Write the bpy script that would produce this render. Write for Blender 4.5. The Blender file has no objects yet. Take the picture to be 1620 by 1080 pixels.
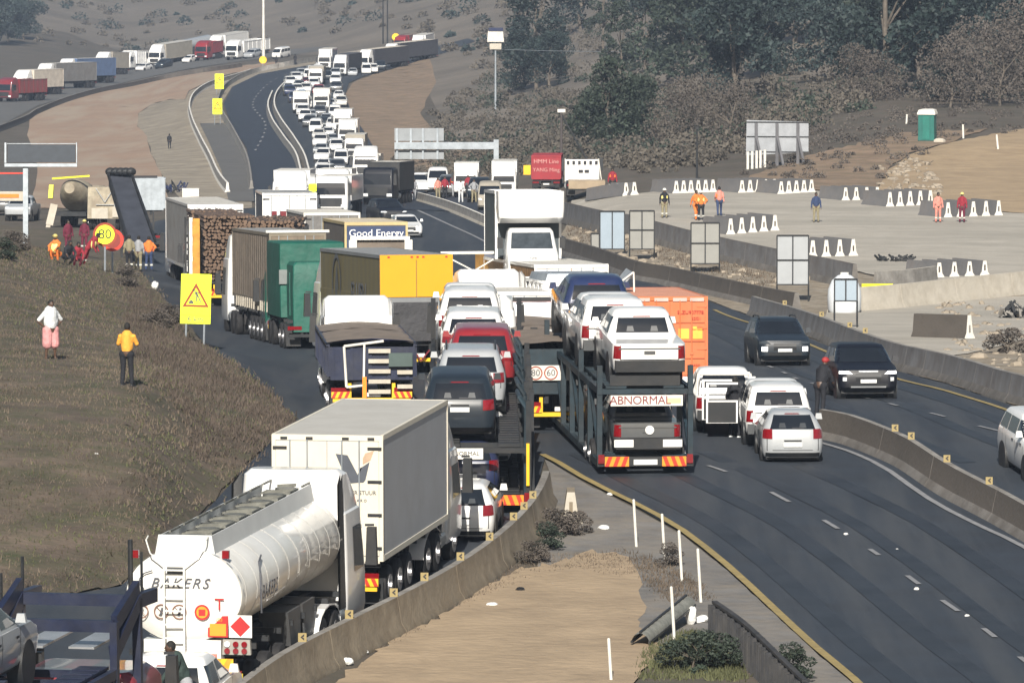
import bpy, bmesh, math, random
import numpy as np
from mathutils import Vector, Matrix
R = math.radians
SC = bpy.context.scene
COL = SC.collection
# ---------------------------------------------------------------- camera
FPX = 10000.0            # focal length in photo pixels (1620 wide)
CAMZ = 16.3
TH = math.atan(0.074)
cam_data = bpy.data.cameras.new('camera'); cam = bpy.data.objects.new('camera', cam_data); COL.objects.link(cam)
cam_data.sensor_width = 36.0; cam_data.lens = 36.0 * FPX / 1620.0
cam_data.clip_start = 1.0; cam_data.clip_end = 8000.0
cam.location = (0, 0, CAMZ); cam.rotation_euler = (R(90) - TH, 0, 0)
SC.camera = cam
# ---------------------------------------------------------------- light
SUN_EL, SUN_AZ = R(33), R(184)     # azimuth clockwise from +Y: behind the camera, a little to its left
w = bpy.data.worlds.new('World'); SC.world = w; w.use_nodes = True
nt = w.node_tree; bg = nt.nodes['Background']
sky = nt.nodes.new('ShaderNodeTexSky'); sky.sky_type = 'NISHITA'; sky.sun_disc = False
sky.sun_elevation = SUN_EL; sky.sun_rotation = SUN_AZ; sky.dust_density = 2.0; sky.air_density = 1.2
nt.links.new(sky.outputs[0], bg.inputs[0]); bg.inputs[1].default_value = 0.045
sl = bpy.data.lights.new('sun', 'SUN'); sl.energy = 5.0; sl.angle = R(0.5); sl.color = (1.0, 0.94, 0.84)
so = bpy.data.objects.new('sun', sl); COL.objects.link(so)
sd = Vector((math.sin(SUN_AZ) * math.cos(SUN_EL), math.cos(SUN_AZ) * math.cos(SUN_EL), math.sin(SUN_EL)))
so.rotation_euler = sd.to_track_quat('Z', 'Y').to_euler(); so.location = (0, 0, 60)
SC.view_settings.view_transform = 'Standard'; SC.view_settings.look = 'None'
SC.view_settings.exposure = 0.5; SC.view_settings.gamma = 1.0
SC.cycles.max_bounces = 5; SC.cycles.diffuse_bounces = 2; SC.cycles.glossy_bounces = 3; SC.cycles.volume_bounces = 0
SC.cycles.transparent_max_bounces = 6
# ---------------------------------------------------------------- materials
def srgb(r, g, b):
    f = lambda c: (c / 255 / 12.92) if c <= 10 else ((c / 255 + 0.055) / 1.055) ** 2.4
    return (f(r), f(g), f(b))
MC = {}
def mat(name, col, rough=0.6, metal=0.0, coat=0.0, var=0.18, scale=1.2, dirt=None, dirt_amt=0.0, emit=0.0, bump=0.0, bscale=8.0, detail=6, col2=None, col3=None, stripes=None, streak=None):
    if name in MC: return MC[name]
    m = bpy.data.materials.new(name); m.use_nodes = True; MC[name] = m
    n = m.node_tree.nodes; l = m.node_tree.links; p = n['Principled BSDF']
    p.inputs['Roughness'].default_value = rough; p.inputs['Metallic'].default_value = metal
    if coat: p.inputs['Coat Weight'].default_value = coat; p.inputs['Coat Roughness'].default_value = 0.06
    tc = n.new('ShaderNodeTexCoord')
    nz = n.new('ShaderNodeTexNoise'); nz.inputs['Scale'].default_value = scale; nz.inputs['Detail'].default_value = detail; nz.inputs['Roughness'].default_value = 0.65
    l.new(tc.outputs['Object'], nz.inputs['Vector'])
    rp = n.new('ShaderNodeValToRGB'); l.new(nz.outputs['Fac'], rp.inputs['Fac'])
    c = Vector(col); a = c * (1 - var); b = Vector([min(1, x * (1 + var)) for x in col])
    if col2: b = Vector(col2)
    rp.color_ramp.elements[0].position = 0.32; rp.color_ramp.elements[0].color = (*a, 1)
    rp.color_ramp.elements[1].position = 0.68; rp.color_ramp.elements[1].color = (*b, 1)
    if col3:
        e = rp.color_ramp.elements.new(0.5); e.color = (*col3, 1)
    out = rp.outputs['Color']
    if dirt_amt:
        n2 = n.new('ShaderNodeTexNoise'); n2.inputs['Scale'].default_value = scale * 0.37 + 0.5; n2.inputs['Detail'].default_value = 8; n2.inputs['Roughness'].default_value = 0.7
        l.new(tc.outputs['Object'], n2.inputs['Vector'])
        mr = n.new('ShaderNodeMapRange'); mr.inputs[1].default_value = 0.42; mr.inputs[2].default_value = 0.72; mr.inputs[4].default_value = dirt_amt
        l.new(n2.outputs['Fac'], mr.inputs[0])
        mx = n.new('ShaderNodeMixRGB'); mx.inputs[2].default_value = (*(dirt or (0.09, 0.065, 0.045)), 1)
        l.new(mr.outputs[0], mx.inputs[0]); l.new(out, mx.inputs[1]); out = mx.outputs[0]
    if stripes:                                   # shading of vertical folds put into the colour: (scale along Y, second colour, amount)
        wv = n.new('ShaderNodeTexWave'); wv.bands_direction = 'Y'; wv.inputs['Scale'].default_value = stripes[0]
        wv.inputs['Distortion'].default_value = 3.0; wv.inputs['Detail'].default_value = 3; wv.inputs['Detail Scale'].default_value = 0.6
        l.new(tc.outputs['Object'], wv.inputs['Vector'])
        mx = n.new('ShaderNodeMixRGB'); mx.inputs[2].default_value = (*stripes[1], 1)
        mm = n.new('ShaderNodeMath'); mm.operation = 'MULTIPLY'; mm.inputs[1].default_value = stripes[2]
        l.new(wv.outputs['Fac'], mm.inputs[0]); l.new(mm.outputs[0], mx.inputs[0]); l.new(out, mx.inputs[1]); out = mx.outputs[0]
    if streak:                                    # long wear streaks along the road: (second colour, amount, across scale, along scale)
        mp = n.new('ShaderNodeMapping'); mp.inputs['Scale'].default_value = (streak[2], streak[3], 1.0); l.new(tc.outputs['Object'], mp.inputs['Vector'])
        n3 = n.new('ShaderNodeTexNoise'); n3.inputs['Scale'].default_value = 1.0; n3.inputs['Detail'].default_value = 6; n3.inputs['Roughness'].default_value = 0.6; l.new(mp.outputs[0], n3.inputs['Vector'])
        m3 = n.new('ShaderNodeMapRange'); m3.inputs[1].default_value = 0.45; m3.inputs[2].default_value = 0.65; m3.inputs[4].default_value = streak[1]; l.new(n3.outputs['Fac'], m3.inputs[0])
        mx = n.new('ShaderNodeMixRGB'); mx.inputs[2].default_value = (*streak[0], 1); l.new(m3.outputs[0], mx.inputs[0]); l.new(out, mx.inputs[1]); out = mx.outputs[0]
    l.new(out, p.inputs['Base Color'])
    if emit:
        p.inputs['Emission Color'].default_value = (*col, 1); p.inputs['Emission Strength'].default_value = emit
    if bump:
        nb = n.new('ShaderNodeTexNoise'); nb.inputs['Scale'].default_value = bscale; nb.inputs['Detail'].default_value = 5
        l.new(tc.outputs['Object'], nb.inputs['Vector'])
        bp = n.new('ShaderNodeBump'); bp.inputs['Strength'].default_value = bump; bp.inputs['Distance'].default_value = 0.1
        l.new(nb.outputs['Fac'], bp.inputs['Height']); l.new(bp.outputs[0], p.inputs['Normal'])
    return m
def paint(name, col, dirt=0.25, rough=0.3): return mat(name, col, rough, coat=0.8, var=0.03, scale=1.0, dirt=(0.12, 0.1, 0.08), dirt_amt=dirt)
WHITE = paint('white paint', (0.82, 0.82, 0.81), 0.12); WHITE2 = paint('dusty white paint', (0.68, 0.67, 0.63), 0.4, 0.45)
NAVY = paint('navy paint', (0.018, 0.03, 0.09)); BLACKP = mat('black paint', (0.004, 0.005, 0.01), 0.45, coat=0.12, var=0.1); SLATE = mat('slate grey paint', (0.014, 0.021, 0.03), 0.4, coat=0.2, var=0.1)
SILVER = paint('silver paint', (0.4, 0.42, 0.44), 0.15, 0.35); REDP = paint('red paint', (0.26, 0.012, 0.02)); GREYP = paint('grey paint', (0.09, 0.095, 0.1)); BLUEP = paint('light blue paint', (0.2, 0.33, 0.5))
GREENP = paint('green paint', (0.006, 0.1, 0.075)); MAROON = paint('maroon paint', (0.2, 0.02, 0.03))
GLASS = mat('dark glass', (0.012, 0.015, 0.02), 0.06, coat=0.5, var=0.2)
GLASS2 = mat('tinted glass', (0.05, 0.06, 0.07), 0.12, coat=0.5, var=0.35, scale=2.5)
RUBBER = mat('rubber', (0.013, 0.013, 0.015), 0.85, var=0.3, scale=3, dirt=(0.06, 0.055, 0.05), dirt_amt=0.4)
RIM = mat('rim metal', (0.5, 0.5, 0.52), 0.35, 0.7, dirt_amt=0.3)
BLKPL = mat('black plastic', (0.018, 0.02, 0.023), 0.5, dirt=(0.08, 0.07, 0.06), dirt_amt=0.35)
CHASSIS = mat('chassis steel', (0.017, 0.02, 0.024), 0.6, 0.2, var=0.4, scale=3, dirt=(0.07, 0.06, 0.05), dirt_amt=0.4)
BLUSTEEL = mat('blue green steel', (0.018, 0.034, 0.046), 0.5, 0.2, var=0.4, scale=2, dirt=(0.06, 0.06, 0.06), dirt_amt=0.5)
NAVSTEEL = mat('navy steel', (0.014, 0.02, 0.05), 0.45, 0.2, var=0.3, scale=2, dirt=(0.08, 0.08, 0.08), dirt_amt=0.35)
GALV = mat('galvanised steel', (0.36, 0.4, 0.44), 0.5, 0.5, var=0.2, scale=2)
ALU = mat('aluminium', (0.5, 0.52, 0.54), 0.35, 0.6, var=0.15, dirt_amt=0.3)
TAIL = mat('red lamp', (0.2, 0.006, 0.01), 0.2, coat=1, var=0.2, scale=14)
LAMP = mat('clear lamp', (0.75, 0.78, 0.8), 0.15, coat=1, var=0.25, scale=14)
LIT = mat('lit lamp', (1.0, 0.98, 0.92), 0.3, emit=2.5)
AMBER = mat('amber lamp', (0.75, 0.22, 0.02), 0.3, coat=1)
PLATE = mat('number plate', (0.72, 0.73, 0.72), 0.5, var=0.12, scale=30)
YELREF = mat('yellow reflector', (0.85, 0.5, 0.02), 0.45, var=0.1); REDREF = mat('red reflector', (0.6, 0.04, 0.02), 0.45, var=0.1)
ORGREF = mat('orange reflector', (0.95, 0.3, 0.03), 0.4, var=0.1)
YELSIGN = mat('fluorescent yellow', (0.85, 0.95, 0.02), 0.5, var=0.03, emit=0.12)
INK = mat('black ink', (0.02, 0.02, 0.025), 0.6); INKG = mat('grey ink', (0.08, 0.085, 0.1), 0.6); INKR = mat('red ink', (0.45, 0.02, 0.02), 0.6); INKW = mat('white ink', (0.85, 0.85, 0.85), 0.6); INKB = mat('brown red ink', (0.3, 0.04, 0.01), 0.6)
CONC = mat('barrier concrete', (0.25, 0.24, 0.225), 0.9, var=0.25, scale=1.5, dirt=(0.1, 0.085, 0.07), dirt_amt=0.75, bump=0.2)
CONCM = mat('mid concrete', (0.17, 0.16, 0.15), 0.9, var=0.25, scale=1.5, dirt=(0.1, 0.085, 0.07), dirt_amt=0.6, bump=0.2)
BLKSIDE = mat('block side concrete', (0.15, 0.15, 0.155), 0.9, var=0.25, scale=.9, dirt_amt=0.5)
CONCD = mat('sooty shaded concrete', (0.085, 0.074, 0.064), 0.9, var=0.35, scale=.8, dirt=(0.045, 0.038, 0.033), dirt_amt=0.7, bump=0.2)  # soot tone, darkened further to paint the shade on barrier faces
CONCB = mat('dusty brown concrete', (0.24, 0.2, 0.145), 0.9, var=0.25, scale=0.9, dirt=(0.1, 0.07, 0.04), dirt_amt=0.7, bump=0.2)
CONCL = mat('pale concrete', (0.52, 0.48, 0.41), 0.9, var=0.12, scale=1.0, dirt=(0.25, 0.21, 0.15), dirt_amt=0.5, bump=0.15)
CONCW = mat('white concrete', (0.75, 0.73, 0.68), 0.9, var=0.08, dirt=(0.3, 0.27, 0.22), dirt_amt=0.4)  # on block ends this white is sunlight put into the colour
# ---------------------------------------------------------------- mesh helper
class MB:
    def __init__(s): s.v = []; s.f = []; s.m = []; s.smooth = []
    def add(s, vs, fs, mi=0, sm=False):
        b = len(s.v); s.v += [tuple(x) for x in vs]
        for f in fs: s.f.append(tuple(b + i for i in f)); s.m.append(int(mi)); s.smooth.append(bool(sm))
        return s
    def box(s, x0, x1, y0, y1, z0, z1, mi=0, tx=0.0, ty=0.0):
        """box; tx, ty shrink the top"""
        vs = [(x0, y0, z0), (x1, y0, z0), (x1, y1, z0), (x0, y1, z0), (x0 + tx, y0 + ty, z1), (x1 - tx, y0 + ty, z1), (x1 - tx, y1 - ty, z1), (x0 + tx, y1 - ty, z1)]
        return s.add(vs, [(0, 3, 2, 1), (4, 5, 6, 7), (0, 1, 5, 4), (1, 2, 6, 5), (2, 3, 7, 6), (3, 0, 4, 7)], mi)
    def cyl(s, p0, p1, r0, r1=None, n=12, mi=0, cap=True, sm=True):
        r1 = r0 if r1 is None else r1
        p0 = Vector(p0); p1 = Vector(p1); d = (p1 - p0).normalized()
        a = d.orthogonal().normalized(); b = d.cross(a)
        vs = []
        for p, r in ((p0, r0), (p1, r1)):
            for i in range(n):
                t = 2 * math.pi * i / n; vs.append(p + a * (r * math.cos(t)) + b * (r * math.sin(t)))
        s.add(vs, [(i, (i + 1) % n, n + (i + 1) % n, n + i) for i in range(n)], mi, sm)
        if cap: s.add(vs, [tuple(range(n))[::-1], tuple(range(n, 2 * n))], mi)
        return s
    def bar(s, p0, p1, w=0.06, h=None, mi=0):
        h = w if h is None else h
        p0 = Vector(p0); p1 = Vector(p1); d = (p1 - p0).normalized()
        up = Vector((0, 0, 1)) if abs(d.z) < 0.95 else Vector((0, 1, 0))
        a = d.cross(up).normalized() * w / 2; b = a.cross(d).normalized() * h / 2
        vs = [p + q for p in (p0, p1) for q in (-a - b, a - b, a + b, -a + b)]
        return s.add(vs, [(0, 1, 2, 3), (7, 6, 5, 4), (0, 4, 5, 1), (1, 5, 6, 2), (2, 6, 7, 3), (3, 7, 4, 0)], mi)
    def path(s, pts, r, n=6, mi=0):
        for a, b in zip(pts[:-1], pts[1:]): s.cyl(a, b, r, r, n, mi)
        return s
    def disc(s, c, nrm, r, n=20, mi=0, r_in=0.0):
        c = Vector(c); d = Vector(nrm).normalized(); a = d.orthogonal().normalized(); b = d.cross(a)
        ring = lambda q: [c + a * (q * math.cos(2 * math.pi * i / n)) + b * (q * math.sin(2 * math.pi * i / n)) for i in range(n)]
        if r_in: s.add(ring(r_in) + ring(r), [(i, (i + 1) % n, n + (i + 1) % n, n + i) for i in range(n)], mi)
        else: s.add(ring(r), [tuple(range(n))], mi)
        return s
    def loft(s, rings, mi=0, cap=True, sm=True):
        n = len(rings[0]); vs = [p for r in rings for p in r]
        s.add(vs, [(k * n + i, k * n + (i + 1) % n, (k + 1) * n + (i + 1) % n, (k + 1) * n + i) for k in range(len(rings) - 1) for i in range(n)], mi, sm)
        if cap:
            s.add(rings[0], [tuple(range(n))[::-1]], mi); s.add(rings[-1], [tuple(range(n))], mi)
        return s
    def sphere(s, c, r, sx=1, sy=1, sz=1, nu=12, nv=8, mi=0):
        rings = [[(c[0] + r * sx * math.sin(math.pi * k / nv) * math.cos(2 * math.pi * i / nu), c[1] + r * sy * math.sin(math.pi * k / nv) * math.sin(2 * math.pi * i / nu), c[2] - r * sz * math.cos(math.pi * k / nv)) for i in range(nu)] for k in range(nv + 1)]
        return s.loft(rings, mi, False)
    def mesh(s, name, nm=1):
        me = bpy.data.meshes.new(name); me.from_pydata(s.v, [], s.f)
        me.polygons.foreach_set('material_index', s.m); me.polygons.foreach_set('use_smooth', s.smooth)
        for _ in range(max(nm, max(s.m, default=0) + 1)): me.materials.append(None)
        bm = bmesh.new(); bm.from_mesh(me); bmesh.ops.remove_doubles(bm, verts=bm.verts, dist=0.0004); bmesh.ops.recalc_face_normals(bm, faces=bm.faces); bm.to_mesh(me); bm.free()
        try: me.set_sharp_from_angle(angle=R(38))
        except Exception: pass
        return me
MESHES = {}
def ob(name, me, mats, parent=None, loc=(0, 0, 0), rot=(0, 0, 0), scale=None):
    """me: Mesh or MB or a cache key with a builder; links ONE object, materials set on the object"""
    if isinstance(me, MB): me = me.mesh(name)
    o = bpy.data.objects.new(name, me); COL.objects.link(o)
    if not isinstance(mats, (list, tuple)): mats = [mats]
    for i, m in enumerate(mats):
        if i < len(o.material_slots):
            o.material_slots[i].link = 'OBJECT'; o.material_slots[i].material = m
    if parent is not None: o.parent = parent
    o.location = loc; o.rotation_euler = rot
    if scale: o.scale = scale
    return o
def cached(key, fn):
    if key not in MESHES: MESHES[key] = fn().mesh(str(key[0]))
    return MESHES[key]
def tag(o, label, cat, group=None):
    o['label'] = label; o['category'] = cat
    if group: o['group'] = group
    return o
def struct(o, kind='structure'): o['kind'] = kind; return o
def root(name, label, cat, group=None, M=None):
    o = bpy.data.objects.new(name, None); COL.objects.link(o); o.empty_display_size = 0.3
    if M is not None: o.matrix_world = M
    return tag(o, label, cat, group)
TXT = {}
def text_mesh(s, size, depth=0.004, shear=0.0, align='CENTER', space=1.0):
    k = (s, size, shear, align, space)
    if k not in TXT:
        c = bpy.data.curves.new('lettering', 'FONT'); c.body = s; c.size = size; c.extrude = depth; c.shear = shear; c.align_x = align; c.align_y = 'CENTER'; c.space_character = space; c.resolution_u = 3; c.offset = 0.0
        o = bpy.data.objects.new('lettering', c); COL.objects.link(o)
        dg = bpy.context.evaluated_depsgraph_get(); me = bpy.data.meshes.new_from_object(o.evaluated_get(dg))
        bpy.data.objects.remove(o); me.materials.clear(); me.materials.append(None); TXT[k] = me
    return TXT[k]
def lettering(s, size, m, parent, loc, side='rear', name='lettering', **kw):
    """side: rear = read by someone behind (-Y), front, left (-X), right (+X)"""
    rz = {'rear': 0, 'front': math.pi, 'left': -math.pi / 2, 'right': math.pi / 2}[side]
    return ob(name, text_mesh(s, size, **kw), m, parent, loc, (math.pi / 2, 0, rz))
# ---------------------------------------------------------------- terrain height (metres) along sight columns
BASE = [(60, -3), (100, -1.6), (130, -.9), (145, -.75), (155, -.6), (165, -.2), (172, .2), (185, .25), (200, -.2), (215, -.8), (250, -2.2), (300, -4.2), (350, -5.9), (400, -6.6), (450, -8), (550, -11), (650, -14), (800, -14)]
def near(dmax): return [p for p in BASE if p[0] <= dmax]
LEFT0 = [(60, -3), (100, -1.6), (130, -.9), (140, -.2), (150, .9), (160, 1.9), (175, 2.2), (195, 1.8), (215, 1.5), (250, 1.0), (290, -.5), (330, -3), (400, -6.8), (450, -8.2), (650, -14.2), (850, -17.7), (1000, -19.2), (1100, -20), (1300, -20), (1600, -14), (2100, 0), (3000, 35)]
YARD = [(330, -4.4), (420, -4.5), (445, -4.3), (465, -3.6), (500, -3.4), (540, -3.3), (600, -4), (700, -3), (900, 1), (1200, 9), (1600, 25), (3000, 90)]
COLS = [
    (-600, LEFT0), (0, LEFT0),
    (200, [(60, -3), (100, -1.6), (130, -.9), (140, -.5), (145, -.2), (150, .7), (160, 1.7), (175, 2.1), (190, 1.6), (215, .6), (250, -.9), (300, -3), (350, -5), (450, -8.5), (650, -14.2), (850, -17.7), (1020, -19.5), (1250, -22), (1400, -22.5), (1700, -17), (2100, -5), (3000, 30)]),
    (350, near(145) + [(150, -.6), (160, -.1), (165, .3), (175, 1.0), (190, .9), (215, 0), (235, -1.6), (250, -2.2), (300, -4.0), (350, -5.9), (450, -8.2), (650, -14), (850, -15.5), (1020, -17), (1250, -19.5), (1400, -20), (1700, -14), (2100, -3), (3000, 32)]),
    (480, BASE + [(1000, -14.5), (1150, -16.5), (1300, -17.5), (1600, -12), (2000, 0), (3000, 40)]),
    (640, BASE + [(1000, -13.5), (1150, -12.8), (1300, -11), (1700, 2), (3000, 45)]),
    (800, near(400) + [(460, -7.3), (550, -9), (650, -11), (800, -12), (1000, -11), (1300, -5), (1800, 12), (3000, 60)]),
    (1000, near(300) + [(330, -4.4), (420, -4.5), (460, -5.2), (550, -7), (700, -8), (900, -6), (1200, 3), (1600, 20), (3000, 75)]),
    (1200, near(300) + [(330, -4.4), (420, -4.5), (500, -4.6), (600, -5), (700, -3.5), (900, 0), (1200, 8), (1600, 25), (3000, 85)]),
    (1400, near(300) + YARD), (1620, near(300) + YARD), (2400, near(300) + YARD)]
def mono(ds, zs, x):
    """monotone cubic through the points"""
    ds = np.array(ds, float); zs = np.array(zs, float); h = np.diff(ds); dl = np.diff(zs) / h
    m = np.zeros(len(ds)); m[0] = dl[0]; m[-1] = dl[-1]
    for i in range(1, len(ds) - 1):
        if dl[i - 1] * dl[i] > 0:
            w1 = 2 * h[i] + h[i - 1]; w2 = h[i] + 2 * h[i - 1]; m[i] = (w1 + w2) / (w1 / dl[i - 1] + w2 / dl[i])
    k = np.clip(np.searchsorted(ds, x) - 1, 0, len(h) - 1); t = (x - ds[k]) / h[k]
    t = np.clip(t, 0, 1)
    return (2 * t**3 - 3 * t**2 + 1) * zs[k] + (t**3 - 2 * t**2 + t) * h[k] * m[k] + (-2 * t**3 + 3 * t**2) * zs[k + 1] + (t**3 - t**2) * h[k] * m[k + 1]
DG = np.exp(np.linspace(math.log(60), math.log(3000), 1600))
CU = np.array([(c[0] - 810) / FPX for c in COLS])
CT = np.array([mono([p[0] for p in c[1]], [p[1] for p in c[1]], DG) for c in COLS])
LDG = np.log(DG)
def G(x, y):
    x = np.asarray(x, float); y = np.maximum(np.asarray(y, float), 60.0)
    u = x / y; k = np.clip(np.searchsorted(CU, u) - 1, 0, len(CU) - 2); t = np.clip((u - CU[k]) / (CU[k + 1] - CU[k]), 0, 1); t = t * t * (3 - 2 * t) * 0.5 + t * 0.5
    f = (np.log(y) - LDG[0]) / (LDG[1] - LDG[0]); i = np.clip(f.astype(int) if hasattr(f, 'astype') else int(f), 0, len(DG) - 2); q = np.clip(f - i, 0, 1)
    a = CT[k, i] * (1 - q) + CT[k, i + 1] * q; b = CT[k + 1, i] * (1 - q) + CT[k + 1, i + 1] * q
    return a * (1 - t) + b * t
def Gz(x, y): return float(G(np.array([x]), np.array([y]))[0])
CT_, ST_ = math.cos(TH), math.sin(TH)
def ray(px, py):
    a = (px - 810) / FPX; b = (540 - py) / FPX
    return (a, CT_ + b * ST_, -ST_ + b * CT_)
def at_d(px, py, d):
    """point on the sight line of a pixel at forward distance d"""
    r = ray(px, py); t = d / r[1]; return (r[0] * t, d, CAMZ + r[2] * t)
DS = np.exp(np.linspace(math.log(75), math.log(2900), 2400))
def hit(px, py):
    """forward distance at which the sight line meets the ground"""
    r = ray(px, py); t = DS / r[1]; z = CAMZ + r[2] * t; g = G(r[0] * t, DS)
    s = z - g; k = int(np.argmax(s <= 0))
    if s[k] > 0: return 2900.0
    if k == 0: return float(DS[0])
    f = s[k - 1] / (s[k - 1] - s[k]); return float(DS[k - 1] + f * (DS[k] - DS[k - 1]))
def gp(px, py, dz=0.0):
    d = hit(px, py); p = at_d(px, py, d); return Vector((p[0], d, Gz(p[0], d) + dz))
def gd(px, d, dz=0.0):
    x = (px - 810) / FPX * d / CT_; return Vector((x, d, Gz(x, d) + dz))
def ztop(py, d): return at_d(810, py, d)[2]
def frame(p, heading, L=4.0, origin_mid=False):
    """matrix at ground point p: +Y forward along heading (degrees clockwise from straight away), tilted with the ground"""
    h = R(heading); dx, dy = math.sin(h), math.cos(h)
    a = (p[0] - dx * L / 2, p[1] - dy * L / 2) if origin_mid else (p[0], p[1]); b = (a[0] + dx * L, a[1] + dy * L)
    za, zb = Gz(*a), Gz(*b); f = Vector((dx * L, dy * L, zb - za)).normalized(); r = Vector((dy, -dx, 0)); u = r.cross(f)
    z = (za + zb) / 2 if origin_mid else za
    return Matrix(((r.x, f.x, u.x, p[0]), (r.y, f.y, u.y, p[1]), (r.z, f.z, u.z, z), (0, 0, 0, 1)))
# ---------------------------------------------------------------- ground sheets
GROUND = mat('dry veld', (0.095, 0.076, 0.06), 0.95, var=0.3, scale=0.12, dirt=(0.045, 0.052, 0.032), dirt_amt=0.8, bump=0.5, bscale=1.5, detail=10)
def slope_material():
    m = mat('grassy bank', (0.105, 0.08, 0.06), 0.95, var=0.5, scale=0.45, dirt=(0.045, 0.055, 0.02), dirt_amt=1.0, bump=0.6, bscale=5, detail=10); return m
ASPH = mat('asphalt', (0.025, 0.034, 0.048), 0.75, var=0.15, scale=0.35, dirt=(0.02, 0.024, 0.032), dirt_amt=0.8, bump=0.15, bscale=30, streak=((0.052, 0.058, 0.066), 0.7, 0.9, 0.035))
ASPH2 = mat('new asphalt', (0.02, 0.027, 0.042), 0.7, var=0.08, scale=0.1)
ASPHO = mat('old grey asphalt', (0.1, 0.1, 0.1), 0.9, var=0.15, scale=0.2, dirt=(0.15, 0.13, 0.1), dirt_amt=0.4)
EARTH = mat('graded red earth', (0.3, 0.2, 0.138), 0.95, var=0.12, scale=0.06, dirt=(0.36, 0.29, 0.22), dirt_amt=0.6, bump=0.3, bscale=0.8, streak=((0.36, 0.3, 0.23), 0.7, 0.25, 0.02))
TAN = mat('pale dust', (0.3, 0.26, 0.2), 0.95, var=0.25, scale=0.2, dirt=(0.13, 0.105, 0.08), dirt_amt=0.8, bump=0.3, bscale=1)
SAND = mat('orange sand', (0.35, 0.265, 0.175), 0.95, var=0.12, scale=0.5, dirt=(0.22, 0.165, 0.11), dirt_amt=0.7, bump=0.6, bscale=3, streak=((0.38, 0.29, 0.19), 0.35, 0.5, 0.25))
SANDY = mat('yellow sand', (0.37, 0.275, 0.17), 0.95, var=0.12, scale=0.2, dirt=(0.2, 0.14, 0.09), dirt_amt=0.6, bump=0.5, bscale=1.5)
GRAVEL = mat('crushed gravel', (0.38, 0.35, 0.3), 0.95, var=0.14, scale=0.4, dirt=(0.48, 0.45, 0.4), dirt_amt=0.6, bump=0.5, bscale=6, streak=((0.3, 0.28, 0.24), 0.7, 0.06, 0.2))
RUBBLE = mat('rubble soil', (0.22, 0.18, 0.13), 0.95, var=0.4, scale=1.2, dirt=(0.4, 0.37, 0.32), dirt_amt=0.6, bump=0.9, bscale=3)
MOUND = mat('reddish mound soil', (0.24, 0.168, 0.115), 0.95, var=0.3, scale=0.4, dirt=(0.1, 0.095, 0.05), dirt_amt=0.6, bump=0.7, bscale=1.5)
SHOULD = mat('gravel shoulder', (0.15, 0.145, 0.14), 0.95, var=0.25, scale=0.8, dirt=(0.24, 0.2, 0.15), dirt_amt=0.6, bump=0.5, bscale=4)
YLINE = mat('worn yellow paint', (0.3, 0.23, 0.09), 0.8, var=0.2, scale=3, dirt=(0.2, 0.16, 0.08), dirt_amt=0.5); WLINE = mat('worn white paint', (0.22, 0.225, 0.24), 0.8, var=0.2, scale=3, dirt=(0.2, 0.2, 0.2), dirt_amt=0.6)
ROWS = np.exp(np.arange(math.log(70), math.log(2900), 0.0045))
def ground_sheet():
    us = np.concatenate([np.arange(-900, 2700, 22)]); us = (us - 810) / FPX
    n, m = len(ROWS), len(us); X = ROWS[:, None] * us[None, :]; Y = np.repeat(ROWS[:, None], m, 1); Z = G(X.ravel(), Y.ravel()).reshape(n, m)
    v = np.stack([X, Y, Z], -1).reshape(-1, 3); i = np.arange(n - 1)[:, None] * m + np.arange(m - 1)[None, :]
    f = np.stack([i, i + 1, i + m + 1, i + m], -1).reshape(-1, 4)
    me = bpy.data.meshes.new('ground'); me.vertices.add(len(v)); me.vertices.foreach_set('co', v.ravel()); me.loops.add(f.size); me.loops.foreach_set('vertex_index', f.ravel())
    me.polygons.add(len(f)); me.polygons.foreach_set('loop_start', np.arange(0, f.size, 4)); me.polygons.foreach_set('loop_total', np.full(len(f), 4)); me.update(); me.validate()
    me.polygons.foreach_set('use_smooth', [True] * len(f)); me.materials.append(None)
    return struct(ob('ground', me, GROUND))
ground_sheet()
def dens(pts, step=10, closed=True):
    out = []; n = len(pts)
    for i in range(n if closed else n - 1):
        a = np.array(pts[i], float); b = np.array(pts[(i + 1) % n], float); k = max(1, int(np.hypot(*(b - a)) / step))
        out += [tuple(a + (b - a) * j / k) for j in range(k)]
    if not closed: out.append(tuple(pts[-1]))
    return out
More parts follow.
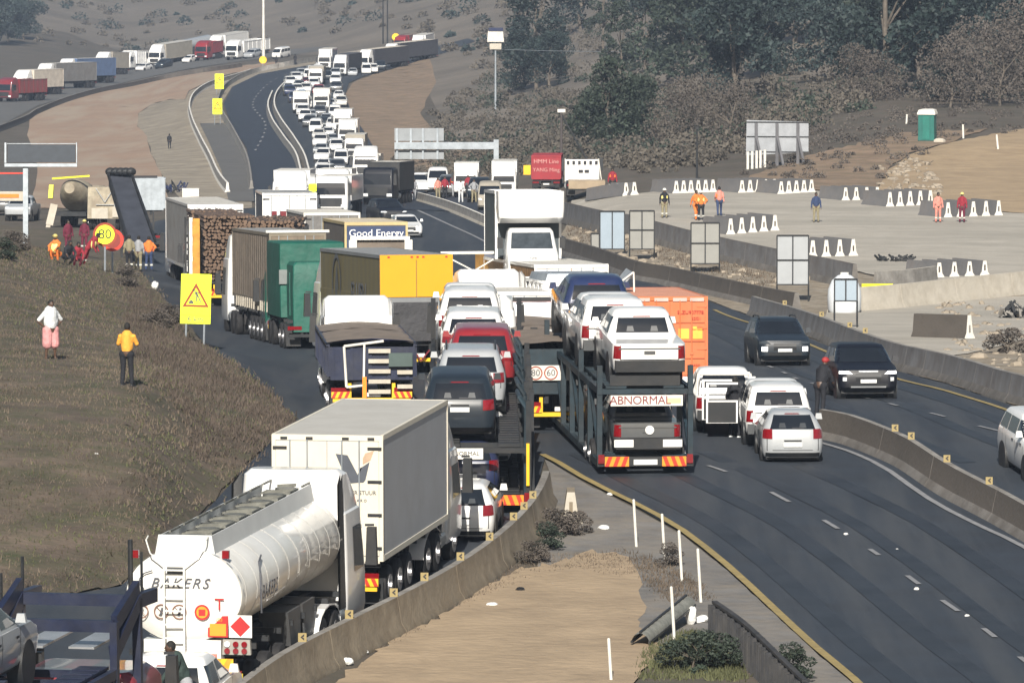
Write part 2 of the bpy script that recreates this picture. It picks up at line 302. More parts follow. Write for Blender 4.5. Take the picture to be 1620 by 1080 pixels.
def sheet(name, poly, m, off=0.03, jitter=0.0, seed=1, world=False):
    """a sheet laid on the terrain; its outline is a ground polygon sighted in the photo"""
    rnd = random.Random(seed)
    if world: P = [(810 + FPX * x / y, y) for x, y in poly]
    else:
        P = []
        for px, py in dens(poly):
            if jitter: px += rnd.uniform(-jitter, jitter); py += rnd.uniform(-jitter, jitter) * 0.5
            p = gp(px, py); P.append((810 + FPX * p.x / p.y, p.y))
    ds = [p[1] for p in P]; rows = sorted(set([round(d, 4) for d in ds] + [float(r) for r in ROWS if min(ds) < r < max(ds)]))
    E = [(P[i], P[(i + 1) % len(P)]) for i in range(len(P))]; V = []; F = []; key = {}
    def vid(px, d):
        k = (round(px, 2), round(d, 3))
        if k not in key: key[k] = len(V); V.append(((px - 810) / FPX * d, d))
        return key[k]
    for d0, d1 in zip(rows[:-1], rows[1:]):
        if d1 - d0 < 1e-3: continue
        dm = (d0 + d1) / 2; act = []
        for a, b in E:
            lo, hi = (a, b) if a[1] < b[1] else (b, a)
            if lo[1] < dm < hi[1]:
                f = lambda d: lo[0] + (hi[0] - lo[0]) * min(1, max(0, (d - lo[1]) / (hi[1] - lo[1])))
                act.append((f(dm), f(d0), f(d1)))
        act.sort()
        for i in range(0, len(act) - 1, 2):
            l, r = act[i], act[i + 1]; n = max(1, int((r[0] - l[0]) / 22))
            for j in range(n):
                q0, q1 = j / n, (j + 1) / n
                F.append((vid(l[1] + (r[1] - l[1]) * q0, d0), vid(l[1] + (r[1] - l[1]) * q1, d0), vid(l[2] + (r[2] - l[2]) * q1, d1), vid(l[2] + (r[2] - l[2]) * q0, d1)))
    V = np.array(V); z = G(V[:, 0], V[:, 1]) + off
    F = [tuple(dict.fromkeys(f)) for f in F]; F = [f for f in F if len(f) > 2]
    me = bpy.data.meshes.new(name); me.from_pydata([(a[0], a[1], b) for a, b in zip(V, z)], [], F); me.polygons.foreach_set('use_smooth', [True] * len(F)); me.materials.append(None)
    return struct(ob(name, me, m))
def wpath(pts, step=6):
    """dense world path from sighted pixels: smooth through the points (Catmull-Rom)"""
    W = [gp(*p) for p in pts]; out = []
    for i in range(len(W) - 1):
        p0 = W[max(i - 1, 0)]; p1 = W[i]; p2 = W[i + 1]; p3 = W[min(i + 2, len(W) - 1)]; k = max(2, int((p2 - p1).length / step))
        for j in range(k):
            t = j / k; q = 0.5 * ((2 * p1) + (p2 - p0) * t + (2 * p0 - 5 * p1 + 4 * p2 - p3) * t * t + (3 * p1 - p0 - 3 * p2 + p3) * t**3)
            out.append(Vector((q.x, q.y, Gz(q.x, q.y))))
    out.append(W[-1]); return out
def stripe(name, pts, width, m, off=0.05, step=3, dash=None, world=None, kind='structure'):
    P = world or wpath(pts, step); V = []; F = []
    L = 0
    for i in range(len(P) - 1):
        a, b = P[i], P[i + 1]; d = (b - a); d.z = 0; l = d.length
        if l < 1e-6: continue
        d /= l; n = Vector((d.y, -d.x, 0)) * width / 2; L += l
        if dash and (L % dash[0]) > dash[1]: continue
        k = len(V)
        for p in (a, b):
            for s in (-1, 1):
                q = p + n * s; V.append((q.x, q.y, Gz(q.x, q.y) + off))
        F.append((k, k + 1, k + 3, k + 2))
    me = bpy.data.meshes.new(name); me.from_pydata(V, [], F); me.materials.append(None)
    return struct(ob(name, me, m), kind)
def ribbon(pts, width): return pts
# sheets (photo pixels of their outlines)
sheet('graded_earth', [(60, 262), (44, 215), (46, 190), (70, 170), (120, 152), (200, 132), (270, 118), (350, 108), (430, 99), (455, 100), (420, 108), (370, 116), (330, 128), (300, 145), (292, 158), (270, 158), (240, 165), (220, 180), (218, 200), (232, 215), (240, 245), (262, 290), (270, 330), (50, 330)], EARTH, 0.05, 1.5)
sheet('dust_verge', [(300, 330), (262, 290), (240, 245), (232, 215), (218, 200), (220, 180), (240, 165), (270, 158), (292, 158), (300, 145), (330, 128), (370, 118), (420, 110), (480, 100), (540, 88), (700, 66), (690, 74), (560, 92), (480, 106), (410, 118), (368, 138), (350, 165), (355, 195), (385, 235), (398, 290), (400, 330)], TAN, 0.04, 1.5)
sheet('old_road', [(316, 196), (350, 196), (362, 200), (388, 235), (402, 290), (404, 320), (362, 320), (350, 270), (330, 225)], ASPHO, 0.08)
sheet('new_road', [(404, 330), (398, 285), (390, 235), (366, 200), (354, 165), (368, 138), (410, 118), (480, 106), (560, 92), (640, 78), (640, 86), (560, 102), (500, 113), (460, 128), (438, 145), (430, 168), (442, 200), (470, 240), (484, 285), (488, 330)], ASPH2, 0.09)
sheet('far_road', [(490, 330), (488, 285), (476, 240), (448, 200), (434, 168), (442, 146), (462, 130), (500, 115), (560, 103), (640, 86), (700, 72), (740, 62), (752, 66), (705, 84), (660, 98), (610, 112), (575, 122), (552, 132), (546, 150), (556, 180), (580, 215), (600, 250), (612, 300), (625, 330)], ASPH, 0.1)
sheet('verge_slope', [(612, 330), (600, 262), (578, 218), (556, 182), (548, 150), (556, 132), (580, 122), (640, 104), (680, 92), (690, 130), (665, 180), (700, 230), (780, 240), (800, 300), (700, 300)], MOUND, 0.05, 2)
sheet('queue_road', [(-60, 215), (0, 200), (60, 168), (130, 147), (210, 128), (280, 113), (360, 100), (430, 92), (520, 80), (520, 74), (440, 80), (360, 88), (280, 98), (200, 108), (120, 122), (50, 140), (0, 155), (-60, 170)], ASPHO, 0.07)
sheet('gravel_yard', [(905, 318), (960, 312), (1060, 302), (1180, 303), (1290, 303), (1390, 305), (1500, 330), (1600, 338), (1800, 345), (1800, 470), (1430, 447), (1300, 418), (1180, 394), (1060, 372), (960, 350), (900, 340)], GRAVEL, 0.05, 1)
HILLM = mat('dry hillside', (0.16, 0.135, 0.11), 0.95, var=0.3, scale=0.03, dirt=(0.09, 0.085, 0.07), dirt_amt=0.7, bump=0.4, bscale=0.4)
sheet('hillside', [(-400 + 810, 1700), (0, 0)], HILLM) if 0 else None
sheet('hillside', [(-1500 / FPX * d_, d_) for d_ in (1450, 2850)] + [(2000 / FPX * d_, d_) for d_ in (2850, 1500, 700)] + [(60 / FPX * 620, 620), (-100 / FPX * 700, 700), (-160 / FPX * 1000, 1000), (-700 / FPX * 1450, 1450)], HILLM, 0.04, world=True)
sheet('sand_mound', [(1388, 303), (1400, 275), (1440, 245), (1500, 228), (1560, 215), (1640, 200), (1820, 190), (1820, 345), (1600, 337), (1500, 328)], SANDY, 0.05, 2)
sheet('soil_mound', [(1150, 302), (1200, 275), (1290, 245), (1370, 225), (1420, 212), (1560, 205), (1500, 226), (1440, 243), (1400, 273), (1388, 302), (1290, 302), (1180, 302)], MOUND, 0.06, 4)
sheet('rubble_strip', [(888, 372), (905, 340), (960, 352), (1060, 374), (1180, 396), (1300, 420), (1430, 449), (1800, 480), (1800, 668), (1620, 646), (1500, 608), (1400, 582), (1275, 532), (1190, 502), (1100, 468), (985, 430), (895, 400)], RUBBLE, 0.04, 1)
sheet('yard_track', [(1310, 492), (1620, 470), (1800, 470), (1800, 560), (1620, 540), (1540, 560), (1460, 570), (1380, 540), (1300, 520)], GRAVEL, 0.07, 1.5)
sheet('road', [(1430, 1160), (1350, 1080), (1290, 1030), (1220, 965), (1150, 900), (1080, 845), (1000, 800), (920, 760), (862, 726), (845, 790), (800, 850), (740, 900), (660, 955), (560, 1015), (440, 1080), (300, 1160),
    (-300, 1160), (-300, 952), (0, 952), (100, 945), (190, 930), (290, 850), (386, 745), (430, 700), (470, 665), (400, 600), (340, 560), (280, 500), (230, 440), (205, 400), (190, 372), (250, 350), (400, 330), (640, 330), (760, 340), (850, 372), (895, 398), (985, 433), (1100, 470), (1190, 503), (1275, 535), (1400, 584), (1500, 610), (1620, 650), (2100, 780), (2100, 1160)], ASPH, 0.05)
sheet('road', [(560, 332), (570, 300), (640, 300), (700, 308), (760, 322), (830, 350), (895, 378), (895, 392), (800, 352), (700, 335)], ASPH2, 0.1)
sheet('sand_island', [(520, 1090), (600, 1030), (680, 985), (750, 940), (815, 905), (880, 890), (930, 875), (985, 876), (1010, 905), (1020, 950), (1010, 990), (1050, 1030), (1000, 1090), (900, 1160), (400, 1160)], SAND, 0.05, 8)
sheet('shoulder', [(862, 728), (920, 764), (1000, 804), (1080, 849), (1150, 904), (1220, 969), (1290, 1034), (1350, 1084), (1430, 1164), (1330, 1164), (1240, 1050), (1180, 1000), (1130, 1040), (1060, 1060), (990, 1000), (900, 950), (850, 900), (860, 850), (875, 800), (872, 760)], SHOULD, 0.045, 1)
sheet('grass_bank', [(-300, 950), (0, 950), (100, 943), (190, 928), (290, 848), (384, 745), (428, 698), (466, 662), (398, 600), (338, 560), (278, 500), (228, 440), (203, 405), (150, 372), (40, 360), (-300, 360)], slope_material(), 0.06, 5)
def offset_path(P, o):
    out = []
    for i, p in enumerate(P):
        a = P[max(0, i - 1)]; b = P[min(len(P) - 1, i + 1)]; d = b - a; d.z = 0; d.normalize(); q = p + Vector((d.y, -d.x, 0)) * o; out.append(Vector((q.x, q.y, Gz(q.x, q.y))))
    return out
WEAR = mat('worn asphalt track', (0.019, 0.025, 0.034), 0.6, var=0.25, scale=0.5, dirt=(0.034, 0.04, 0.05), dirt_amt=0.9); PATCH = mat('asphalt patch', (0.02, 0.025, 0.033), 0.8, var=0.2); PATCH2 = mat('pale asphalt patch', (0.033, 0.038, 0.046), 0.85, var=0.2)
YP = wpath([(858, 722), (920, 757), (1000, 797), (1080, 842), (1150, 897), (1220, 962), (1290, 1027), (1350, 1077), (1440, 1165)], 3)
for o_, w__ in ((-1.0, .55), (-2.7, .55), (-4.6, .5), (-6.3, .5)): stripe('tyre_track', None, w__, WEAR, .062, world=offset_path(YP, o_))
OP = wpath([(1130, 492), (1200, 517), (1275, 545), (1400, 596), (1500, 622), (1620, 662), (1800, 730)], 3)
for o_ in (1.0, 2.7, 4.8, 6.4): stripe('tyre_track', None, .5, WEAR, .062, world=offset_path(OP, o_))
stripe('road_marking', [(858, 722), (920, 757), (1000, 797), (1080, 842), (1150, 897), (1220, 962), (1290, 1027), (1350, 1077), (1440, 1165)], 0.2, YLINE, 0.075)
stripe('road_marking', [(1296, 703), (1340, 716), (1380, 733), (1440, 772), (1500, 810), (1560, 840), (1620, 869), (1720, 930)], 0.17, WLINE, 0.075)
stripe('road_marking', [(1130, 492), (1200, 517), (1275, 545), (1400, 596), (1500, 622), (1620, 662), (1800, 730)], 0.18, YLINE, 0.075)
stripe('road_marking', [(1120, 740), (1201, 772), (1282, 815), (1319, 836), (1362, 863), (1405, 892), (1454, 928), (1503, 962), (1556, 998), (1613, 1043), (1680, 1095)], 0.13, WLINE, 0.075, step=0.5, dash=(5.0, 1.6))
stripe('road_marking', [(1180, 566), (1235, 590), (1280, 608), (1420, 645), (1478, 658), (1540, 675), (1640, 700), (1750, 735)], 0.13, WLINE, 0.075, step=0.5, dash=(5.0, 1.7))
stripe('road_marking', [(640, 325), (700, 352), (760, 380), (830, 412)], 0.2, WLINE, 0.075)
stripe('road_marking', [(404, 240), (420, 200), (400, 165), (430, 130), (480, 112)], 0.25, WLINE, 0.14, step=1, dash=(12, 4))
# ---------------------------------------------------------------- body shells from horizontal slices (z, y_rear, y_front, half width, corner radius)
def ring(sl, nc=8):
    z, y0, y1, w, r = sl; r = min(r, w * 0.98, (y1 - y0) / 2 * 0.98); pts = []
    for cx, cy, a0 in ((w - r, y1 - r, 0), (-(w - r), y1 - r, 90), (-(w - r), y0 + r, 180), (w - r, y0 + r, 270)):
        for i in range(nc + 1):
            a = R(a0 + 90 * i / nc); pts.append((cx + r * math.cos(a), cy + r * math.sin(a), z))
    return pts
class Shell:
    def __init__(s, slices): s.s = slices
    def at(s, z):
        S = s.s
        if z <= S[0][0]: return S[0]
        for a, b in zip(S[:-1], S[1:]):
            if z <= b[0]:
                t = (z - a[0]) / (b[0] - a[0]); return tuple(a[i] + (b[i] - a[i]) * t for i in range(5))
        return S[-1]
    def p(s, side, a, z, off):
        z0, y0, y1, w, r = s.at(z); r = min(r, w * 0.98, (y1 - y0) / 2)
        if side in ('rear', 'front'):
            e = abs(a) - (w - r); q = r - math.sqrt(max(0, r * r - e * e)) if e > 0 else 0
            q = min(q, r)
            return (a, y0 + q - off, z) if side == 'rear' else (a, y1 - q + off, z)
        sg = 1 if side == 'right' else -1
        e = max((y0 + r) - a, a - (y1 - r)); q = r - math.sqrt(max(0, r * r - e * e)) if e > 0 else 0
        return (sg * (w - q + off), a, z)
    def panel(s, mb, side, a0, a1, z0, z1, b0=None, b1=None, off=0.012, n=16, m=6, mi=0):
        """patch on the shell between z0 (a0..a1) and z1 (b0..b1)"""
        b0 = a0 if b0 is None else b0; b1 = a1 if b1 is None else b1; vs = []; fs = []
        for j in range(m + 1):
            t = j / m; z = z0 + (z1 - z0) * t
            for i in range(n + 1):
                l = a0 + (b0 - a0) * t; h = a1 + (b1 - a1) * t; vs.append(s.p(side, l + (h - l) * i / n, z, off))
        for j in range(m):
            for i in range(n):
                k = j * (n + 1) + i; fs.append((k, k + 1, k + n + 2, k + n + 1))
        mb.add(vs, fs, mi, True); return mb
    def build(s, mb, mi=0): return mb.loft([ring(x) for x in s.s], mi)
HEADR = mat('seat shapes', (.05, .055, .06), .25, coat=.6, var=.3)
SH = {
 'hatch': dict(L=3.9, W=1.68, H=1.47, wr=0.3, shells=[[(.2, -1.8, 1.78, .76, .25), (.34, -1.92, 1.92, .82, .3), (.6, -1.95, 1.95, .84, .34), (.76, -1.93, 1.9, .84, .4), (.87, -1.9, 1.62, .83, .4), (.97, -1.86, .98, .81, .35), (1.18, -1.7, .6, .7, .3), (1.34, -1.5, .25, .6, .28), (1.42, -1.32, .0, .52, .26), (1.45, -1.0, -.2, .38, .2)]],
     rearglass=(.98, 1.34, .62, .5), front=(1.0, 1.32, .66, .52), side=[(-1.2, -.42, -1.05, -.4), (-.34, .62, -.34, .3)], sz=(1.0, 1.34), plate=(.5, .62), tail=(.72, .98, .56, .82)),
 'sedan': dict(L=4.5, W=1.75, H=1.44, wr=0.31, shells=[[(.2, -2.05, 2.05, .78, .25), (.36, -2.2, 2.22, .85, .3), (.62, -2.25, 2.25, .87, .36), (.78, -2.24, 2.18, .87, .42), (.88, -2.2, 1.75, .86, .42), (.97, -1.95, 1.15, .84, .35), (1.15, -1.4, .8, .75, .3), (1.32, -1.0, .4, .67, .28), (1.4, -.75, .15, .61, .28), (1.44, -.5, -.1, .45, .2)]],
     rearglass=(1.0, 1.34, .66, .56), front=(1.0, 1.32, .7, .58), side=[(-1.1, -.3, -.8, -.28), (-.22, .85, -.22, .5)], sz=(1.0, 1.32), plate=(.6, .72), tail=(.7, .88, .5, .84)),
 'suv': dict(L=4.6, W=1.88, H=1.72, wr=0.36, shells=[[(.28, -2.1, 2.08, .85, .25), (.42, -2.26, 2.25, .91, .3), (.75, -2.3, 2.3, .94, .36), (.95, -2.28, 2.22, .94, .4), (1.06, -2.25, 1.9, .93, .4), (1.15, -2.2, 1.15, .9, .35), (1.4, -2.05, .75, .82, .3), (1.6, -1.9, .4, .75, .28), (1.68, -1.75, .2, .7, .28), (1.72, -1.4, -.1, .52, .2)]],
     rearglass=(1.16, 1.54, .7, .62), front=(1.17, 1.58, .76, .66), side=[(-1.8, -.95, -1.6, -.93), (-.85, .12, -.85, .1), (.2, 1.05, .2, .62)], sz=(1.17, 1.56), plate=(.84, .96), tail=(.88, 1.14, .6, .9)),
 'pickup': dict(L=5.3, W=1.86, H=1.8, wr=0.38, shells=[[(.42, -2.5, 2.45, .85, .2), (.5, -2.62, 2.6, .9, .22), (.8, -2.66, 2.65, .93, .24), (1.0, -2.66, 2.58, .93, .26), (1.14, -2.64, 2.2, .92, .24)], [(1.08, -.95, 1.75, .9, .22), (1.18, -.93, 1.45, .89, .22), (1.45, -.82, 1.0, .8, .24), (1.68, -.68, .6, .72, .25), (1.76, -.55, .4, .66, .24), (1.8, -.3, .1, .5, .2)]],
     rearglass=(1.24, 1.6, .68, .6), front=(1.22, 1.64, .76, .64), side=[(-.78, .1, -.62, .1), (.2, 1.2, .2, .68)], sz=(1.22, 1.62), plate=(.55, .67), tail=(.78, 1.1, .72, .91)),
 'van': dict(L=4.7, W=1.7, H=1.98, wr=0.31, shells=[[(.28, -2.25, 2.2, .78, .2), (.4, -2.34, 2.33, .83, .25), (.9, -2.35, 2.32, .85, .25), (1.1, -2.34, 2.15, .85, .28), (1.5, -2.3, 1.75, .81, .28), (1.8, -2.25, 1.35, .76, .28), (1.93, -2.15, 1.15, .68, .3), (1.98, -1.9, .9, .5, .3)]],
     rearglass=(1.2, 1.7, .68, .6), front=(1.14, 1.72, .74, .66), side=[(-2.0, -1.0, -1.95, -1.0), (-.9, .2, -.9, .2), (.3, 1.75, .3, 1.3)], sz=(1.2, 1.7), plate=(.6, .72), tail=(.8, 1.15, .72, .84)),
}
def car_meshes(kind, canopy=False):
    k = ('car', kind, canopy)
    if k in MESHES: return MESHES[k]
    D = SH[kind]; S = [Shell(x) for x in D['shells']]
    if canopy: S.append(Shell([(1.08, -2.6, -.85, .9, .18), (1.2, -2.58, -.8, .88, .2), (1.55, -2.42, -.8, .8, .22), (1.74, -2.3, -.8, .72, .2), (1.8, -2.1, -.8, .58, .2)]))
    low = S[0]; top = S[1] if len(S) > 1 else S[0]; L, W, wr = D['L'], D['W'], D['wr']; hw = W / 2
    out = {}
    b = MB()
    for s_ in S: s_.build(b)
    out['body'] = b.mesh('body')
    g = MB(); z0, z1, a0, a1 = D['rearglass']
    rs = S[2] if canopy else top
    rs.panel(g, 'rear', -a0, a0, z0, z1, -a1, a1); out['rear_window'] = g.mesh('rear_window')
    g = MB(); z0, z1, a0, a1 = D['front']; top.panel(g, 'front', -a0, a0, z0, z1, -a1, a1); out['windscreen'] = g.mesh('windscreen')
    for sd_ in ('left', 'right'):
        g = MB()
        for q in D['side']: top.panel(g, sd_, q[0], q[1], D['sz'][0], D['sz'][1], q[2], q[3], n=6)
        if canopy: S[2].panel(g, sd_, -2.4, -1.0, 1.25, 1.6, -2.3, -1.0, n=6)
        out['side_window_' + sd_] = g.mesh('side_window')
    z0, z1, a0, a1 = D['tail']
    for sg in (-1, 1):
        g = MB(); low2 = low
        (low if z1 <= low.s[-1][0] else rs).panel(g, 'rear', sg * a0, sg * a1, z0, z1, sg * a0, sg * (a1 - .02), off=0.015, n=6); out['tail_light', sg] = g.mesh('tail_light')
        hz = {'hatch': .66, 'sedan': .66, 'suv': .84, 'pickup': .88, 'van': .78}[kind]
        g = MB(); low.panel(g, 'front', sg * .5, sg * (hw - .04), hz, hz + (.09 if kind == 'suv' else .13), sg * .62, sg * (hw - .05), off=0.02, n=8); out['headlight', sg] = g.mesh('headlight')
    g = MB(); gz = {'hatch': .45, 'sedan': .5, 'suv': .62, 'pickup': .7, 'van': .55}[kind]; low.panel(g, 'front', -.4, .4, gz, gz + .24, off=0.012); low.panel(g, 'front', -.6, .6, gz - .2, gz - .08, off=0.012); out['grille'] = g.mesh('grille')
    g = MB(); pz = D['plate']; q = low.p('rear', 0, (pz[0] + pz[1]) / 2, 0.02)
    yb = q[1] - (0.12 if kind == 'pickup' else 0); g.box(-.25, .25, yb - .01, yb + .02, pz[0], pz[1]); q = low.p('front', 0, gz - .02, 0.03); g2 = MB(); g2.box(-.25, .25, q[1] - .01, q[1] + .01, gz - .06, gz + .05)
    out['number_plate', 0] = g.mesh('number_plate'); out['number_plate', 1] = g2.mesh('number_plate')
    g = MB(); zb = low.s[0][0]; g.box(-hw + .12, hw - .12, -L / 2 + .3, L / 2 - .3, zb - .06, zb + .12)
    ya = L * .5 - .85; yr_ = -(L * .5 - (.95 if kind != 'pickup' else 1.3))
    for y in (ya, yr_):
        for sg in (-1, 1): g.cyl((sg * (hw - .3), y, wr), (sg * (hw + .004), y, wr), wr + .07, n=20, sm=False)
    out['underbody'] = g.mesh('underbody'); out['wheels'] = [(sg, y) for y in (ya, yr_) for sg in (-1, 1)]
    g = MB(); g.cyl((-.11, 0, 0), (.11, 0, 0), wr, n=20); out['tyre'] = g.mesh('wheel')
    g = MB(); g.cyl((-.118, 0, 0), (.118, 0, 0), wr * .62, n=10); out['rim'] = g.mesh('rim')
    g = MB(); mz = {'hatch': 1.02, 'sedan': 1.02, 'suv': 1.2, 'pickup': 1.24, 'van': 1.3}[kind]; my = {'hatch': .72, 'sedan': .9, 'suv': .95, 'pickup': 1.15, 'van': 1.55}[kind]
    g.box(0, .2, my - .05, my + .07, mz, mz + .16, 0, .03, .02); out['mirror'] = g.mesh('mirror'); out['mx'] = hw - .04
    # bumpers
    g = MB()
    if kind == 'pickup': g.box(-.88, .88, -2.8, -2.6, .46, .74)
    else: low.panel(g, 'rear', -(hw - .1), hw - .1, zb + .02, zb + .14, off=0.02, n=12)
    out['bumper'] = g.mesh('bumper')
    g = MB()
    if kind == 'pickup':
        g.box(-.78, .78, -2.675, -2.655, 1.02, 1.05); g.box(-.14, .14, -2.69, -2.655, .9, .98); out['tailgate_trim'] = g.mesh('tailgate_trim')
        g = MB(); g.box(-.82, .82, -2.55, -1.0, 1.142, 1.15); out['load_bed'] = g.mesh('load_bed')
    else:
        g.box(-.24, .24, low.p('rear', 0, D['plate'][1] + .05, 0.02)[1], low.p('rear', 0, D['plate'][1] + .05, 0)[1] + .02, D['plate'][1] + .03, D['plate'][1] + .07); out['tailgate_trim'] = g.mesh('tailgate_trim')
    g = MB(); bz = top.s[0][0] if len(S) > 1 else D['sz'][0] - .02; zs = zb + .18; zt_ = low.s[-1][0] - .02 if len(S) > 1 else D['sz'][0] - .02
    ys_ = {'hatch': (-.95, -.38, .8), 'sedan': (-1.15, -.26, .95), 'suv': (-1.35, -.9, .16, 1.15), 'pickup': (-.97, .15, 1.3), 'van': (-1.05, .25, 1.5)}[kind]
    for sd_ in ('left', 'right'):
        for y in ys_: low.panel(g, sd_, y - .012, y + .012, zs, zt_, off=.004, n=1, m=4)
        for y in ys_[-2:]: low.panel(g, sd_, y - .32, y - .12, zt_ - .17, zt_ - .12, off=.02, n=2, m=1)
    hw2 = hw - .14
    if kind == 'pickup': 
        for x in (-.74, .74): low.panel(g, 'rear', x - .01, x + .01, .76, 1.12, off=.006, n=1)
        low.panel(g, 'rear', -.74, .74, .745, .765, off=.006, n=6, m=1)
    else:
        low.panel(g, 'rear', -hw2, hw2, D['plate'][0] - .1, D['plate'][0] - .085, off=.006, n=8, m=1)
        for x in (-hw2, hw2): low.panel(g, 'rear', x - .01, x + .01, D['plate'][0] - .1, D['tail'][0], off=.006, n=1)
    z_ = {'hatch': .87, 'sedan': .88, 'suv': 1.06, 'pickup': 1.14, 'van': 1.1}[kind]; low.panel(g, 'front', -hw + .1, hw - .1, gz + .28, gz + .295, off=.006, n=8, m=1)
    out['panel_gap'] = g.mesh('panel_gap')
    g = MB(); rz0, rz1, ra, rb = D['rearglass']; rs.panel(g, 'rear', -.02, .3, rz0 + .02, rz0 + .045, off=.02, n=3, m=1); out['wiper'] = g.mesh('wiper')
    g = MB(); rs.panel(g, 'rear', -ra * .35, ra * .35, rz1 + .015, rz1 + .04, -rb * .35, rb * .35, off=.012, n=4, m=1); out['brake_lamp'] = g.mesh('brake_lamp')
    g = MB()
    for sg in (-1, 1):
        g = MB(); c_ = sg * ra * .45; rs.panel(g, 'rear', c_ - .1, c_ + .1, rz0 + .03, rz0 + .16, c_ - .07, c_ + .07, off=.0155, n=3, m=2); out['headrest', sg] = g.mesh('headrest')
    out['shell'] = S
    MESHES[k] = out; return out
def car(name, label, cat, M, kind, paint_, group=None, canopy=False, detail=2, heads=None, bumper=None, rollbar=None, rails=False, bars=False, load_bed=None):
    """detail 2: everything, 1: main parts, 0: a distant car"""
    D = car_meshes(kind, canopy); r = root(name, label, cat, group, M)
    ob('body', D['body'], paint_, r)
    ob('rear_window', D['rear_window'], GLASS, r); ob('windscreen', D['windscreen'], GLASS, r)
    if detail >= 1:
        for s_ in ('left', 'right'): ob('side_window', D['side_window_' + s_], GLASS, r)
        for sg in (-1, 1): ob('tail_light', D['tail_light', sg], TAIL, r); ob('headlight', D['headlight', sg], heads or LAMP, r)
        ob('underbody', D['underbody'], BLKPL, r); ob('number_plate', D['number_plate', 0], PLATE, r)
        for sg, y in D['wheels']:
            wv = ob('wheel', D['tyre'], RUBBER, r, (sg * (SH[kind]['W'] / 2 - .12), y, SH[kind]['wr']))
            if detail >= 2: ob('rim', D['rim'], RIM, wv)
        ob('mirror', D['mirror'], paint_ if detail > 1 else BLKPL, r, (D['mx'], 0, 0)); ob('mirror', D['mirror'], paint_ if detail > 1 else BLKPL, r, (-D['mx'] - .2, 0, 0))
        ob('bumper', D['bumper'], bumper or (GREYP if kind == 'pickup' else BLKPL), r)
        if kind == 'pickup' and not canopy: ob('load_bed', D['load_bed'], load_bed or BLKPL, r)
    if detail >= 2:
        ob('panel_gap', D['panel_gap'], INK, r); ob('brake_lamp', D['brake_lamp'], TAIL, r)
        if kind != 'pickup' or canopy: ob('wiper', D['wiper'], INK, r)
        [ob('headrest', D['headrest', sg], HEADR, r) for sg in (-1, 1)]
        ob('grille', D['grille'], BLKPL, r); ob('number_plate', D['number_plate', 1], PLATE, r); ob('tailgate_trim', D['tailgate_trim'], BLKPL if kind != 'pickup' else GREYP, r)
    if detail == 0: ob('underbody', D['underbody'], BLKPL, r)
    if rollbar:
        g = MB(); g.path([(-.82, -1.15, 1.1), (-.74, -1.05, 1.66), (.74, -1.05, 1.66), (.82, -1.15, 1.1)], .05, 8); g.path([(-.78, -1.1, 1.5), (-.85, -2.0, 1.12)], .04); g.path([(.78, -1.1, 1.5), (.85, -2.0, 1.12)], .04); ob('roll_bar', g, rollbar, r)
    if rails:
        for sg in (-1, 1): g = MB(); g.path([(sg * .66, -1.5, 1.7), (sg * .66, -1.3, 1.76), (sg * .66, .0, 1.77), (sg * .66, .25, 1.7)], .025); ob('roof_rail', g, BLKPL, r)
    if bars: g = MB(); [g.box(-.7, .7, y, y + .06, 1.8, 1.86) for y in (-.6, .1)]; ob('roof_rack', g, BLKPL, r)
    return r
# ---------------------------------------------------------------- truck pieces (origin = rear end on the ground, +Y forward)
def wheel_set(r, ys, hw=1.22, rad=0.5, dual=True, det=2, name='wheel', rim=None):
    wd = 0.28 if not dual else 0.56
    me = cached(('wheel', rad, dual), lambda: tyre_mb(rad, dual))
    for y in ys:
        for sg in (-1, 1):
            o = ob(name, me, RUBBER, r, (sg * (hw - wd / 2), y, rad))
            if det >= 2: ob('rim', cached(('rim', rad, wd), lambda: MB().cyl((-wd / 2 - .012, 0, 0), (wd / 2 + .012, 0, 0), rad * .55, n=14).cyl((-wd / 2 - .06, 0, 0), (wd / 2 + .06, 0, 0), rad * .2, n=8)), rim or RIM, o)
def tyre_mb(rad, dual):
    m = MB()
    for x0, x1 in (((-.28, -.02), (.02, .28)) if dual else ((-.14, .14),)):
        n = 24; prof = [(x0, .82), (x0 + .015, .95), (x0 + .05, 1.0), (x1 - .05, 1.0), (x1 - .015, .95), (x1, .82)]
        m.loft([[(x, rad * q * math.cos(2 * math.pi * i / n), rad * q * math.sin(2 * math.pi * i / n)) for i in range(n)] for x, q in prof])
    return m
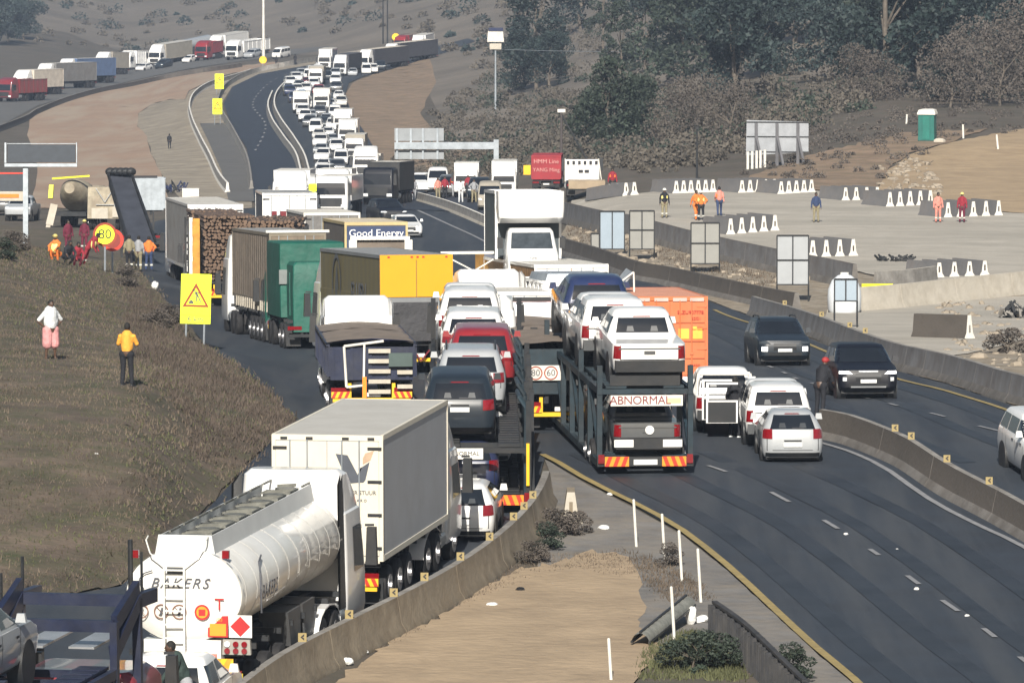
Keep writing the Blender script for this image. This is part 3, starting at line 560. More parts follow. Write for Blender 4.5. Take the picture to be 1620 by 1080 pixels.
def tractor(r, y, W=2.5, H=3.0, color=WHITE, roof=True, rearwheels=2, det=2, mirrors=BLKPL, deflector=None, base=0.0, fairing=None):
    """cab-over tractor: y = rear of its chassis; the cab sits 3.6 m further forward"""
    hw = W / 2; c0 = y + 3.0; c1 = y + 5.2
    S = Shell([(.55, c0 + .1, c1 - .03, hw - .04, .12), (.75, c0, c1 + .05, hw, .16), (1.5, c0, c1 + .05, hw, .2), (2.1, c0 + .02, c1 - .05, hw - .02, .22), (H - .15, c0 + .05, c1 - .25, hw - .06, .22), (H, c0 + .15, c1 - .45, hw - .2, .22)])
    ob('cab', S.build(MB()), color, r)
    if det >= 1:
        g = MB(); S.panel(g, 'front', -hw + .18, hw - .18, 1.62, H - .45, -hw + .24, hw - .24, off=.012, n=12); ob('windscreen', g, GLASS, r)
        g = MB(); S.panel(g, 'front', -.8, .8, .8, 1.4, off=.012, n=8); S.panel(g, 'front', -hw + .3, hw - .3, .58, .7, off=.02, n=8); ob('grille', g, BLKPL, r)
        for sg in (-1, 1):
            g = MB(); S.panel(g, 'front', sg * (hw - .5), sg * (hw - .1), .72, .95, off=.02, n=5); ob('headlight', g, LAMP, r)
            g = MB(); S.panel(g, 'left' if sg < 0 else 'right', c0 + .85, c1 - .3, 1.6, H - .5, c0 + .85, c1 - .45, off=.012); ob('side_window', g, GLASS, r)
            g = MB(); g.box(sg * (hw + .14) - .13, sg * (hw + .14) + .13, c1 - .12, c1 + .06, 1.6, 2.45, .02, .03); g.bar((sg * hw, c1 - .1, 2.5), (sg * (hw + .2), c1 - .05, 2.5), .05); g.bar((sg * hw, c1 - .1, 1.65), (sg * (hw + .2), c1 - .05, 1.65), .05); ob('mirror', g, mirrors, r)
    if roof:
        T = H + (roof if isinstance(roof, float) else .85)
        g = MB(); S2 = Shell([(H - .1, c0 + .1, c1 - .3, hw - .1, .25), (H + .2, c0 + .1, c1 - .5, hw - .12, .28), (T - .12, c0 + .12, c1 - 1.1, hw - .16, .28), (T, c0 + .2, c1 - 1.35, hw - .3, .25)]); S2.build(g); ob('roof_deflector', g, deflector or color, r)
        if det >= 2:
            for sg in (-1, 1): g = MB(); g.add([(sg * (hw - .03), c0 + .1, .9), (sg * (hw - .03), c0 - .55, .9), (sg * (hw - .06), c0 - .5, T - .25), (sg * (hw - .12), c0 + .15, T - .05)], [(0, 1, 2, 3)]); g.add([(sg * (hw - .08), c0 + .1, .9), (sg * (hw - .08), c0 - .55, .9), (sg * (hw - .11), c0 - .5, T - .25), (sg * (hw - .17), c0 + .15, T - .05)], [(0, 1, 2, 3)]); ob('side_fairing', g, fairing or deflector or color, r)
    g = MB()
    for sg in (-1, 1): g.box(sg * .42 - .05, sg * .42 + .05, y, c1 - .3, .75, 1.0)
    for yy in (y + .1, y + 2.4): g.box(-.42, .42, yy, yy + .12, .77, .98)
    ob('chassis', g, CHASSIS, r)
    if det >= 1:
        for sg in (-1, 1): g = MB(); g.cyl((sg * .95, y + 1.9 + .3, .72), (sg * .95, c0 - .05, .72), .3, n=14); ob('fuel_tank', g, ALU, r)
    wheel_set(r, [y + .6] if rearwheels == 1 else [y + .55, y + 1.85], hw - .02, .5, True, det)
    wheel_set(r, [c1 - .95], hw - .04, .5, False, det)
    if det >= 2:
        for sg in (-1, 1):
            g = MB(); n = 8
            for k in range(n):
                a0 = math.pi * k / n; a1 = math.pi * (k + 1) / n; yc = y + 1.2; ra = 1.28
                p = lambda a, x: (x, yc - math.cos(a) * ra, .55 + math.sin(a) * .62)
                x0, x1 = sg * (hw - .6), sg * (hw - .02); g.add([p(a0, x0), p(a0, x1), p(a1, x1), p(a1, x0), (x0, p(a0, 0)[1], p(a0, 0)[2] + .03), (x1, p(a0, 0)[1], p(a0, 0)[2] + .03), (x1, p(a1, 0)[1], p(a1, 0)[2] + .03), (x0, p(a1, 0)[1], p(a1, 0)[2] + .03)], [(0, 1, 2, 3), (4, 7, 6, 5), (0, 4, 5, 1), (3, 2, 6, 7), (1, 5, 6, 2), (0, 3, 7, 4)])
            ob('mud_guard', g, color, r)
def chevron_board(r, x0, x1, z0, z1, y=-.02, a=None, b=None, flip=False):
    g = MB(); g.box(x0, x1, y, y + .03, z0, z1, 0); n = 3; w_ = (x1 - x0); st = w_ / n
    for k in range(n):
        s = x0 + k * st; sh = st * .45; q = [(s, z0), (s + st * .5, z0), (s + st * .5 + sh, z1), (s + sh, z1)]
        if flip: q = [(x0 + x1 - a_, b_) for a_, b_ in q][::-1]
        q = [(min(max(a_, x0), x1), b_) for a_, b_ in q]; g.add([(a_, y - .004, b_) for a_, b_ in q], [(0, 1, 2, 3)], 1)
    ob('chevron_board', g, [a or YELREF, b or REDREF], r)
def trailer_base(r, L, W=2.5, deck=1.2, axles=3, det=2, chev=True, bumper=None, dy=1.25, first=1.2):
    hw = W / 2; g = MB()
    for sg in (-1, 1): g.box(sg * .5 - .07, sg * .5 + .07, .1, L - .1, deck - .38, deck - .06)
    for k in range(int(L / 1.2) + 1): g.box(-hw + .05, hw - .05, .15 + k * (L - .4) / max(1, int(L / 1.2)), .25 + k * (L - .4) / max(1, int(L / 1.2)), deck - .16, deck - .04)
    if L > 7:
        for sg in (-1, 1): g.box(sg * .8 - .06, sg * .8 + .06, L - 3.0, L - 2.85, .25, deck - .1)
    ob('chassis', g, CHASSIS, r)
    wheel_set(r, [first + k * dy for k in range(axles)], hw, .5, True, det)
    g = MB(); g.box(-hw + .1, hw - .1, .02, .14, .5, .62); g.box(-.7, -.6, .05, .15, .6, deck - .2); g.box(.6, .7, .05, .15, .6, deck - .2); ob('underrun_bumper', g, bumper or (YELREF if chev and det > 1 else CHASSIS), r)
    if det >= 1:
        for sg in (-1, 1):
            g = MB(); g.box(sg * (hw - .32) - .27, sg * (hw - .32) + .27, .0, .05, .78, .92); ob('tail_light', g, TAIL, r)
            g = MB(); g.box(sg * (hw - .32) - .28, sg * (hw - .32) + .28, .5, .52, .15, .75); ob('mud_flap', g, BLKPL, r)
        if chev: chevron_board(r, -hw + .06, -hw + .62, .62, .8); chevron_board(r, hw - .62, hw - .06, .62, .8, flip=True)
        g = MB(); g.box(-.26, .26, -.02, 0, .66, .78); ob('number_plate', g, PLATE, r)
def box_body(r, L, W, z0, z1, color, y0=0.0, det=2, roofm=None, doors=True, frame=None, hinges=True, sidem=None, flutes=0.0, trim=None, seams=True):
    """closed box: skin, roof, corner posts, rear doors with hinges and lock rods"""
    hw = W / 2; g = MB(); t = .02
    if flutes:
        n = int(L / flutes); P = []
        for k in range(n + 1):
            y = y0 + .06 + (L - .12) * k / n; P.append(y)
        for sg in (-1, 1):
            for k in range(n):
                d = .035 if k % 2 else 0.0; x = sg * (hw - d); ya, yb = P[k], P[k + 1]
                g.add([(x, ya, z0 + .08), (x, yb, z0 + .08), (x, yb, z1 - .06), (x, ya, z1 - .06)], [(0, 1, 2, 3)])
                if k < n - 1: d2 = .035 if (k + 1) % 2 else 0.0; x2 = sg * (hw - d2); g.add([(x, yb, z0 + .08), (x2, yb, z0 + .08), (x2, yb, z1 - .06), (x, yb, z1 - .06)], [(0, 1, 2, 3)])
        g.box(-hw + .04, hw - .04, y0 + L - .05, y0 + L - .01, z0, z1 - .02); g.box(-hw + .01, hw - .01, y0 + .06, y0 + L, z0, z0 + .1)
        g.box(-hw + .04, hw - .04, y0 + .05, y0 + .08, z0, z1 - .02)
    else:
        g.box(-hw + t, hw - t, y0 + t, y0 + L - t, z0, z1 - t)
        if det >= 1 and seams:
            for k in range(1, int(L / .62)):
                y_ = y0 + k * L / int(L / .62)
                for sg in (-1, 1): a, b = sorted((sg * (hw - t), sg * (hw - t + .005))); g.box(a, b, y_ - .02, y_ + .02, z0 + .1, z1 - .12)
    ob('box_skin', g, sidem or color, r)
    g = MB(); g.box(-hw + .05, hw - .05, y0 + .05, y0 + L - .05, z1 - t, z1 + .005)
    n = int(L / 1.2)
    for k in range(1, n if seams else 1): g.box(-hw + .06, hw - .06, y0 + k * L / n - .02, y0 + k * L / n + .02, z1 + .005, z1 + .012)
    ob('roof', g, roofm or color, r)
    g = MB(); f = .09
    for sg in (-1, 1):
        for yy in (y0, y0 + L - f): g.box(min(sg * hw, sg * (hw - f)), max(sg * hw, sg * (hw - f)), yy, yy + f, z0 - .05, z1 + .01)
        g.box(min(sg * (hw + .003), sg * (hw - .07)), max(sg * (hw + .003), sg * (hw - .07)), y0 + f, y0 + L - f, z1 - .1, z1 + .015)
        g.box(min(sg * (hw + .003), sg * (hw - .07)), max(sg * (hw + .003), sg * (hw - .07)), y0 + f, y0 + L - f, z0 - .05, z0 + .08)
    g.box(-hw + f, hw - f, y0, y0 + f, z1 - .12, z1 + .012); g.box(-hw + f, hw - f, y0, y0 + f, z0 - .1, z0 + .06); g.box(-hw + f, hw - f, y0 + L - f, y0 + L, z1 - .1, z1 + .012)
    ob('frame', g, frame or color, r)
    if doors:
        for sg in (-1, 1):
            a, b = sorted((sg * .015, sg * (hw - f - .01))); g = MB(); g.box(a, b, y0 - .012, y0 + .03, z0 + .08, z1 - .14); d = ob('door', g, color, r)
            if det >= 1:
                g = MB()
                for q in (.28, .62): g.cyl((a + (b - a) * q, y0 - .04, z0 + .02), (a + (b - a) * q, y0 - .04, z1 - .1), .018, n=6); g.box(a + (b - a) * q - .05, a + (b - a) * q + .05, y0 - .06, y0 - .02, z0 + .75, z0 + .82)
                ob('lock_rod', g, trim or GALV, d)
                if hinges:
                    g = MB(); o = sg * (hw - .03)
                    for k in range(4): zz = z0 + .22 + k * (z1 - z0 - .55) / 3; p, q = sorted((o, sg * (hw - .36))); g.box(p, q, y0 - .03, y0 - .012, zz, zz + .07)
                    ob('hinge', g, trim or CHASSIS, d)
def tarp_top(r, L, W, z0, z1, m, y0=0.0, ribs=6, seed=1, ridge=.12, name='tarpaulin', overhang=.35):
    """sagging cover over an open body, hanging a little over its sides"""
    rnd = random.Random(seed); nx, ny = 8, ribs * 4; V = []; F = []; hw = W / 2 + .02
    for j in range(ny + 1):
        t = j / ny; y = y0 + L * t; sag = -.09 * abs(math.sin(math.pi * t * ribs))
        V.append((-hw - .01, y, z1 - overhang + rnd.uniform(-.08, .08)))
        for i in range(nx + 1):
            s = i / nx * 2 - 1; V.append((s * hw, y, z1 + (ridge * (1 - s * s)) + sag * (1 - s * s) + rnd.uniform(-.015, .015)))
        V.append((hw + .01, y, z1 - overhang + rnd.uniform(-.08, .08)))
    n = nx + 3
    for j in range(ny):
        for i in range(n - 1): k = j * n + i; F.append((k, k + 1, k + n + 1, k + n))
    g = MB(); g.add(V, F, 0, True); return ob(name, g, m, r)
def open_body(r, L, W, z0, z1, m, y0=0.0, ribs=8, inner=None, tail=True, ribm=None):
    hw = W / 2; t = .05; g = MB(); g.box(-hw, -hw + t, y0, y0 + L, z0, z1); g.box(hw - t, hw, y0, y0 + L, z0, z1); g.box(-hw + t, hw - t, y0 + L - t, y0 + L, z0, z1 + .1); g.box(-hw + t, hw - t, y0, y0 + L - t, z0, z0 + .08)
    ob('load_body', g, m, r)
    g = MB()
    for sg in (-1, 1):
        for k in range(ribs + 1): y = y0 + .05 + k * (L - .15) / ribs; a, b = sorted((sg * (hw + .002), sg * (hw + .06))); g.box(a, b, y, y + .07, z0, z1 - .02)
        a, b = sorted((sg * (hw - .04), sg * (hw + .07))); g.box(a, b, y0, y0 + L, z1 + .001, z1 + .08)
    ob('side_rib', g, ribm or m, r)
    if tail: g = MB(); g.box(-hw + t + .002, hw - t - .002, y0 - .02, y0 + .04, z0 - .1, z1 - .02); [g.box(-hw + .1 + k * .55, -hw + .18 + k * .55, y0 - .06, y0 - .02, z0 - .1, z1 - .04) for k in range(5)]; ob('tailgate', g, m, r)
def place_truck(px, d, heading, name, label, cat='truck', group=None, L=10.0, facing=False):
    p = gd(px, d); M = frame(p, heading + (180 if facing else 0), L)
    if facing: M = frame(p, heading + 180, L) @ Matrix.Translation((0, -L, 0))
    return root(name, label, cat, group, M)
def topH(py, d, px): return ztop(py, d) - gd(px, d).z
# ---------------------------------------------------------------- people: limbs grown together by a voxel remesh
def capsule(mb, p, q, r0, r1, n=10):
    p, q = Vector(p), Vector(q); mb.cyl(p, q, r0, r1, n); mb.sphere(p, r0, nu=n, nv=6); mb.sphere(q, r1, nu=n, nv=6)
def remesh(mb, name, vox, sm=3):
    me = mb.mesh(name); o = bpy.data.objects.new(name, me); COL.objects.link(o)
    m = o.modifiers.new('r', 'REMESH'); m.mode = 'VOXEL'; m.voxel_size = vox; m.use_smooth_shade = True
    s = o.modifiers.new('s', 'SMOOTH'); s.iterations = sm; s.factor = 0.5
    dg = bpy.context.evaluated_depsgraph_get(); out = bpy.data.meshes.new_from_object(o.evaluated_get(dg)); bpy.data.objects.remove(o)
    out.polygons.foreach_set('use_smooth', [True] * len(out.polygons)); out.materials.clear(); out.materials.append(None); return out
POSES = {   # shoulders, elbows, wrists (left, right), hips, knees, ankles, torso lean; +Y forward, 1.75 m tall
 'stand': dict(el=((-.26, .0, 1.14), (.26, .0, 1.14)), wr=((-.28, .06, .88), (.28, .06, .88)), kn=((-.11, .02, .5), (.11, .02, .5)), an=((-.13, 0, .09), (.13, 0, .09)), lean=0.0),
 'walk': dict(el=((-.25, .1, 1.15), (.25, -.12, 1.15)), wr=((-.24, .28, .95), (.26, -.18, .9)), kn=((-.1, -.08, .5), (.1, .2, .52)), an=((-.1, -.34, .14), (.1, .24, .09)), lean=0.05),
 'phone': dict(el=((-.27, .1, 1.17), (.27, .12, 1.17)), wr=((-.16, .3, 1.28), (.12, .3, 1.3)), kn=((-.1, .02, .5), (.12, .03, .5)), an=((-.12, 0, .09), (.15, .02, .09)), lean=0.03),
 'hips': dict(el=((-.38, -.05, 1.17), (.38, -.05, 1.17)), wr=((-.2, .02, 1.0), (.2, .02, 1.0)), kn=((-.12, .02, .5), (.12, .02, .5)), an=((-.15, 0, .09), (.15, 0, .09)), lean=0.0),
 'lean': dict(el=((-.26, .32, 1.0), (.26, .3, 1.0)), wr=((-.2, .52, .88), (.2, .5, .86)), kn=((-.11, .04, .5), (.11, -.02, .5)), an=((-.13, 0, .09), (.13, -.12, .09)), lean=0.42),
 'crouch': dict(el=((-.24, .38, .62), (.24, .38, .62)), wr=((-.12, .5, .42), (.12, .5, .42)), kn=((-.17, .32, .5), (.17, .32, .5)), an=((-.14, .05, .09), (.14, .05, .09)), lean=0.5, drop=.5)}
def person_meshes(pose, fat=1.0, vox=0.014, skirt=False):
    k = ('person', pose, fat, vox, skirt)
    if k in MESHES: return MESHES[k]
    P = POSES[pose]; le = P['lean']; dr = P.get('drop', 0); hipz = .93 - dr; hipy = 0 if not dr else -.12
    hip = Vector((0, hipy, hipz)); ch = hip + Vector((0, math.sin(le) * .5, math.cos(le) * .5 - .0)); nk = hip + Vector((0, math.sin(le) * .57, math.cos(le) * .57)); hd = nk + Vector((0, .03 + math.sin(le) * .1, .155))
    sh = [ch + Vector((s * .185, 0, -.03)) for s in (-1, 1)]; hp = [hip + Vector((s * .1, 0, -.02)) for s in (-1, 1)]
    el = [Vector(q) for q in P['el']]; wr = [Vector(q) for q in P['wr']]; kn = [Vector(q) for q in P['kn']]; an = [Vector(q) for q in P['an']]
    b = MB()
    capsule(b, hip, ch, .135 * fat, .14 * fat, 14)
    for s in (0, 1):
        capsule(b, sh[s], el[s], .052, .042); capsule(b, el[s], wr[s], .042, .027)
        capsule(b, hp[s], kn[s], .085 * (.6 + .4 * fat), .055); capsule(b, kn[s], an[s], .055, .036)
        capsule(b, an[s], an[s] + Vector((0, .14, -.05)), .038, .03)
        d = (wr[s] - el[s]).normalized(); sd_ = -1 if s == 0 else 1; side = Vector((0, 1, 0)) if abs(d.y) < .8 else Vector((1, 0, 0)); palm = wr[s] + d * .05
        capsule(b, wr[s], wr[s] + d * .09, .024, .03, 8)
        for f in range(4):
            o = side * ((f - 1.5) * .02); ln = (.062, .075, .07, .055)[f]; p0 = wr[s] + d * .1 + o; p1 = p0 + d * ln * .6; p2 = p1 + (d * .7 + Vector((-sd_ * .5, 0, 0))).normalized() * ln * .5
            capsule(b, p0, p1, .0095, .0088, 6); capsule(b, p1, p2, .0088, .0075, 6)
        t0 = wr[s] + d * .04 + side * .03; capsule(b, t0, t0 + (side * .8 + d).normalized() * .055, .011, .009, 6)
    capsule(b, nk - Vector((0, 0, .06)), nk + Vector((0, .01, .08)), .056, .054)
    capsule(b, sh[0], sh[1], .06, .06)
    b.sphere(hd, .1, .8, .98, 1.17, 14, 12); b.sphere(hd + Vector((0, .045, -.06)), .06, .85, .8, .75); b.sphere(hd + Vector((0, .103, -.01)), .017, .8, 1, 1.4, 8, 6)
    for s in (-1, 1): b.sphere(hd + Vector((s * .082, 0, -.005)), .022, .4, .9, 1.3, 8, 6)
    out = {'body': remesh(b, 'body', vox, 2)}
    c = MB(); capsule(c, hip + (ch - hip) * .22, ch, .15 * fat, .158 * fat, 14); capsule(c, sh[0], sh[1], .075, .075)
    c.sphere(hip + (ch - hip) * .45 + Vector((0, .02, 0)), .165 * fat, 1.1, .8, 1.3)
    c.sphere(ch + Vector((0, 0, -.1)), .15 * fat, 1.25, .72, 1.2)
    for s in (0, 1): capsule(c, sh[s], sh[s] + (el[s] - sh[s]) * .85, .068, .064)
    out['shirt'] = remesh(c, 'shirt', vox, 3)
    c2 = MB()
    for s in (0, 1): capsule(c2, el[s] + (sh[s] - el[s]) * .3, wr[s] - (wr[s] - el[s]) * .1, .058, .045)
    out['sleeve'] = remesh(c2, 'sleeve', vox, 2)
    c = MB(); capsule(c, hp[0], hp[1], .125 * fat, .125 * fat)
    if skirt:
        for s in (0, 1): capsule(c, hp[s], kn[s] + Vector((0, 0, .0)), .12 * fat, .12 * fat)
    else:
        for s in (0, 1): capsule(c, hp[s], kn[s], .1 * (.6 + .4 * fat), .072); capsule(c, kn[s], an[s] + Vector((0, 0, .03)), .072, .06)
    out['trousers'] = remesh(c, 'trousers', vox, 3)
    c = MB()
    for s in (0, 1): capsule(c, an[s] + Vector((0, -.04, -.045)), an[s] + Vector((0, .15, -.05)), .048, .042)
    out['shoes'] = remesh(c, 'shoes', vox, 1)
    for s in (0, 1):
        c = MB(); q = kn[s] + (an[s] - kn[s]) * .35; q2 = kn[s] + (an[s] - kn[s]) * .55; c.cyl(q, q2, .082, .078, 12); out['band', s] = c.mesh('reflective_band')
    c = MB(); c.sphere(hd + Vector((0, -.018, .025)), .104, .84, .98, 1.1, 14, 10); out['hair'] = c.mesh('hair')
    c = MB(); c.sphere(hd + Vector((0, 0, .05)), .115, .95, 1.1, .85, 14, 8); c.cyl(hd + Vector((0, .03, .035)), hd + Vector((0, .03, .05)), .135, .13, 14); out['helmet'] = c.mesh('helmet')
    c = MB(); p = ch - Vector((0, 0, .18)); c.sphere(p, .172 * fat, 1.22, .8, 1.5, 16, 10); out['vest'] = c.mesh('vest')
    for s, nm in ((-1, 'l'), (1, 'r')): pass
    c = MB(); c.sphere(hd + Vector((-.032, .088, .012)), .011, nu=8, nv=6); c.sphere(hd + Vector((.032, .088, .012)), .011, nu=8, nv=6); out['eyes'] = c.mesh('eyes')
    c = MB(); c.box(-.028, .028, .1, .112, -.006, .006); out['mouth'] = (c.mesh('mouth'), hd + Vector((0, -.005, -.055)))
    MESHES[k] = out; return out
BAND = mat('reflective band', (.6, .6, .55), .4)
SKIN = mat('brown skin', (0.09, 0.05, 0.033), 0.5, var=0.1); HAIR = mat('black hair', (0.012, 0.011, 0.01), 0.8, var=0.2)
def cloth(n, c): return mat(n + ' cloth', c, 0.85, var=0.18, scale=7, bump=0.3, bscale=12)
def person(label, M, pose='stand', shirt=None, trousers=None, fat=1.0, vest=None, helmet=None, long_sleeves=True, vox=0.03, group=None, h=1.0, skirt=False, shoes=None, bands=False):
    D = person_meshes(pose, fat, vox, skirt); r = root('person', label, 'person', group, M @ Matrix.Scale(h, 4))
    ob('body', D['body'], SKIN, r); ob('shirt', D['shirt'], shirt, r)
    if long_sleeves: ob('sleeve', D['sleeve'], shirt, r)
    ob('trousers', D['trousers'], trousers, r); ob('shoes', D['shoes'], shoes or BLKPL, r)
    if vox < .02: ob('eyes', D['eyes'], BLKPL, r); ob('mouth', D['mouth'][0], cloth('lip', (.12, .04, .035)), r, D['mouth'][1])
    if helmet: ob('helmet', D['helmet'], helmet, r)
    else: ob('hair', D['hair'], HAIR, r)
    if vest: ob('vest', D['vest'], vest, r)
    if bands: [ob('reflective_band', D['band', s], BAND, r) for s in (0, 1)]
    return r
# ---------------------------------------------------------------- trees
def quads(centers, size, rng, flat=0.0):
    n = len(centers); a = rng.normal(size=(n, 3)); a /= np.linalg.norm(a, axis=1)[:, None]; b = rng.normal(size=(n, 3)); b -= (a * b).sum(1)[:, None] * a; b /= np.linalg.norm(b, axis=1)[:, None]
    s = size * rng.uniform(.5, 1.2, n)[:, None]; a = a * s; b = b * s * .6
    v = np.stack([centers - a, centers - b * .9, centers + a, centers + b], 1).reshape(-1, 3); return v
def qmesh(name, v):
    n = len(v) // 4; me = bpy.data.meshes.new(name); me.vertices.add(len(v)); me.vertices.foreach_set('co', v.astype(np.float32).ravel()); me.loops.add(len(v)); me.loops.foreach_set('vertex_index', np.arange(len(v)))
    me.polygons.add(n); me.polygons.foreach_set('loop_start', np.arange(0, 4 * n, 4)); me.polygons.foreach_set('loop_total', np.full(n, 4)); me.update(); me.validate(); me.materials.append(None); return me
def crown_mesh(seed, h, w, n=2600, size=.34, clumps=26, base=.22, gaps=.55, kind='round'):
    rng = np.random.default_rng(seed); C = []
    for k in range(clumps):
        t = rng.uniform(0, 1); z = h * (base + (1 - base) * t)
        prof = {'round': math.sin(math.pi * min(1, .18 + t * .8)) ** .7, 'tall': (1 - t * .55), 'bush': math.sqrt(max(0.05, 1 - t * t))}[kind]
        a = rng.uniform(0, 2 * math.pi); rr = w / 2 * prof * rng.uniform(.25, 1.0); C.append((rr * math.cos(a), rr * math.sin(a), z, rng.uniform(.13, .24) * w * (.7 + .5 * rng.random())))
    C = np.array(C); idx = rng.choice(clumps, n, p=C[:, 3]**2 / (C[:, 3]**2).sum()); d = rng.normal(size=(n, 3)); d /= np.linalg.norm(d, axis=1)[:, None]
    r = C[idx, 3] * rng.uniform(.55, 1.0, n)**.6; p = C[idx, :3] + d * r[:, None] * np.array([1, 1, .8]); p[:, 2] = np.maximum(p[:, 2], .15)
    return qmesh('crown', quads(p, size, rng)), C
def trunk_mesh(seed, h, C, r0=.25):
    rng = random.Random(seed); g = MB(); pts = [(0, 0, -.4)]; x = y = 0
    for k in range(1, 6): x += rng.uniform(-.25, .25); y += rng.uniform(-.25, .25); pts.append((x, y, h * .8 * k / 5))
    for k in range(5): g.cyl(pts[k], pts[k + 1], r0 * (1 - k * .17), r0 * (1 - (k + 1) * .17), 8, cap=False)
    for c in list(C)[:9]:
        k = min(4, max(1, int(c[2] / h * 4))); g.cyl(pts[k], (c[0], c[1], c[2]), r0 * .35, r0 * .08, 5, cap=False)
    return g.mesh('trunk')
LEAF = {'dark': mat('dark gum leaves', (0.015, 0.028, 0.026), 0.7, var=0.6, scale=.35), 'green': mat('olive leaves', (0.027, 0.04, 0.027), 0.7, var=0.5, scale=.35), 'blue': mat('grey green leaves', (0.024, 0.04, 0.038), 0.7, var=0.4, scale=.35), 'dry': mat('dry brown twigs', (0.1, 0.086, 0.075), 0.9, var=0.35, scale=.5)}
BARK = mat('grey bark', (0.13, 0.11, 0.09), 0.9, var=0.35, scale=3)
TREET = {}
def tree_template(kind, i):
    k = (kind, i)
    if k not in TREET:
        sp = {'tall': (15, 8.5, 6000, .25, 30, .16, 'tall', .3), 'round': (9, 8.5, 5000, .24, 28, .16, 'round', .24), 'thin': (12, 5.5, 3000, .23, 18, .25, 'round', .2), 'bush': (3.2, 4.2, 2600, .14, 16, .02, 'bush', .08), 'bare': (5.0, 6.0, 3600, .11, 22, .1, 'round', .12)}[kind]
        me, C = crown_mesh(i * 17 + len(kind), sp[0], sp[1], sp[2], sp[3], sp[4], sp[5], kind=sp[6]); TREET[k] = (me, trunk_mesh(i * 7 + 1, sp[0], C, sp[7]))
    return TREET[k]
def tree(px, d, kind, i, leaf, label, sc=1.0, rot=0.0, group=None, cat='tree', name=None, sz=None):
    p = gd(px, d); r = root(name or {'tall': 'gum_tree', 'round': 'tree', 'thin': 'tree', 'bush': 'bush', 'bare': 'bare_bush'}[kind], label, cat, group, Matrix.Translation(p) @ Matrix.Rotation(rot, 4, 'Z') @ Matrix.Diagonal((sc, sc, (sz or sc), 1)))
    c, t = tree_template(kind, i); ob('crown', c, LEAF[leaf], r); ob('trunk', t, BARK, r); return r
# ---------------------------------------------------------------- concrete barriers
def resample(P, step):
    out = [P[0]]; acc = 0.0
    for a, b in zip(P[:-1], P[1:]):
        l = (b - a).length; t = step - acc
        while t <= l: out.append(a + (b - a) * (t / l)); t += step
        acc = (acc + l) % step
    return out
def nj_profile(h, wb=.3, wt=.09): return [(-wb, 0), (-wb, .08), (-wb * .62, .3 * h), (-wt, h), (wt, h), (wb * .62, .3 * h), (wb, .08), (wb, 0)]
def barrier(label, pts, h=.85, unit=6.0, mats=(CONC, CONC, CONC), group=None, world=None, wb=.3, refl=None, name='concrete_barrier', reflm=None, sub=6, shift=0.0, cat='barrier'):
    """precast units stood end to end along a ground path; materials: faces, foot slopes, top; darker faces over lighter feet are painted shade"""
    P = world or wpath(pts, 1.5); Q = resample(P, unit / sub)
    c = Q[len(Q) // 2]; r = root(name, label, cat, group, Matrix.Translation(c)); prof = nj_profile(h, wb); n = len(prof)
    for u in range(0, len(Q) - sub, sub):
        seg = Q[u:u + sub + 1]; g = MB(); rings = []
        for i, p in enumerate(seg):
            a = seg[max(0, i - 1)]; b = seg[min(len(seg) - 1, i + 1)]; d = b - a; d.z = 0; d.normalize(); s = Vector((d.y, -d.x, 0))
            q = p + (d * .015 if i == 0 else (-d * .015 if i == len(seg) - 1 else Vector())) + s * shift
            rings.append([tuple(q - c + s * x + Vector((0, 0, z - (.05 if z == 0 else 0)))) for x, z in prof])
        vs = [p for rr in rings for p in rr]
        for k in range(len(rings) - 1):
            for i in range(n):
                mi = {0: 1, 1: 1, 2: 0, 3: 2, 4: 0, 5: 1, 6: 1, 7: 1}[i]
                g.add([rings[k][i], rings[k][(i + 1) % n], rings[k + 1][(i + 1) % n], rings[k + 1][i]], [(0, 1, 2, 3)], mi)
        g.add(rings[0], [tuple(range(n))], 1); g.add(rings[-1], [tuple(range(n))[::-1]], 1)
        ob('barrier_unit', g.mesh('barrier_unit', 3), list(mats), r)
    if refl:
        for px, py in refl:                        # small chevron plates standing on top: sighted at their feet
            best = min(range(1, len(Q) - 1), key=lambda i: abs(project(Q[i] + Vector((0, 0, h)))[0] - px)); p = Q[best]; g = MB()
            g.box(-.09, .09, -.012, .012, 0, .19, 0); g.add([(-.04, -.016, .1), (.04, -.016, .17), (.04, -.016, .12), (.0, -.016, .1), (.04, -.016, .08), (.04, -.016, .03)], [(0, 3, 2, 1), (0, 5, 4, 3)], 1)
            ob('reflector', g.mesh('reflector', 2), [reflm or MC_CHEV, INK], r, p - c + Vector((0, 0, h)))
    return r
MC_CHEV = mat('faded yellow plate', (0.32, 0.25, 0.11), 0.6, var=0.15)
def project(p):
    f = Vector((0, CT_, -ST_)); u = Vector((0, ST_, CT_)); v = Vector(p) - Vector((0, 0, CAMZ)); w_ = v.dot(f); return (810 + FPX * v.x / w_, 540 - FPX * v.dot(u) / w_)
barrier('dusty brown concrete barrier with yellow chevron plates beside the tanker', [(330, 1190), (440, 1100), (560, 1035), (660, 983), (740, 935), (800, 888), (845, 838), (866, 790), (868, 752)], .85, 6.0, (CONCB, CONCB, CONC), refl=[(470, 1027), (545, 985), (616, 952), (679, 922), (731, 896), (777, 869), (811, 843), (831, 819), (845, 800)])
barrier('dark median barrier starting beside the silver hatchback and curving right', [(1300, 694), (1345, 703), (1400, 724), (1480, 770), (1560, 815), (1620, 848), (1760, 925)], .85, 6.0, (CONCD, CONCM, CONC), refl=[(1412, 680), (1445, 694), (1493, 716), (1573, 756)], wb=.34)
barrier('grey concrete barrier along the outer edge behind the two black cars', [(1192, 499), (1240, 514), (1300, 536), (1400, 577), (1500, 603), (1620, 640), (1800, 705)], .9, 4.0, (BLKSIDE, CONCM, CONC), refl=[(1242, 497), (1300, 517), (1345, 532), (1370, 540)], wb=.34)
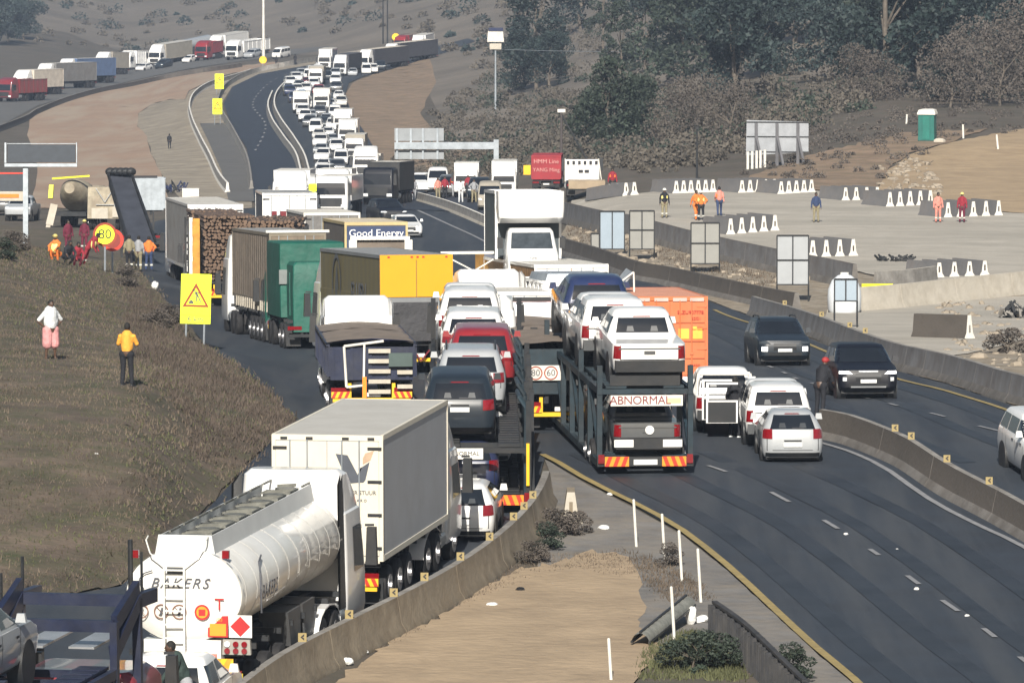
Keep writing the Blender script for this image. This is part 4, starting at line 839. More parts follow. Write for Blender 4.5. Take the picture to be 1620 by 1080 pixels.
barrier('long sooty barrier passing under the sign backs to the white tank', [(894, 404), (940, 418), (1000, 440), (1060, 452), (1130, 468), (1215, 487), (1310, 503)], .95, 6.0, (CONCD, CONCM, CONCD), wb=.34)
barrier('tall grey barrier wall between the sign backs and the gravel yard', [(888, 350), (960, 368), (1060, 392), (1130, 410), (1220, 430), (1300, 446), (1372, 462)], 1.25, 4.0, (BLKSIDE, CONCM, CONCD), wb=.3)  # dark faces above a lighter foot put shade and sun into the colours
barrier('pale concrete barrier in full sun at right below the yard', [(1318, 496), (1400, 490), (1500, 479), (1620, 466), (1760, 452)], 1.15, 6.0, (CONCL, CONCL, CONCL), wb=.36)  # sunlit tone put into the concrete colour
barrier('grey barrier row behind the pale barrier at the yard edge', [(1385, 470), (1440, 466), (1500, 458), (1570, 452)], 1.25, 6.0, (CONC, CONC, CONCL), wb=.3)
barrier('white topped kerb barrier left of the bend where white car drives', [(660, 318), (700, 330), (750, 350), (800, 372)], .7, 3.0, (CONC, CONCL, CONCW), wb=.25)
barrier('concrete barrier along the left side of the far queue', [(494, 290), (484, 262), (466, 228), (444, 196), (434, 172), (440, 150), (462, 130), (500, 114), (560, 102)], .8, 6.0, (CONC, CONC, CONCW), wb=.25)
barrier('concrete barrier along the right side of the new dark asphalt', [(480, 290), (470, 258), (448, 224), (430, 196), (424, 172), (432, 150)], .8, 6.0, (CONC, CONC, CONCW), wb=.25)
barrier('concrete barrier along the left edge of the new dark asphalt', [(398, 300), (392, 262), (370, 215), (350, 180), (346, 160), (362, 136), (400, 117), (460, 104), (530, 93), (640, 78)], .8, 6.0, (CONC, CONC, CONC), wb=.25)
barrier('curving concrete kerb wall on the pale verge left of the yellow signs', [(360, 305), (335, 262), (318, 228), (304, 196), (300, 172), (310, 152), (340, 135), (400, 117)], .9, 6.0, (CONC, CONCW, CONCW), wb=.25)
barrier('sooty barrier below the far left line of trucks', [(-20, 215), (40, 192), (60, 180), (110, 160), (180, 142), (250, 128), (330, 114), (400, 103)], .8, 6.0, (CONCD, CONCD, CONC), wb=.25)
# single precast blocks in the yard
def block_mesh(L=3.0, h=.85):
    def f():
        g = MB(); pr = nj_profile(h, .3, .1); n = len(pr); a = [(x, -L / 2, z) for x, z in pr]; b = [(x, L / 2, z) for x, z in pr]
        for i in range(n): g.add([a[i], a[(i + 1) % n], b[(i + 1) % n], b[i]], [(0, 1, 2, 3)], 0)
        g.add(a, [tuple(range(n))], 1); g.add(b, [tuple(range(n))[::-1]], 1)
        g.box(-.045, .045, -L / 2 - .012, -L / 2, .3, .6, 2); return g
    return cached(('concrete_block', L, h), f)
ORD = ['first', 'second', 'third', 'fourth', 'fifth', 'sixth', 'seventh', 'eighth', 'ninth', 'tenth', 'eleventh', 'twelfth', 'thirteenth', 'fourteenth', 'fifteenth', 'sixteenth', 'seventeenth', 'eighteenth', 'nineteenth', 'twentieth']
def block_row(where, n, p0, p1, hd=-28, L=3.0, h=.85):
    for k in range(n):
        t = k / max(1, n - 1); p = gp(p0[0] + (p1[0] - p0[0]) * t, p0[1] + (p1[1] - p0[1]) * t)
        M = frame(p, hd, 1.0) @ Matrix.Translation((0, L / 2, 0)); o = ob('concrete_block', block_mesh(L, h), [BLKSIDE, CONCW, CONCD]); o.matrix_world = M  # grey sides and white ends paint shade and sun on the same concrete
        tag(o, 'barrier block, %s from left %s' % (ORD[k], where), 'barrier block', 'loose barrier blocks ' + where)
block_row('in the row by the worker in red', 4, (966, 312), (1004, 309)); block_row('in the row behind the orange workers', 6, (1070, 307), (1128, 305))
block_row('in the row under the billboard frame', 5, (1174, 306), (1225, 304)); block_row('in the row right of the billboard frame', 5, (1236, 308), (1284, 305))
block_row('in the row at the foot of the mound', 4, (1338, 318), (1388, 317)); block_row('in the second row at the foot of the mound', 5, (1408, 328), (1472, 325), h=.95)
block_row('in the row beside the worker in maroon', 5, (1500, 345), (1580, 342), h=.95); block_row('in the row left of the walker in blue', 5, (1156, 372), (1226, 366), h=.95)
block_row('in the row above the tall barrier wall', 4, (1286, 408), (1350, 406), h=.95); block_row('in the row at the lower yard edge', 4, (1486, 440), (1558, 437), h=.8)
o = ob('concrete_block', block_mesh(3.0, 1.0), [CONCD, CONCW, CONC]); o.matrix_world = frame(gp(1540, 538), -42, 1) @ Matrix.Translation((0, 1.7, 0)); tag(o, 'single grey barrier block lying alone on the rubble at right', 'barrier block')  # dark sides against white ends, shade and sun put into the colours
o = ob('concrete_block', block_mesh(.9, .85), [CONCB, CONCL, CONCB]); o.matrix_world = frame(gp(903, 826), 0, 1); tag(o, 'short dusty concrete block standing in the road wedge', 'barrier block')
# ---------------------------------------------------------------- signs
def post_sign(label, M, w_, h_, z0, face, back=GALV, posts=(-.3, .3), pr=.04, name='road_sign', cat='sign', group=None, build=None, thick=.03):
    r = root(name, label, cat, group, M); g = MB(); g.box(-w_ / 2, w_ / 2, -thick, 0, z0, z0 + h_); ob('sign_panel', g, face, r)
    for x in posts: g = MB(); g.cyl((x * w_, .03, -.3), (x * w_, .03, z0 + h_ * .9), pr, n=8); ob('post', g, back, r)
    if build: build(r)
    return r
def roadworks(r, w_, z0, h_, txt):
    g = MB(); c = z0 + h_ * .58; t = w_ * .44; hgt = w_ * .8; o = [(-t, c - hgt / 2), (t, c - hgt / 2), (0, c + hgt / 2)]; i_ = [(-t * .74, c - hgt * .41), (t * .74, c - hgt * .41), (0, c + hgt * .3)]
    V = [(x, -.036, z) for x, z in o + i_]; g.add(V, [(0, 1, 4, 3), (1, 2, 5, 4), (2, 0, 3, 5)]); ob('triangle_border', g, INKB, r)
    g = MB(); y = -.036; s = w_ * .5
    P = lambda pts: g.add([(x * s, y, c + z * s) for x, z in pts], [tuple(range(len(pts)))])
    P([(-.5, -.58), (-.12, -.58), (-.2, -.4), (-.3, -.34), (-.42, -.42)]); P([(-.1, .22), (.1, .2), (.14, -.02), (.02, -.02)]); g.disc((-.14 * s, y, c + .3 * s), (0, -1, 0), .07 * s, 10)
    P([(.02, .0), (.12, .0), (.1, -.42), (.02, -.42)]); P([(.08, .0), (.16, -.02), (.36, -.46), (.28, -.48)]); P([(.0, .18), (.05, .22), (-.08, -.1), (-.14, -.08)]); P([(.16, .2), (.28, .1), (.24, .06), (.12, .14)])
    ob('worker_symbol', g, INKG, r)
    g = MB(); g.box(-w_ / 2 + .02, w_ / 2 - .02, -.038, -.031, z0 + .42 * w_ * .65, z0 + .42 * w_ * .65 + .03); ob('panel_seam', g, mat('olive seam', (.3, .3, .02), .6), r)
    lettering(txt, .26 * w_, INKG, r, (0, -.036, z0 + .15 * w_))
pt = gp(308, 545); s = FPX / pt.y
sw = 48 / s; z0 = (548 - 515) / s; hh = (515 - 436) / s
post_sign('fluorescent yellow roadworks sign on two posts at the verge, reading 6 km', frame(pt, 0, 1) @ Matrix.Rotation(R(1.5), 4, 'Y'), sw, hh, z0, YELSIGN, build=lambda r: roadworks(r, sw, z0, hh, '6 km'))
# speed limit disc
pt = gp(166, 432); s = FPX / pt.y; r = root('speed_sign', 'round yellow speed limit sign with red rim reading 80', 'sign', None, frame(pt, 0, 1)); zc = (432 - 371) / s; rr = 19 / s
g = MB(); g.cyl((0, 0, zc), (0, .02, zc), rr, n=36, sm=False); ob('sign_panel', g, INKB, r); g = MB(); g.disc((0, -.006, zc), (0, -1, 0), rr * .8, 36); ob('sign_face', g, YELSIGN, r)
lettering('80', rr * 1.12, INK, r, (0, -.012, zc)); g = MB(); g.cyl((0, .05, -.3), (0, .05, zc + rr * .6), .05, n=8); ob('post', g, GALV, r)
r = root('speed_sign', 'red rimmed disc half hidden behind the yellow 80 sign', 'sign', None, frame(pt + Vector((.22, 2.2, 0)), 0, 1)); g = MB(); g.cyl((0, 0, zc - .2), (0, .02, zc - .2), rr * .95, n=36, sm=False); ob('sign_panel', g, REDREF, r); g = MB(); g.disc((0, -.006, zc - .2), (0, -1, 0), rr * .7, 30); ob('sign_face', g, mat('dull red face', (.25, .03, .02), .6), r); g = MB(); g.cyl((0, .05, -.3), (0, .05, zc), .05, n=8); ob('post', g, GALV, r)
# the two far yellow signs and small discs
for (px, py, wpx, t, b, lab, tx) in ((347, 150, 14, 117, 141, 'yellow roadworks sign on the pale verge, the farther of two', '2 km'), (344, 198, 15, 156, 181, 'yellow roadworks sign on the pale verge, the nearer of two', '4 km')):
    pt = gp(px, py); s = FPX / pt.y; sw_ = wpx / s; zz = (py - b) / s; hq = (b - t) / s; post_sign(lab, frame(pt, 0, 1), sw_, hq, zz, YELSIGN, build=lambda r, sw_=sw_, zz=zz, hq=hq, tx=tx: roadworks(r, sw_, zz, hq, tx))
for (px, py, yc, rad, lab) in ((416, 112, 95, 6, 'small round yellow speed sign beside the tall white mast'), (626, 84, 59, 6, 'small round yellow sign above the far red truck')):
    pt = gp(px, py); s = FPX / pt.y; r = root('speed_sign', lab, 'sign', None, frame(pt, 0, 1)); zc = (py - yc) / s; g = MB(); g.cyl((0, 0, zc), (0, .03, zc), rad / s, n=24, sm=False); ob('sign_panel', g, YELREF, r); g = MB(); g.disc((0, -.01, zc), (0, -1, 0), rad / s * .75, 24); ob('sign_face', g, YELSIGN, r); lettering('60', rad / s * .8, INKG, r, (0, -.02, zc)); g = MB(); g.cyl((0, .06, -.3), (0, .06, zc), .08, n=6); ob('post', g, GALV, r)
# variable message board at left
pt = gd(42, 330); s = FPX / 330; zt = lambda py: ztop(py, 330) - pt.z; r = root('message_board', 'blank dark variable message board in a white frame on a post', 'sign', None, frame(pt, 0, 1)); X = lambda px: (px - 42) / s
g = MB(); g.box(X(13), X(120), 0, .35, zt(257), zt(229)); ob('display', g, mat('dark display', (0.03, 0.04, 0.055), .5, var=.2, scale=3), r)
g = MB(); g.box(X(8), X(123), -.06, .1, zt(264), zt(259)); g.box(X(8), X(11), -.06, .1, zt(258), zt(226)); g.box(X(121.5), X(123), -.06, .1, zt(258), zt(226)); g.box(X(12), X(121), -.04, .1, zt(228), zt(227)); ob('frame', g, GALV, r)
g = MB(); g.box(X(37), X(45), .1, .4, -1, zt(262)); ob('post', g, GALV, r)
r = root('message_board', 'second small display with red top edge at the left border', 'sign', None, frame(gd(15, 345), 0, 1)); s = FPX / 345; p5 = gd(15, 345); zt5 = lambda py: ztop(py, 345) - p5.z
g = MB(); g.box(-25 / s, 23 / s, 0, .3, zt5(302), zt5(276)); ob('display', g, mat('dark display', (0, 0, 0)), r); g = MB(); g.box(-25 / s, 23 / s, -.03, .28, zt5(275.5), zt5(273)); ob('trim', g, REDREF, r); g = MB(); g.box(-25 / s, 27 / s, -.02, .28, zt5(318), zt5(303)); ob('lower_panel', g, CONCL, r); g = MB(); g.box(-18 / s, 16 / s, -.05, -.02, zt5(313), zt5(307)); ob('amber_panel', g, AMBER, r); g = MB(); g.box(23.5 / s, 29 / s, -.03, .25, -.5, zt5(273)); ob('post', g, CONCW, r)
# overhead gantry with sign backs
pt = gp(785, 292); s = FPX / pt.y; d_ = pt.y; r = root('gantry_sign', 'cantilever gantry with the grey backs of two direction signs', 'sign gantry', None, frame(pt, 0, 1)); X = lambda px: (px - 785) / s; Z = lambda py: (292 - py) / s
g = MB(); g.box(X(781), X(789), -.2, .2, -.5, Z(221)); ob('post', g, GALV, r); g = MB(); g.box(X(624), X(789), -.22, .18, Z(236), Z(225)); ob('arm', g, GALV, r)
g = MB(); g.box(X(624), X(702), .2, .3, Z(223), Z(203)); g.box(X(624), X(702), .2, .3, Z(252), Z(238)); ob('sign_panel', g, mat('sign back', (.28, .3, .32), .6, .3, var=.1), r)
for x in (628, 650, 669, 692): g = MB(); g.box(X(x - 1.5), X(x + 1.5), .0, .2, Z(252), Z(203)); ob('stiffener', g, GALV, r)
# sign backs standing on thin posts behind the long barrier
def signback(label, px, py, x0, x1, y0, y1, cols, rows, face, skew=0):
    pt = gp(px, py); s = FPX / pt.y; r = root('sign_back', label, 'sign', 'sign backs on posts behind the long barrier', frame(pt, 0, 1)); X = lambda q: (q - px) / s; Z = lambda q: (py - q) / s
    g = MB(); g.box(X(x0), X(x1), .03, .06, Z(y1), Z(y0)); ob('sign_panel', g, face, r); g = MB()
    for k in range(cols + 1): x = x0 + (x1 - x0) * k / cols; g.bar((X(x), 0, Z(y1)), (X(x), 0, Z(y0)), .06)
    for k in range(rows + 1): z = y0 + (y1 - y0) * k / rows; g.bar((X(x0), 0, Z(z)), (X(x1), 0, Z(z)), .06)
    ob('frame', g, CHASSIS, r)
    for x in (x0, x1): g = MB(); g.cyl((X(x), .02, -.4), (X(x), .02, Z(y1)), .04, n=6); ob('post', g, CHASSIS, r)
SB1 = mat('pale blue sign back', (.3, .37, .44), .6, var=.05); SB2 = mat('grey sign back', (.27, .27, .255), .6, var=.06); SB3 = mat('white grey sign back', (.35, .37, .39), .6, var=.06)
signback('pale blue sign back on two posts, second from left behind the barrier', 968, 408, 949, 988, 334, 394, 2, 1, SB1); signback('small grey sign back at the left end of the sign row', 942, 400, 935, 948, 369, 394, 1, 1, SB2)
signback('grey sign back with a high crossbar, third from left', 1015, 412, 996, 1035, 333, 394, 2, 2, SB2); signback('grey sign back in four quarters, below the orange workers', 1116, 432, 1093, 1138, 352, 417, 2, 2, SB2)
signback('tall whitish sign back in four quarters near the right', 1254, 478, 1229, 1279, 372, 450, 2, 2, SB3); signback('lowest sign back, in front of the round white tank', 1337, 520, 1320, 1356, 441, 476, 2, 1, SB1)
# round white tank, tipped yellow barrier, plank, junk
pt = gp(1338, 498); s = FPX / pt.y; r = root('water_tank', 'round topped white plastic tank behind the last sign back', 'water tank', None, frame(pt + Vector((0, 1.2, 0)), 0, 1)); g = MB(); rr = 27 / s
g.loft([[(q * math.cos(a), q * math.sin(a), z) for a in [2 * math.pi * i / 28 for i in range(28)]] for q, z in ((rr * .8, 0), (rr * .98, .2), (rr, .8), (rr * .96, 1.15), (rr * .75, 1.55), (rr * .4, 1.78), (rr * .12, 1.84))]); ob('tank_shell', g, mat('white plastic', (.7, .74, .78), .5, var=.05), r); g = MB(); g.cyl((0, 0, 1.8), (0, 0, 1.92), .2, n=14); ob('lid', g, CONCW, r)
r = root('plastic_barrier', 'bright yellow plastic barrier tipped on its side by the tank', 'plastic barrier', None, frame(gp(1388, 461) + Vector((0, -1.0, .9)), 0, 1) if 0 else Matrix.Translation(Vector(at_d(1388, 458, hit(1388, 478))))); g = MB(); pr = [(-.28, 0), (-.28, .1), (-.12, .3), (-.08, .55), (.08, .55), (.12, .3), (.28, .1), (.28, 0)]; g.loft([[(x_, z * .8, p_) for p_, z in pr] for x_ in (-.75, .75)], sm=False); ob('shell', g, mat('yellow plastic', (.75, .72, .02), .45, var=.1), r); g = MB(); [g.box(x_ - .05, x_ + .05, -.03, .0, -.2, -.1) for x_ in (-.4, .3)]; ob('slot', g, INK, r)
o = ob('wood_plank', MB().box(-1.6, 1.6, -.1, .1, 0, .3).box(-1.6, 1.6, .12, .3, .02, .25), mat('raw timber', (.4, .3, .14), .8, var=.3, scale=4)); o.matrix_world = frame(gp(1590, 449) + Vector((0, -1, .55)), 0, 1); tag(o, 'long yellow timber beam lying on the barrier at the right border', 'plank')
def junk(label, px, py, n, w_, h_, ms, seed, name='debris_pile', cat='debris'):
    rng = random.Random(seed); p = gp(px, py); r = root(name, label, cat, None, frame(p, 0, 1))
    for mi, m in enumerate(ms):
        g = MB()
        for k in range(n):
            a = Vector((rng.uniform(-w_, w_), rng.uniform(-.6, .6), rng.uniform(.02, h_ * .4))); b = a + Vector((rng.uniform(-.5, .5), rng.uniform(-.3, .3), rng.uniform(0, h_ * .5))); g.bar(a, b, rng.uniform(.04, .14))
        ob('scrap', g, m, r)
junk('heap of black tangled pipes on the gravel above the barrier', 1413, 414, 14, .9, .5, [CHASSIS, BLKPL], 3, 'pipe_heap', 'pipes'); junk('dark reinforcing bars dumped on rubble at the right border', 1608, 505, 22, .8, 1.0, [CHASSIS, CONC], 5, 'scrap_heap', 'scrap')
junk('dry branches dumped beside the sand mound track', 1440, 262, 10, 1.6, .7, [mat('dead wood', (.12, .1, .08), .9)], 8, 'branch_pile', 'branches')
# billboard frame seen from behind
pt = gp(1230, 262); s = FPX / pt.y; r = root('billboard', 'back of a large pale billboard on leaning struts below the trees', 'billboard', None, frame(pt, 0, 1)); X = lambda q: (q - 1230) / s; Z = lambda q: (262 - q) / s
g = MB(); g.add([(X(1180), 0, Z(246)), (X(1279), 0, Z(241)), (X(1279), 0, Z(193)), (X(1181), 0, Z(190)), (X(1180), .15, Z(246)), (X(1279), .15, Z(241)), (X(1279), .15, Z(193)), (X(1181), .15, Z(190))], [(0, 1, 2, 3), (7, 6, 5, 4), (0, 4, 5, 1), (1, 5, 6, 2), (2, 6, 7, 3), (3, 7, 4, 0)]); ob('panel', g, mat('pale billboard back', (.32, .34, .37), .7, var=.15, scale=1.5), r)
for q in (1196, 1229, 1262): g = MB(); g.bar((X(q), -.1, Z(195)), (X(q), -.1, -1.4), .22); g.bar((X(q), -.1, Z(215)), (X(q + 10), -1.4, -.2), .16); ob('strut', g, mat('weathered wood', (.12, .12, .13), .9), r)
for q in (193, 216, 240): g = MB(); g.bar((X(1181), -.04, Z(q)), (X(1279), -.04, Z(q + .5)), .06); ob('rail', g, CHASSIS, r)
for k, q in enumerate((1183, 1190, 1197, 1203, 1210)): o = ob('white_post', MB().cyl((0, 0, -.2), (0, 0, 1.25), .1, n=8), CONCW); o.matrix_world = frame(gp(q, 268 - k * .8), 0, 1); tag(o, 'short white post under the billboard, %s from left' % ORD[k], 'post', 'short white posts under the billboard')
# portable toilet
pt = gp(1467, 224); s = FPX / pt.y; r = root('portable_toilet', 'dark green portable toilet with a white roof on the sand mound', 'portable toilet', None, frame(pt, 12, 1) @ Matrix.Scale(1.02, 4)); GR = mat('green plastic', (.01, .13, .11), .5, var=.15)
g = MB(); g.box(-.6, .6, -.6, .6, .1, 2.0, 0, .03, .03); [g.box(x, x + .03, -.62, -.59, .15, 1.95) for x in (-.58, -.3, .27, .55)]; ob('cabin', g, GR, r); g = MB(); g.loft([[(x * q, y * q, z) for x, y in ((-.66, -.66), (.66, -.66), (.66, .66), (-.66, .66))] for q, z in ((1, 1.98), (1, 2.1), (.85, 2.32), (.5, 2.38))], sm=False); ob('roof', g, CONCW, r); g = MB(); g.box(-.26, .24, -.64, -.62, .2, 1.9); ob('door', g, mat('green door', (.012, .16, .13), .5), r); g = MB(); g.box(-.62, .62, -.62, .62, 0, .1); ob('base', g, BLKPL, r)
o = ob('rock', MB().sphere((0, 0, .12), .4, 1.2, .8, .6, 7, 5), CONCL); o.matrix_world = frame(gp(1486, 226), 0, 1); tag(o, 'pale rock beside the foot of the portable toilet', 'rock')
# poles
def pole(label, px, py, pytop, rad, m, name='pole', cat='pole', extra=None, d=None):
    pt = gd(px, d) if d else gp(px, py); s = FPX / pt.y; H = ztop(pytop, pt.y) - pt.z; r = root(name, label, cat, None, frame(pt, 0, 1) ); g = MB(); g.cyl((0, 0, -.5), (0, 0, H), rad, rad * .6, 10); ob('shaft', g, m, r)
    if extra: extra(r, H, s)
    return r
pole('tall white mast rising above the far left queue', 417, 98, -60, .28, CONCW, 'light_mast', 'mast', lambda r, H, s: ob('lamp_head', MB().box(-1.2, 1.2, -.3, .3, H, H + .3), GALV, r))
pole('thin dark pole left of the leaning pair above the red truck', 606, 70, -40, .14, CHASSIS, 'telephone_pole', 'pole', lambda r, H, s: ob('crossbar', MB().box(-1, 1, -.08, .08, H - .6, H - .4), CHASSIS, r))
pole('thin dark pole right of the leaning pair above the red truck', 613, 72, -40, .14, CHASSIS, 'telephone_pole', 'pole', lambda r, H, s: ob('crossbar', MB().box(-1, 1, -.08, .08, H - .6, H - .4), CHASSIS, r))
def cam_box(r, H, s): ob('camera_box', MB().box(-1.0, 1.0, -.4, .4, H - 1.1, H + .2, 0, .1), CONCW, r); ob('camera_hood', MB().box(-.8, .9, -.5, .4, H + .2, H + .6), NAVY, r); ob('lower_box', MB().box(-.7, .7, -.3, .3, H - 2.0, H - 1.3), CONCL, r)
pole('grey camera mast with a white box head before the dark trees', 784, 155, 52, .16, GALV, 'camera_mast', 'mast', cam_box, d=760)
pole('wooden telephone pole with a slanting stay behind the red container', 888, 300, 178, .13, mat('pole wood', (.07, .06, .06), .9), 'telephone_pole', 'pole', lambda r, H, s: (ob('stay', MB().bar((0, 0, H - .2), (44 / s, .5, H * .22), .12), CHASSIS, r), ob('insulator', MB().box(-.3, .3, -.1, .1, H, H + .25), CONCW, r)), d=480)
pole('slim dark pole standing behind the orange workers', 1102, 300, 205, .09, CHASSIS, 'telephone_pole', 'pole', lambda r, H, s: ob('cap', MB().box(-.12, .12, -.12, .12, H, H + .2), CHASSIS, r), d=430)
for k, (px, py, t) in enumerate(((1434, 196, 181), (1524, 219, 197), (1579, 237, 213))):
    o = ob('marker_post', MB().cyl((0, 0, -.2), (0, 0, (py - t) * gp(px, py).y / FPX), .08, .07, 8), CONCW); o.matrix_world = frame(gp(px, py), 0, 1) @ Matrix.Rotation(R((3, -2, -6)[k]), 4, 'Y'); tag(o, ('pale post left of the portable toilet', 'pale post right of the portable toilet', 'leaning pale post at the far right of the mound')[k], 'post', 'pale posts on the mound')
# overhead cable
P0 = Vector(at_d(784, 78, 760)); P1 = Vector(at_d(1300, 70, 820)); g = MB(); pts = [P0 + (P1 - P0) * t + Vector((0, 0, -1.2 * 4 * t * (1 - t) * .5)) for t in [i / 16 for i in range(17)]]; g.path(pts, .035, 5); o = ob('power_cable', g, GALV); tag(o, 'thin pale overhead cable crossing the dark trees', 'cable')
# road delineators in the foreground
for k, (px, py, t) in enumerate(((1007, 867, 790), (1052, 892, 813), (1079, 922, 839), (1109, 955, 868), (1067, 1013, 928), (967, 1078, 1010))):
    pt = gp(px, py); H = (py - t) * pt.y / FPX; o = ob('marker_post', MB().cyl((0, 0, -.1), (0, 0, H), .035, .035, 8).sphere((0, 0, H), .036, nu=8, nv=5), mat('white pole paint', (.72, .71, .66), .6, var=.08, dirt=(.3, .22, .13), dirt_amt=.5)); o.matrix_world = frame(pt, 0, 1) @ Matrix.Rotation(R(-3.5), 4, 'Y')
    tag(o, 'slim white marker pole, ' + ('farthest of the row by the yellow line', 'second farthest by the yellow line', 'third, above the dry tuft by the line', 'fourth, just above the black fence', 'crossing the drain pipe', 'nearest, alone on the orange sand')[k], 'marker pole', 'slim white marker poles')
# drain pipe, bags, retaining fence
r = root('drain_pipe', 'half round corrugated drain pipe lying slanted on the sand edge', 'drain pipe', None, Matrix.Identity(4)); A = gp(1013, 1024) + Vector((0, 0, .12)); B_ = gp(1086, 985) + Vector((0, 0, .42)); d = (B_ - A).normalized(); u = Vector((0, 0, 1)); sdv = d.cross(u).normalized(); up = sdv.cross(d); r.matrix_world = Matrix.Translation(A); g = MB(); nn = 9
rings = [[tuple(B_ * 0 + (B_ - A) * (j / 24) + (sdv * math.cos(a) + up * math.sin(a)) * (.2 + .015 * (j % 2))) for a in [math.pi * i / nn for i in range(nn + 1)]] for j in range(25)]
for ra, rb in zip(rings[:-1], rings[1:]):
    for i in range(nn): g.add([ra[i], ra[i + 1], rb[i + 1], rb[i]], [(0, 1, 2, 3)], 0, True)
ob('pipe_shell', g, mat('pipe grey', (.25, .25, .22), .6, .3, var=.3, scale=5), r); g = MB(); g.bar(A * 0 + up * .22, (B_ - A) + up * .22, .05); g.bar(sdv * .2, (B_ - A) + sdv * .2, .05); g.bar(sdv * -.2, (B_ - A) - sdv * .2, .05); ob('edge_rail', g, BLKPL, r)
def bag(label, px, py, wpx, hpx, rot, m, seed, name='plastic_bag', cat='litter'):
    rng = random.Random(seed); p = gp(px, py); s = FPX / p.y; g = MB(); g.sphere((0, 0, hpx / s / 2), .5, wpx / s, min(.5, wpx / s), hpx / s, 10, 8); g.v = [(x + rng.uniform(-.06, .06) * wpx / s, y + rng.uniform(-.03, .03), z + rng.uniform(-.05, .05) * hpx / s) for x, y, z in g.v]
    o = ob(name, g, m); o.matrix_world = frame(p, 0, 1) @ Matrix.Rotation(R(rot), 4, 'Y'); return tag(o, label, cat)
WB = mat('white plastic bag', (.78, .78, .76), .6, var=.1, scale=6, bump=.4); BB = mat('black plastic bag', (.02, .02, .022), .4)
bag('upright white plastic sack at the end of the drain pipe', 1092, 990, 17, 32, 6, WB, 1); bag('low white plastic sack left of the black fence', 1112, 986, 24, 14, -12, WB, 2)
for lab, px, py, w_, h_, m, s_ in (('white rectangular food box littering the sand nearest the camera', 550, 1052, 19, 13, WB, 3), ('flat white litter beside the white food box', 573, 1035, 22, 8, WB, 4), ('white and grey crumpled litter by the sand edge', 583, 1027, 14, 9, WB, 5), ('small black bag beside the crumpled litter', 602, 1020, 8, 6, BB, 6), ('white can lying on the sand below the barrier', 778, 959, 20, 7, WB, 7), ('black rubbish bag on the pale sand', 823, 936, 15, 8, BB, 8), ('white litter on the shoulder near the dry bush', 955, 838, 20, 8, WB, 9), ('white paper on the yellow line', 965, 784, 12, 5, WB, 10), ('crumpled white paper in the traffic lane', 1450, 935, 9, 7, WB, 11), ('small white litter in the upper traffic lane', 1338, 848, 8, 6, WB, 12), ('white scrap in the lower right traffic lane', 1530, 977, 9, 6, WB, 13), ('grey scrap between lanes', 1419, 872, 8, 5, WB, 14), ('white sack on the outer barrier side', 1270, 513, 24, 12, WB, 15), ('white litter on the bank path by the verge', 245, 459, 12, 14, WB, 16), ('white scrap on the grass bank', 152, 721, 9, 5, WB, 17)): bag(lab, px, py, w_, h_, 0, m, s_)
r = root('retaining_fence', 'black timber retaining fence along the foreground shoulder', 'fence', None, Matrix.Translation(gp(1180, 1040))); c0 = gp(1180, 1040); Pp = resample(wpath([(1130, 1012), (1180, 1050), (1250, 1120), (1330, 1200)], .3), .3); DW = mat('tarred timber', (.025, .026, .03), .8, var=.35, scale=3, dirt=(.1, .09, .075), dirt_amt=.4)
for k, p in enumerate(Pp[:44]):
    hgt = .8 + .03 * math.sin(k * 2.3); q = p - c0; g = MB(); g.box(q.x - .14, q.x + .14, q.y - .05, q.y + .05, q.z - .5, q.z + hgt); ob('board', g, DW, r)
g = MB(); [g.bar(a - c0 + Vector((0, 0, .86)), b - c0 + Vector((0, 0, .86)), .12, .06) for a, b in zip(Pp[:43], Pp[1:44])]; ob('capping', g, DW, r)
# thin wire fence posts bottom left and by the road edge
for k, (px, py, t) in enumerate(((36, 945, 878), (2, 955, 905))):
    pt = gp(px, py); o = ob('fence_post', MB().cyl((0, 0, -.1), (0, 0, (py - t) * pt.y / FPX), .04, n=6), CHASSIS); o.matrix_world = frame(pt, 0, 1); tag(o, ('thin dark post at the foot of the grass bank', 'thin dark post at the left border below the bank')[k], 'post')
GSIDE0 = mat('grey load', (.15, .15, .15), .7)
# ---------------------------------------------------------------- the tanker
GREYD = mat('trailer dark grey', (.07, .075, .08), .6, var=.2, dirt_amt=.4)
TANKW = mat('tank white', (.78, .77, .73), .28, coat=.5, var=.04, dirt=(.4, .36, .28), dirt_amt=.3)
d0 = 129.0; p0 = gd(290, d0); r = root('tanker_truck', 'white fuel tanker lorry with a ladder and warning signs on its round back', 'tanker truck', None, frame(p0, 9.8, 12))
L = 10.4; zc = 2.45; a_, b_ = 1.23, .98
def ell(y, k, kz=None): return [(a_ * k * math.cos(t), y, zc + b_ * (kz or k) * math.sin(t)) for t in [2 * math.pi * i / 40 for i in range(40)]]
g = MB(); g.loft([ell(-.16, .3), ell(-.14, .55), ell(-.1, .78), ell(-.04, .93), ell(.0, .985), ell(.06, 1), ell(L, 1), ell(L + .05, .98), ell(L + .14, .8), ell(L + .2, .4)]); ob('tank', g, TANKW, r)
g = MB()
for k in range(10): y = .35 + k * (L - .7) / 9; g.loft([ell(y, 1.004), ell(y + .0, 1.007), ell(y + .05, 1.007), ell(y + .05, 1.004)], cap=False)
ob('tank_band', g, TANKW, r)
g = MB(); n = 40
for i in range(n):
    if i % 2: continue
    t0, t1 = math.pi * 2 * i / n, math.pi * 2 * (i + 1) / n; q = lambda t, k: (a_ * k * math.cos(t), -.0, zc + b_ * k * math.sin(t)); 
    if abs(math.sin(t0)) > .9: continue
    g.add([(q(t0, 1.018)[0], .02, q(t0, 1.018)[2]), (q(t1, 1.018)[0], .02, q(t1, 1.018)[2]), (q(t1, 1.018)[0], .07, q(t1, 1.018)[2]), (q(t0, 1.018)[0], .07, q(t0, 1.018)[2])], [(0, 1, 2, 3)])
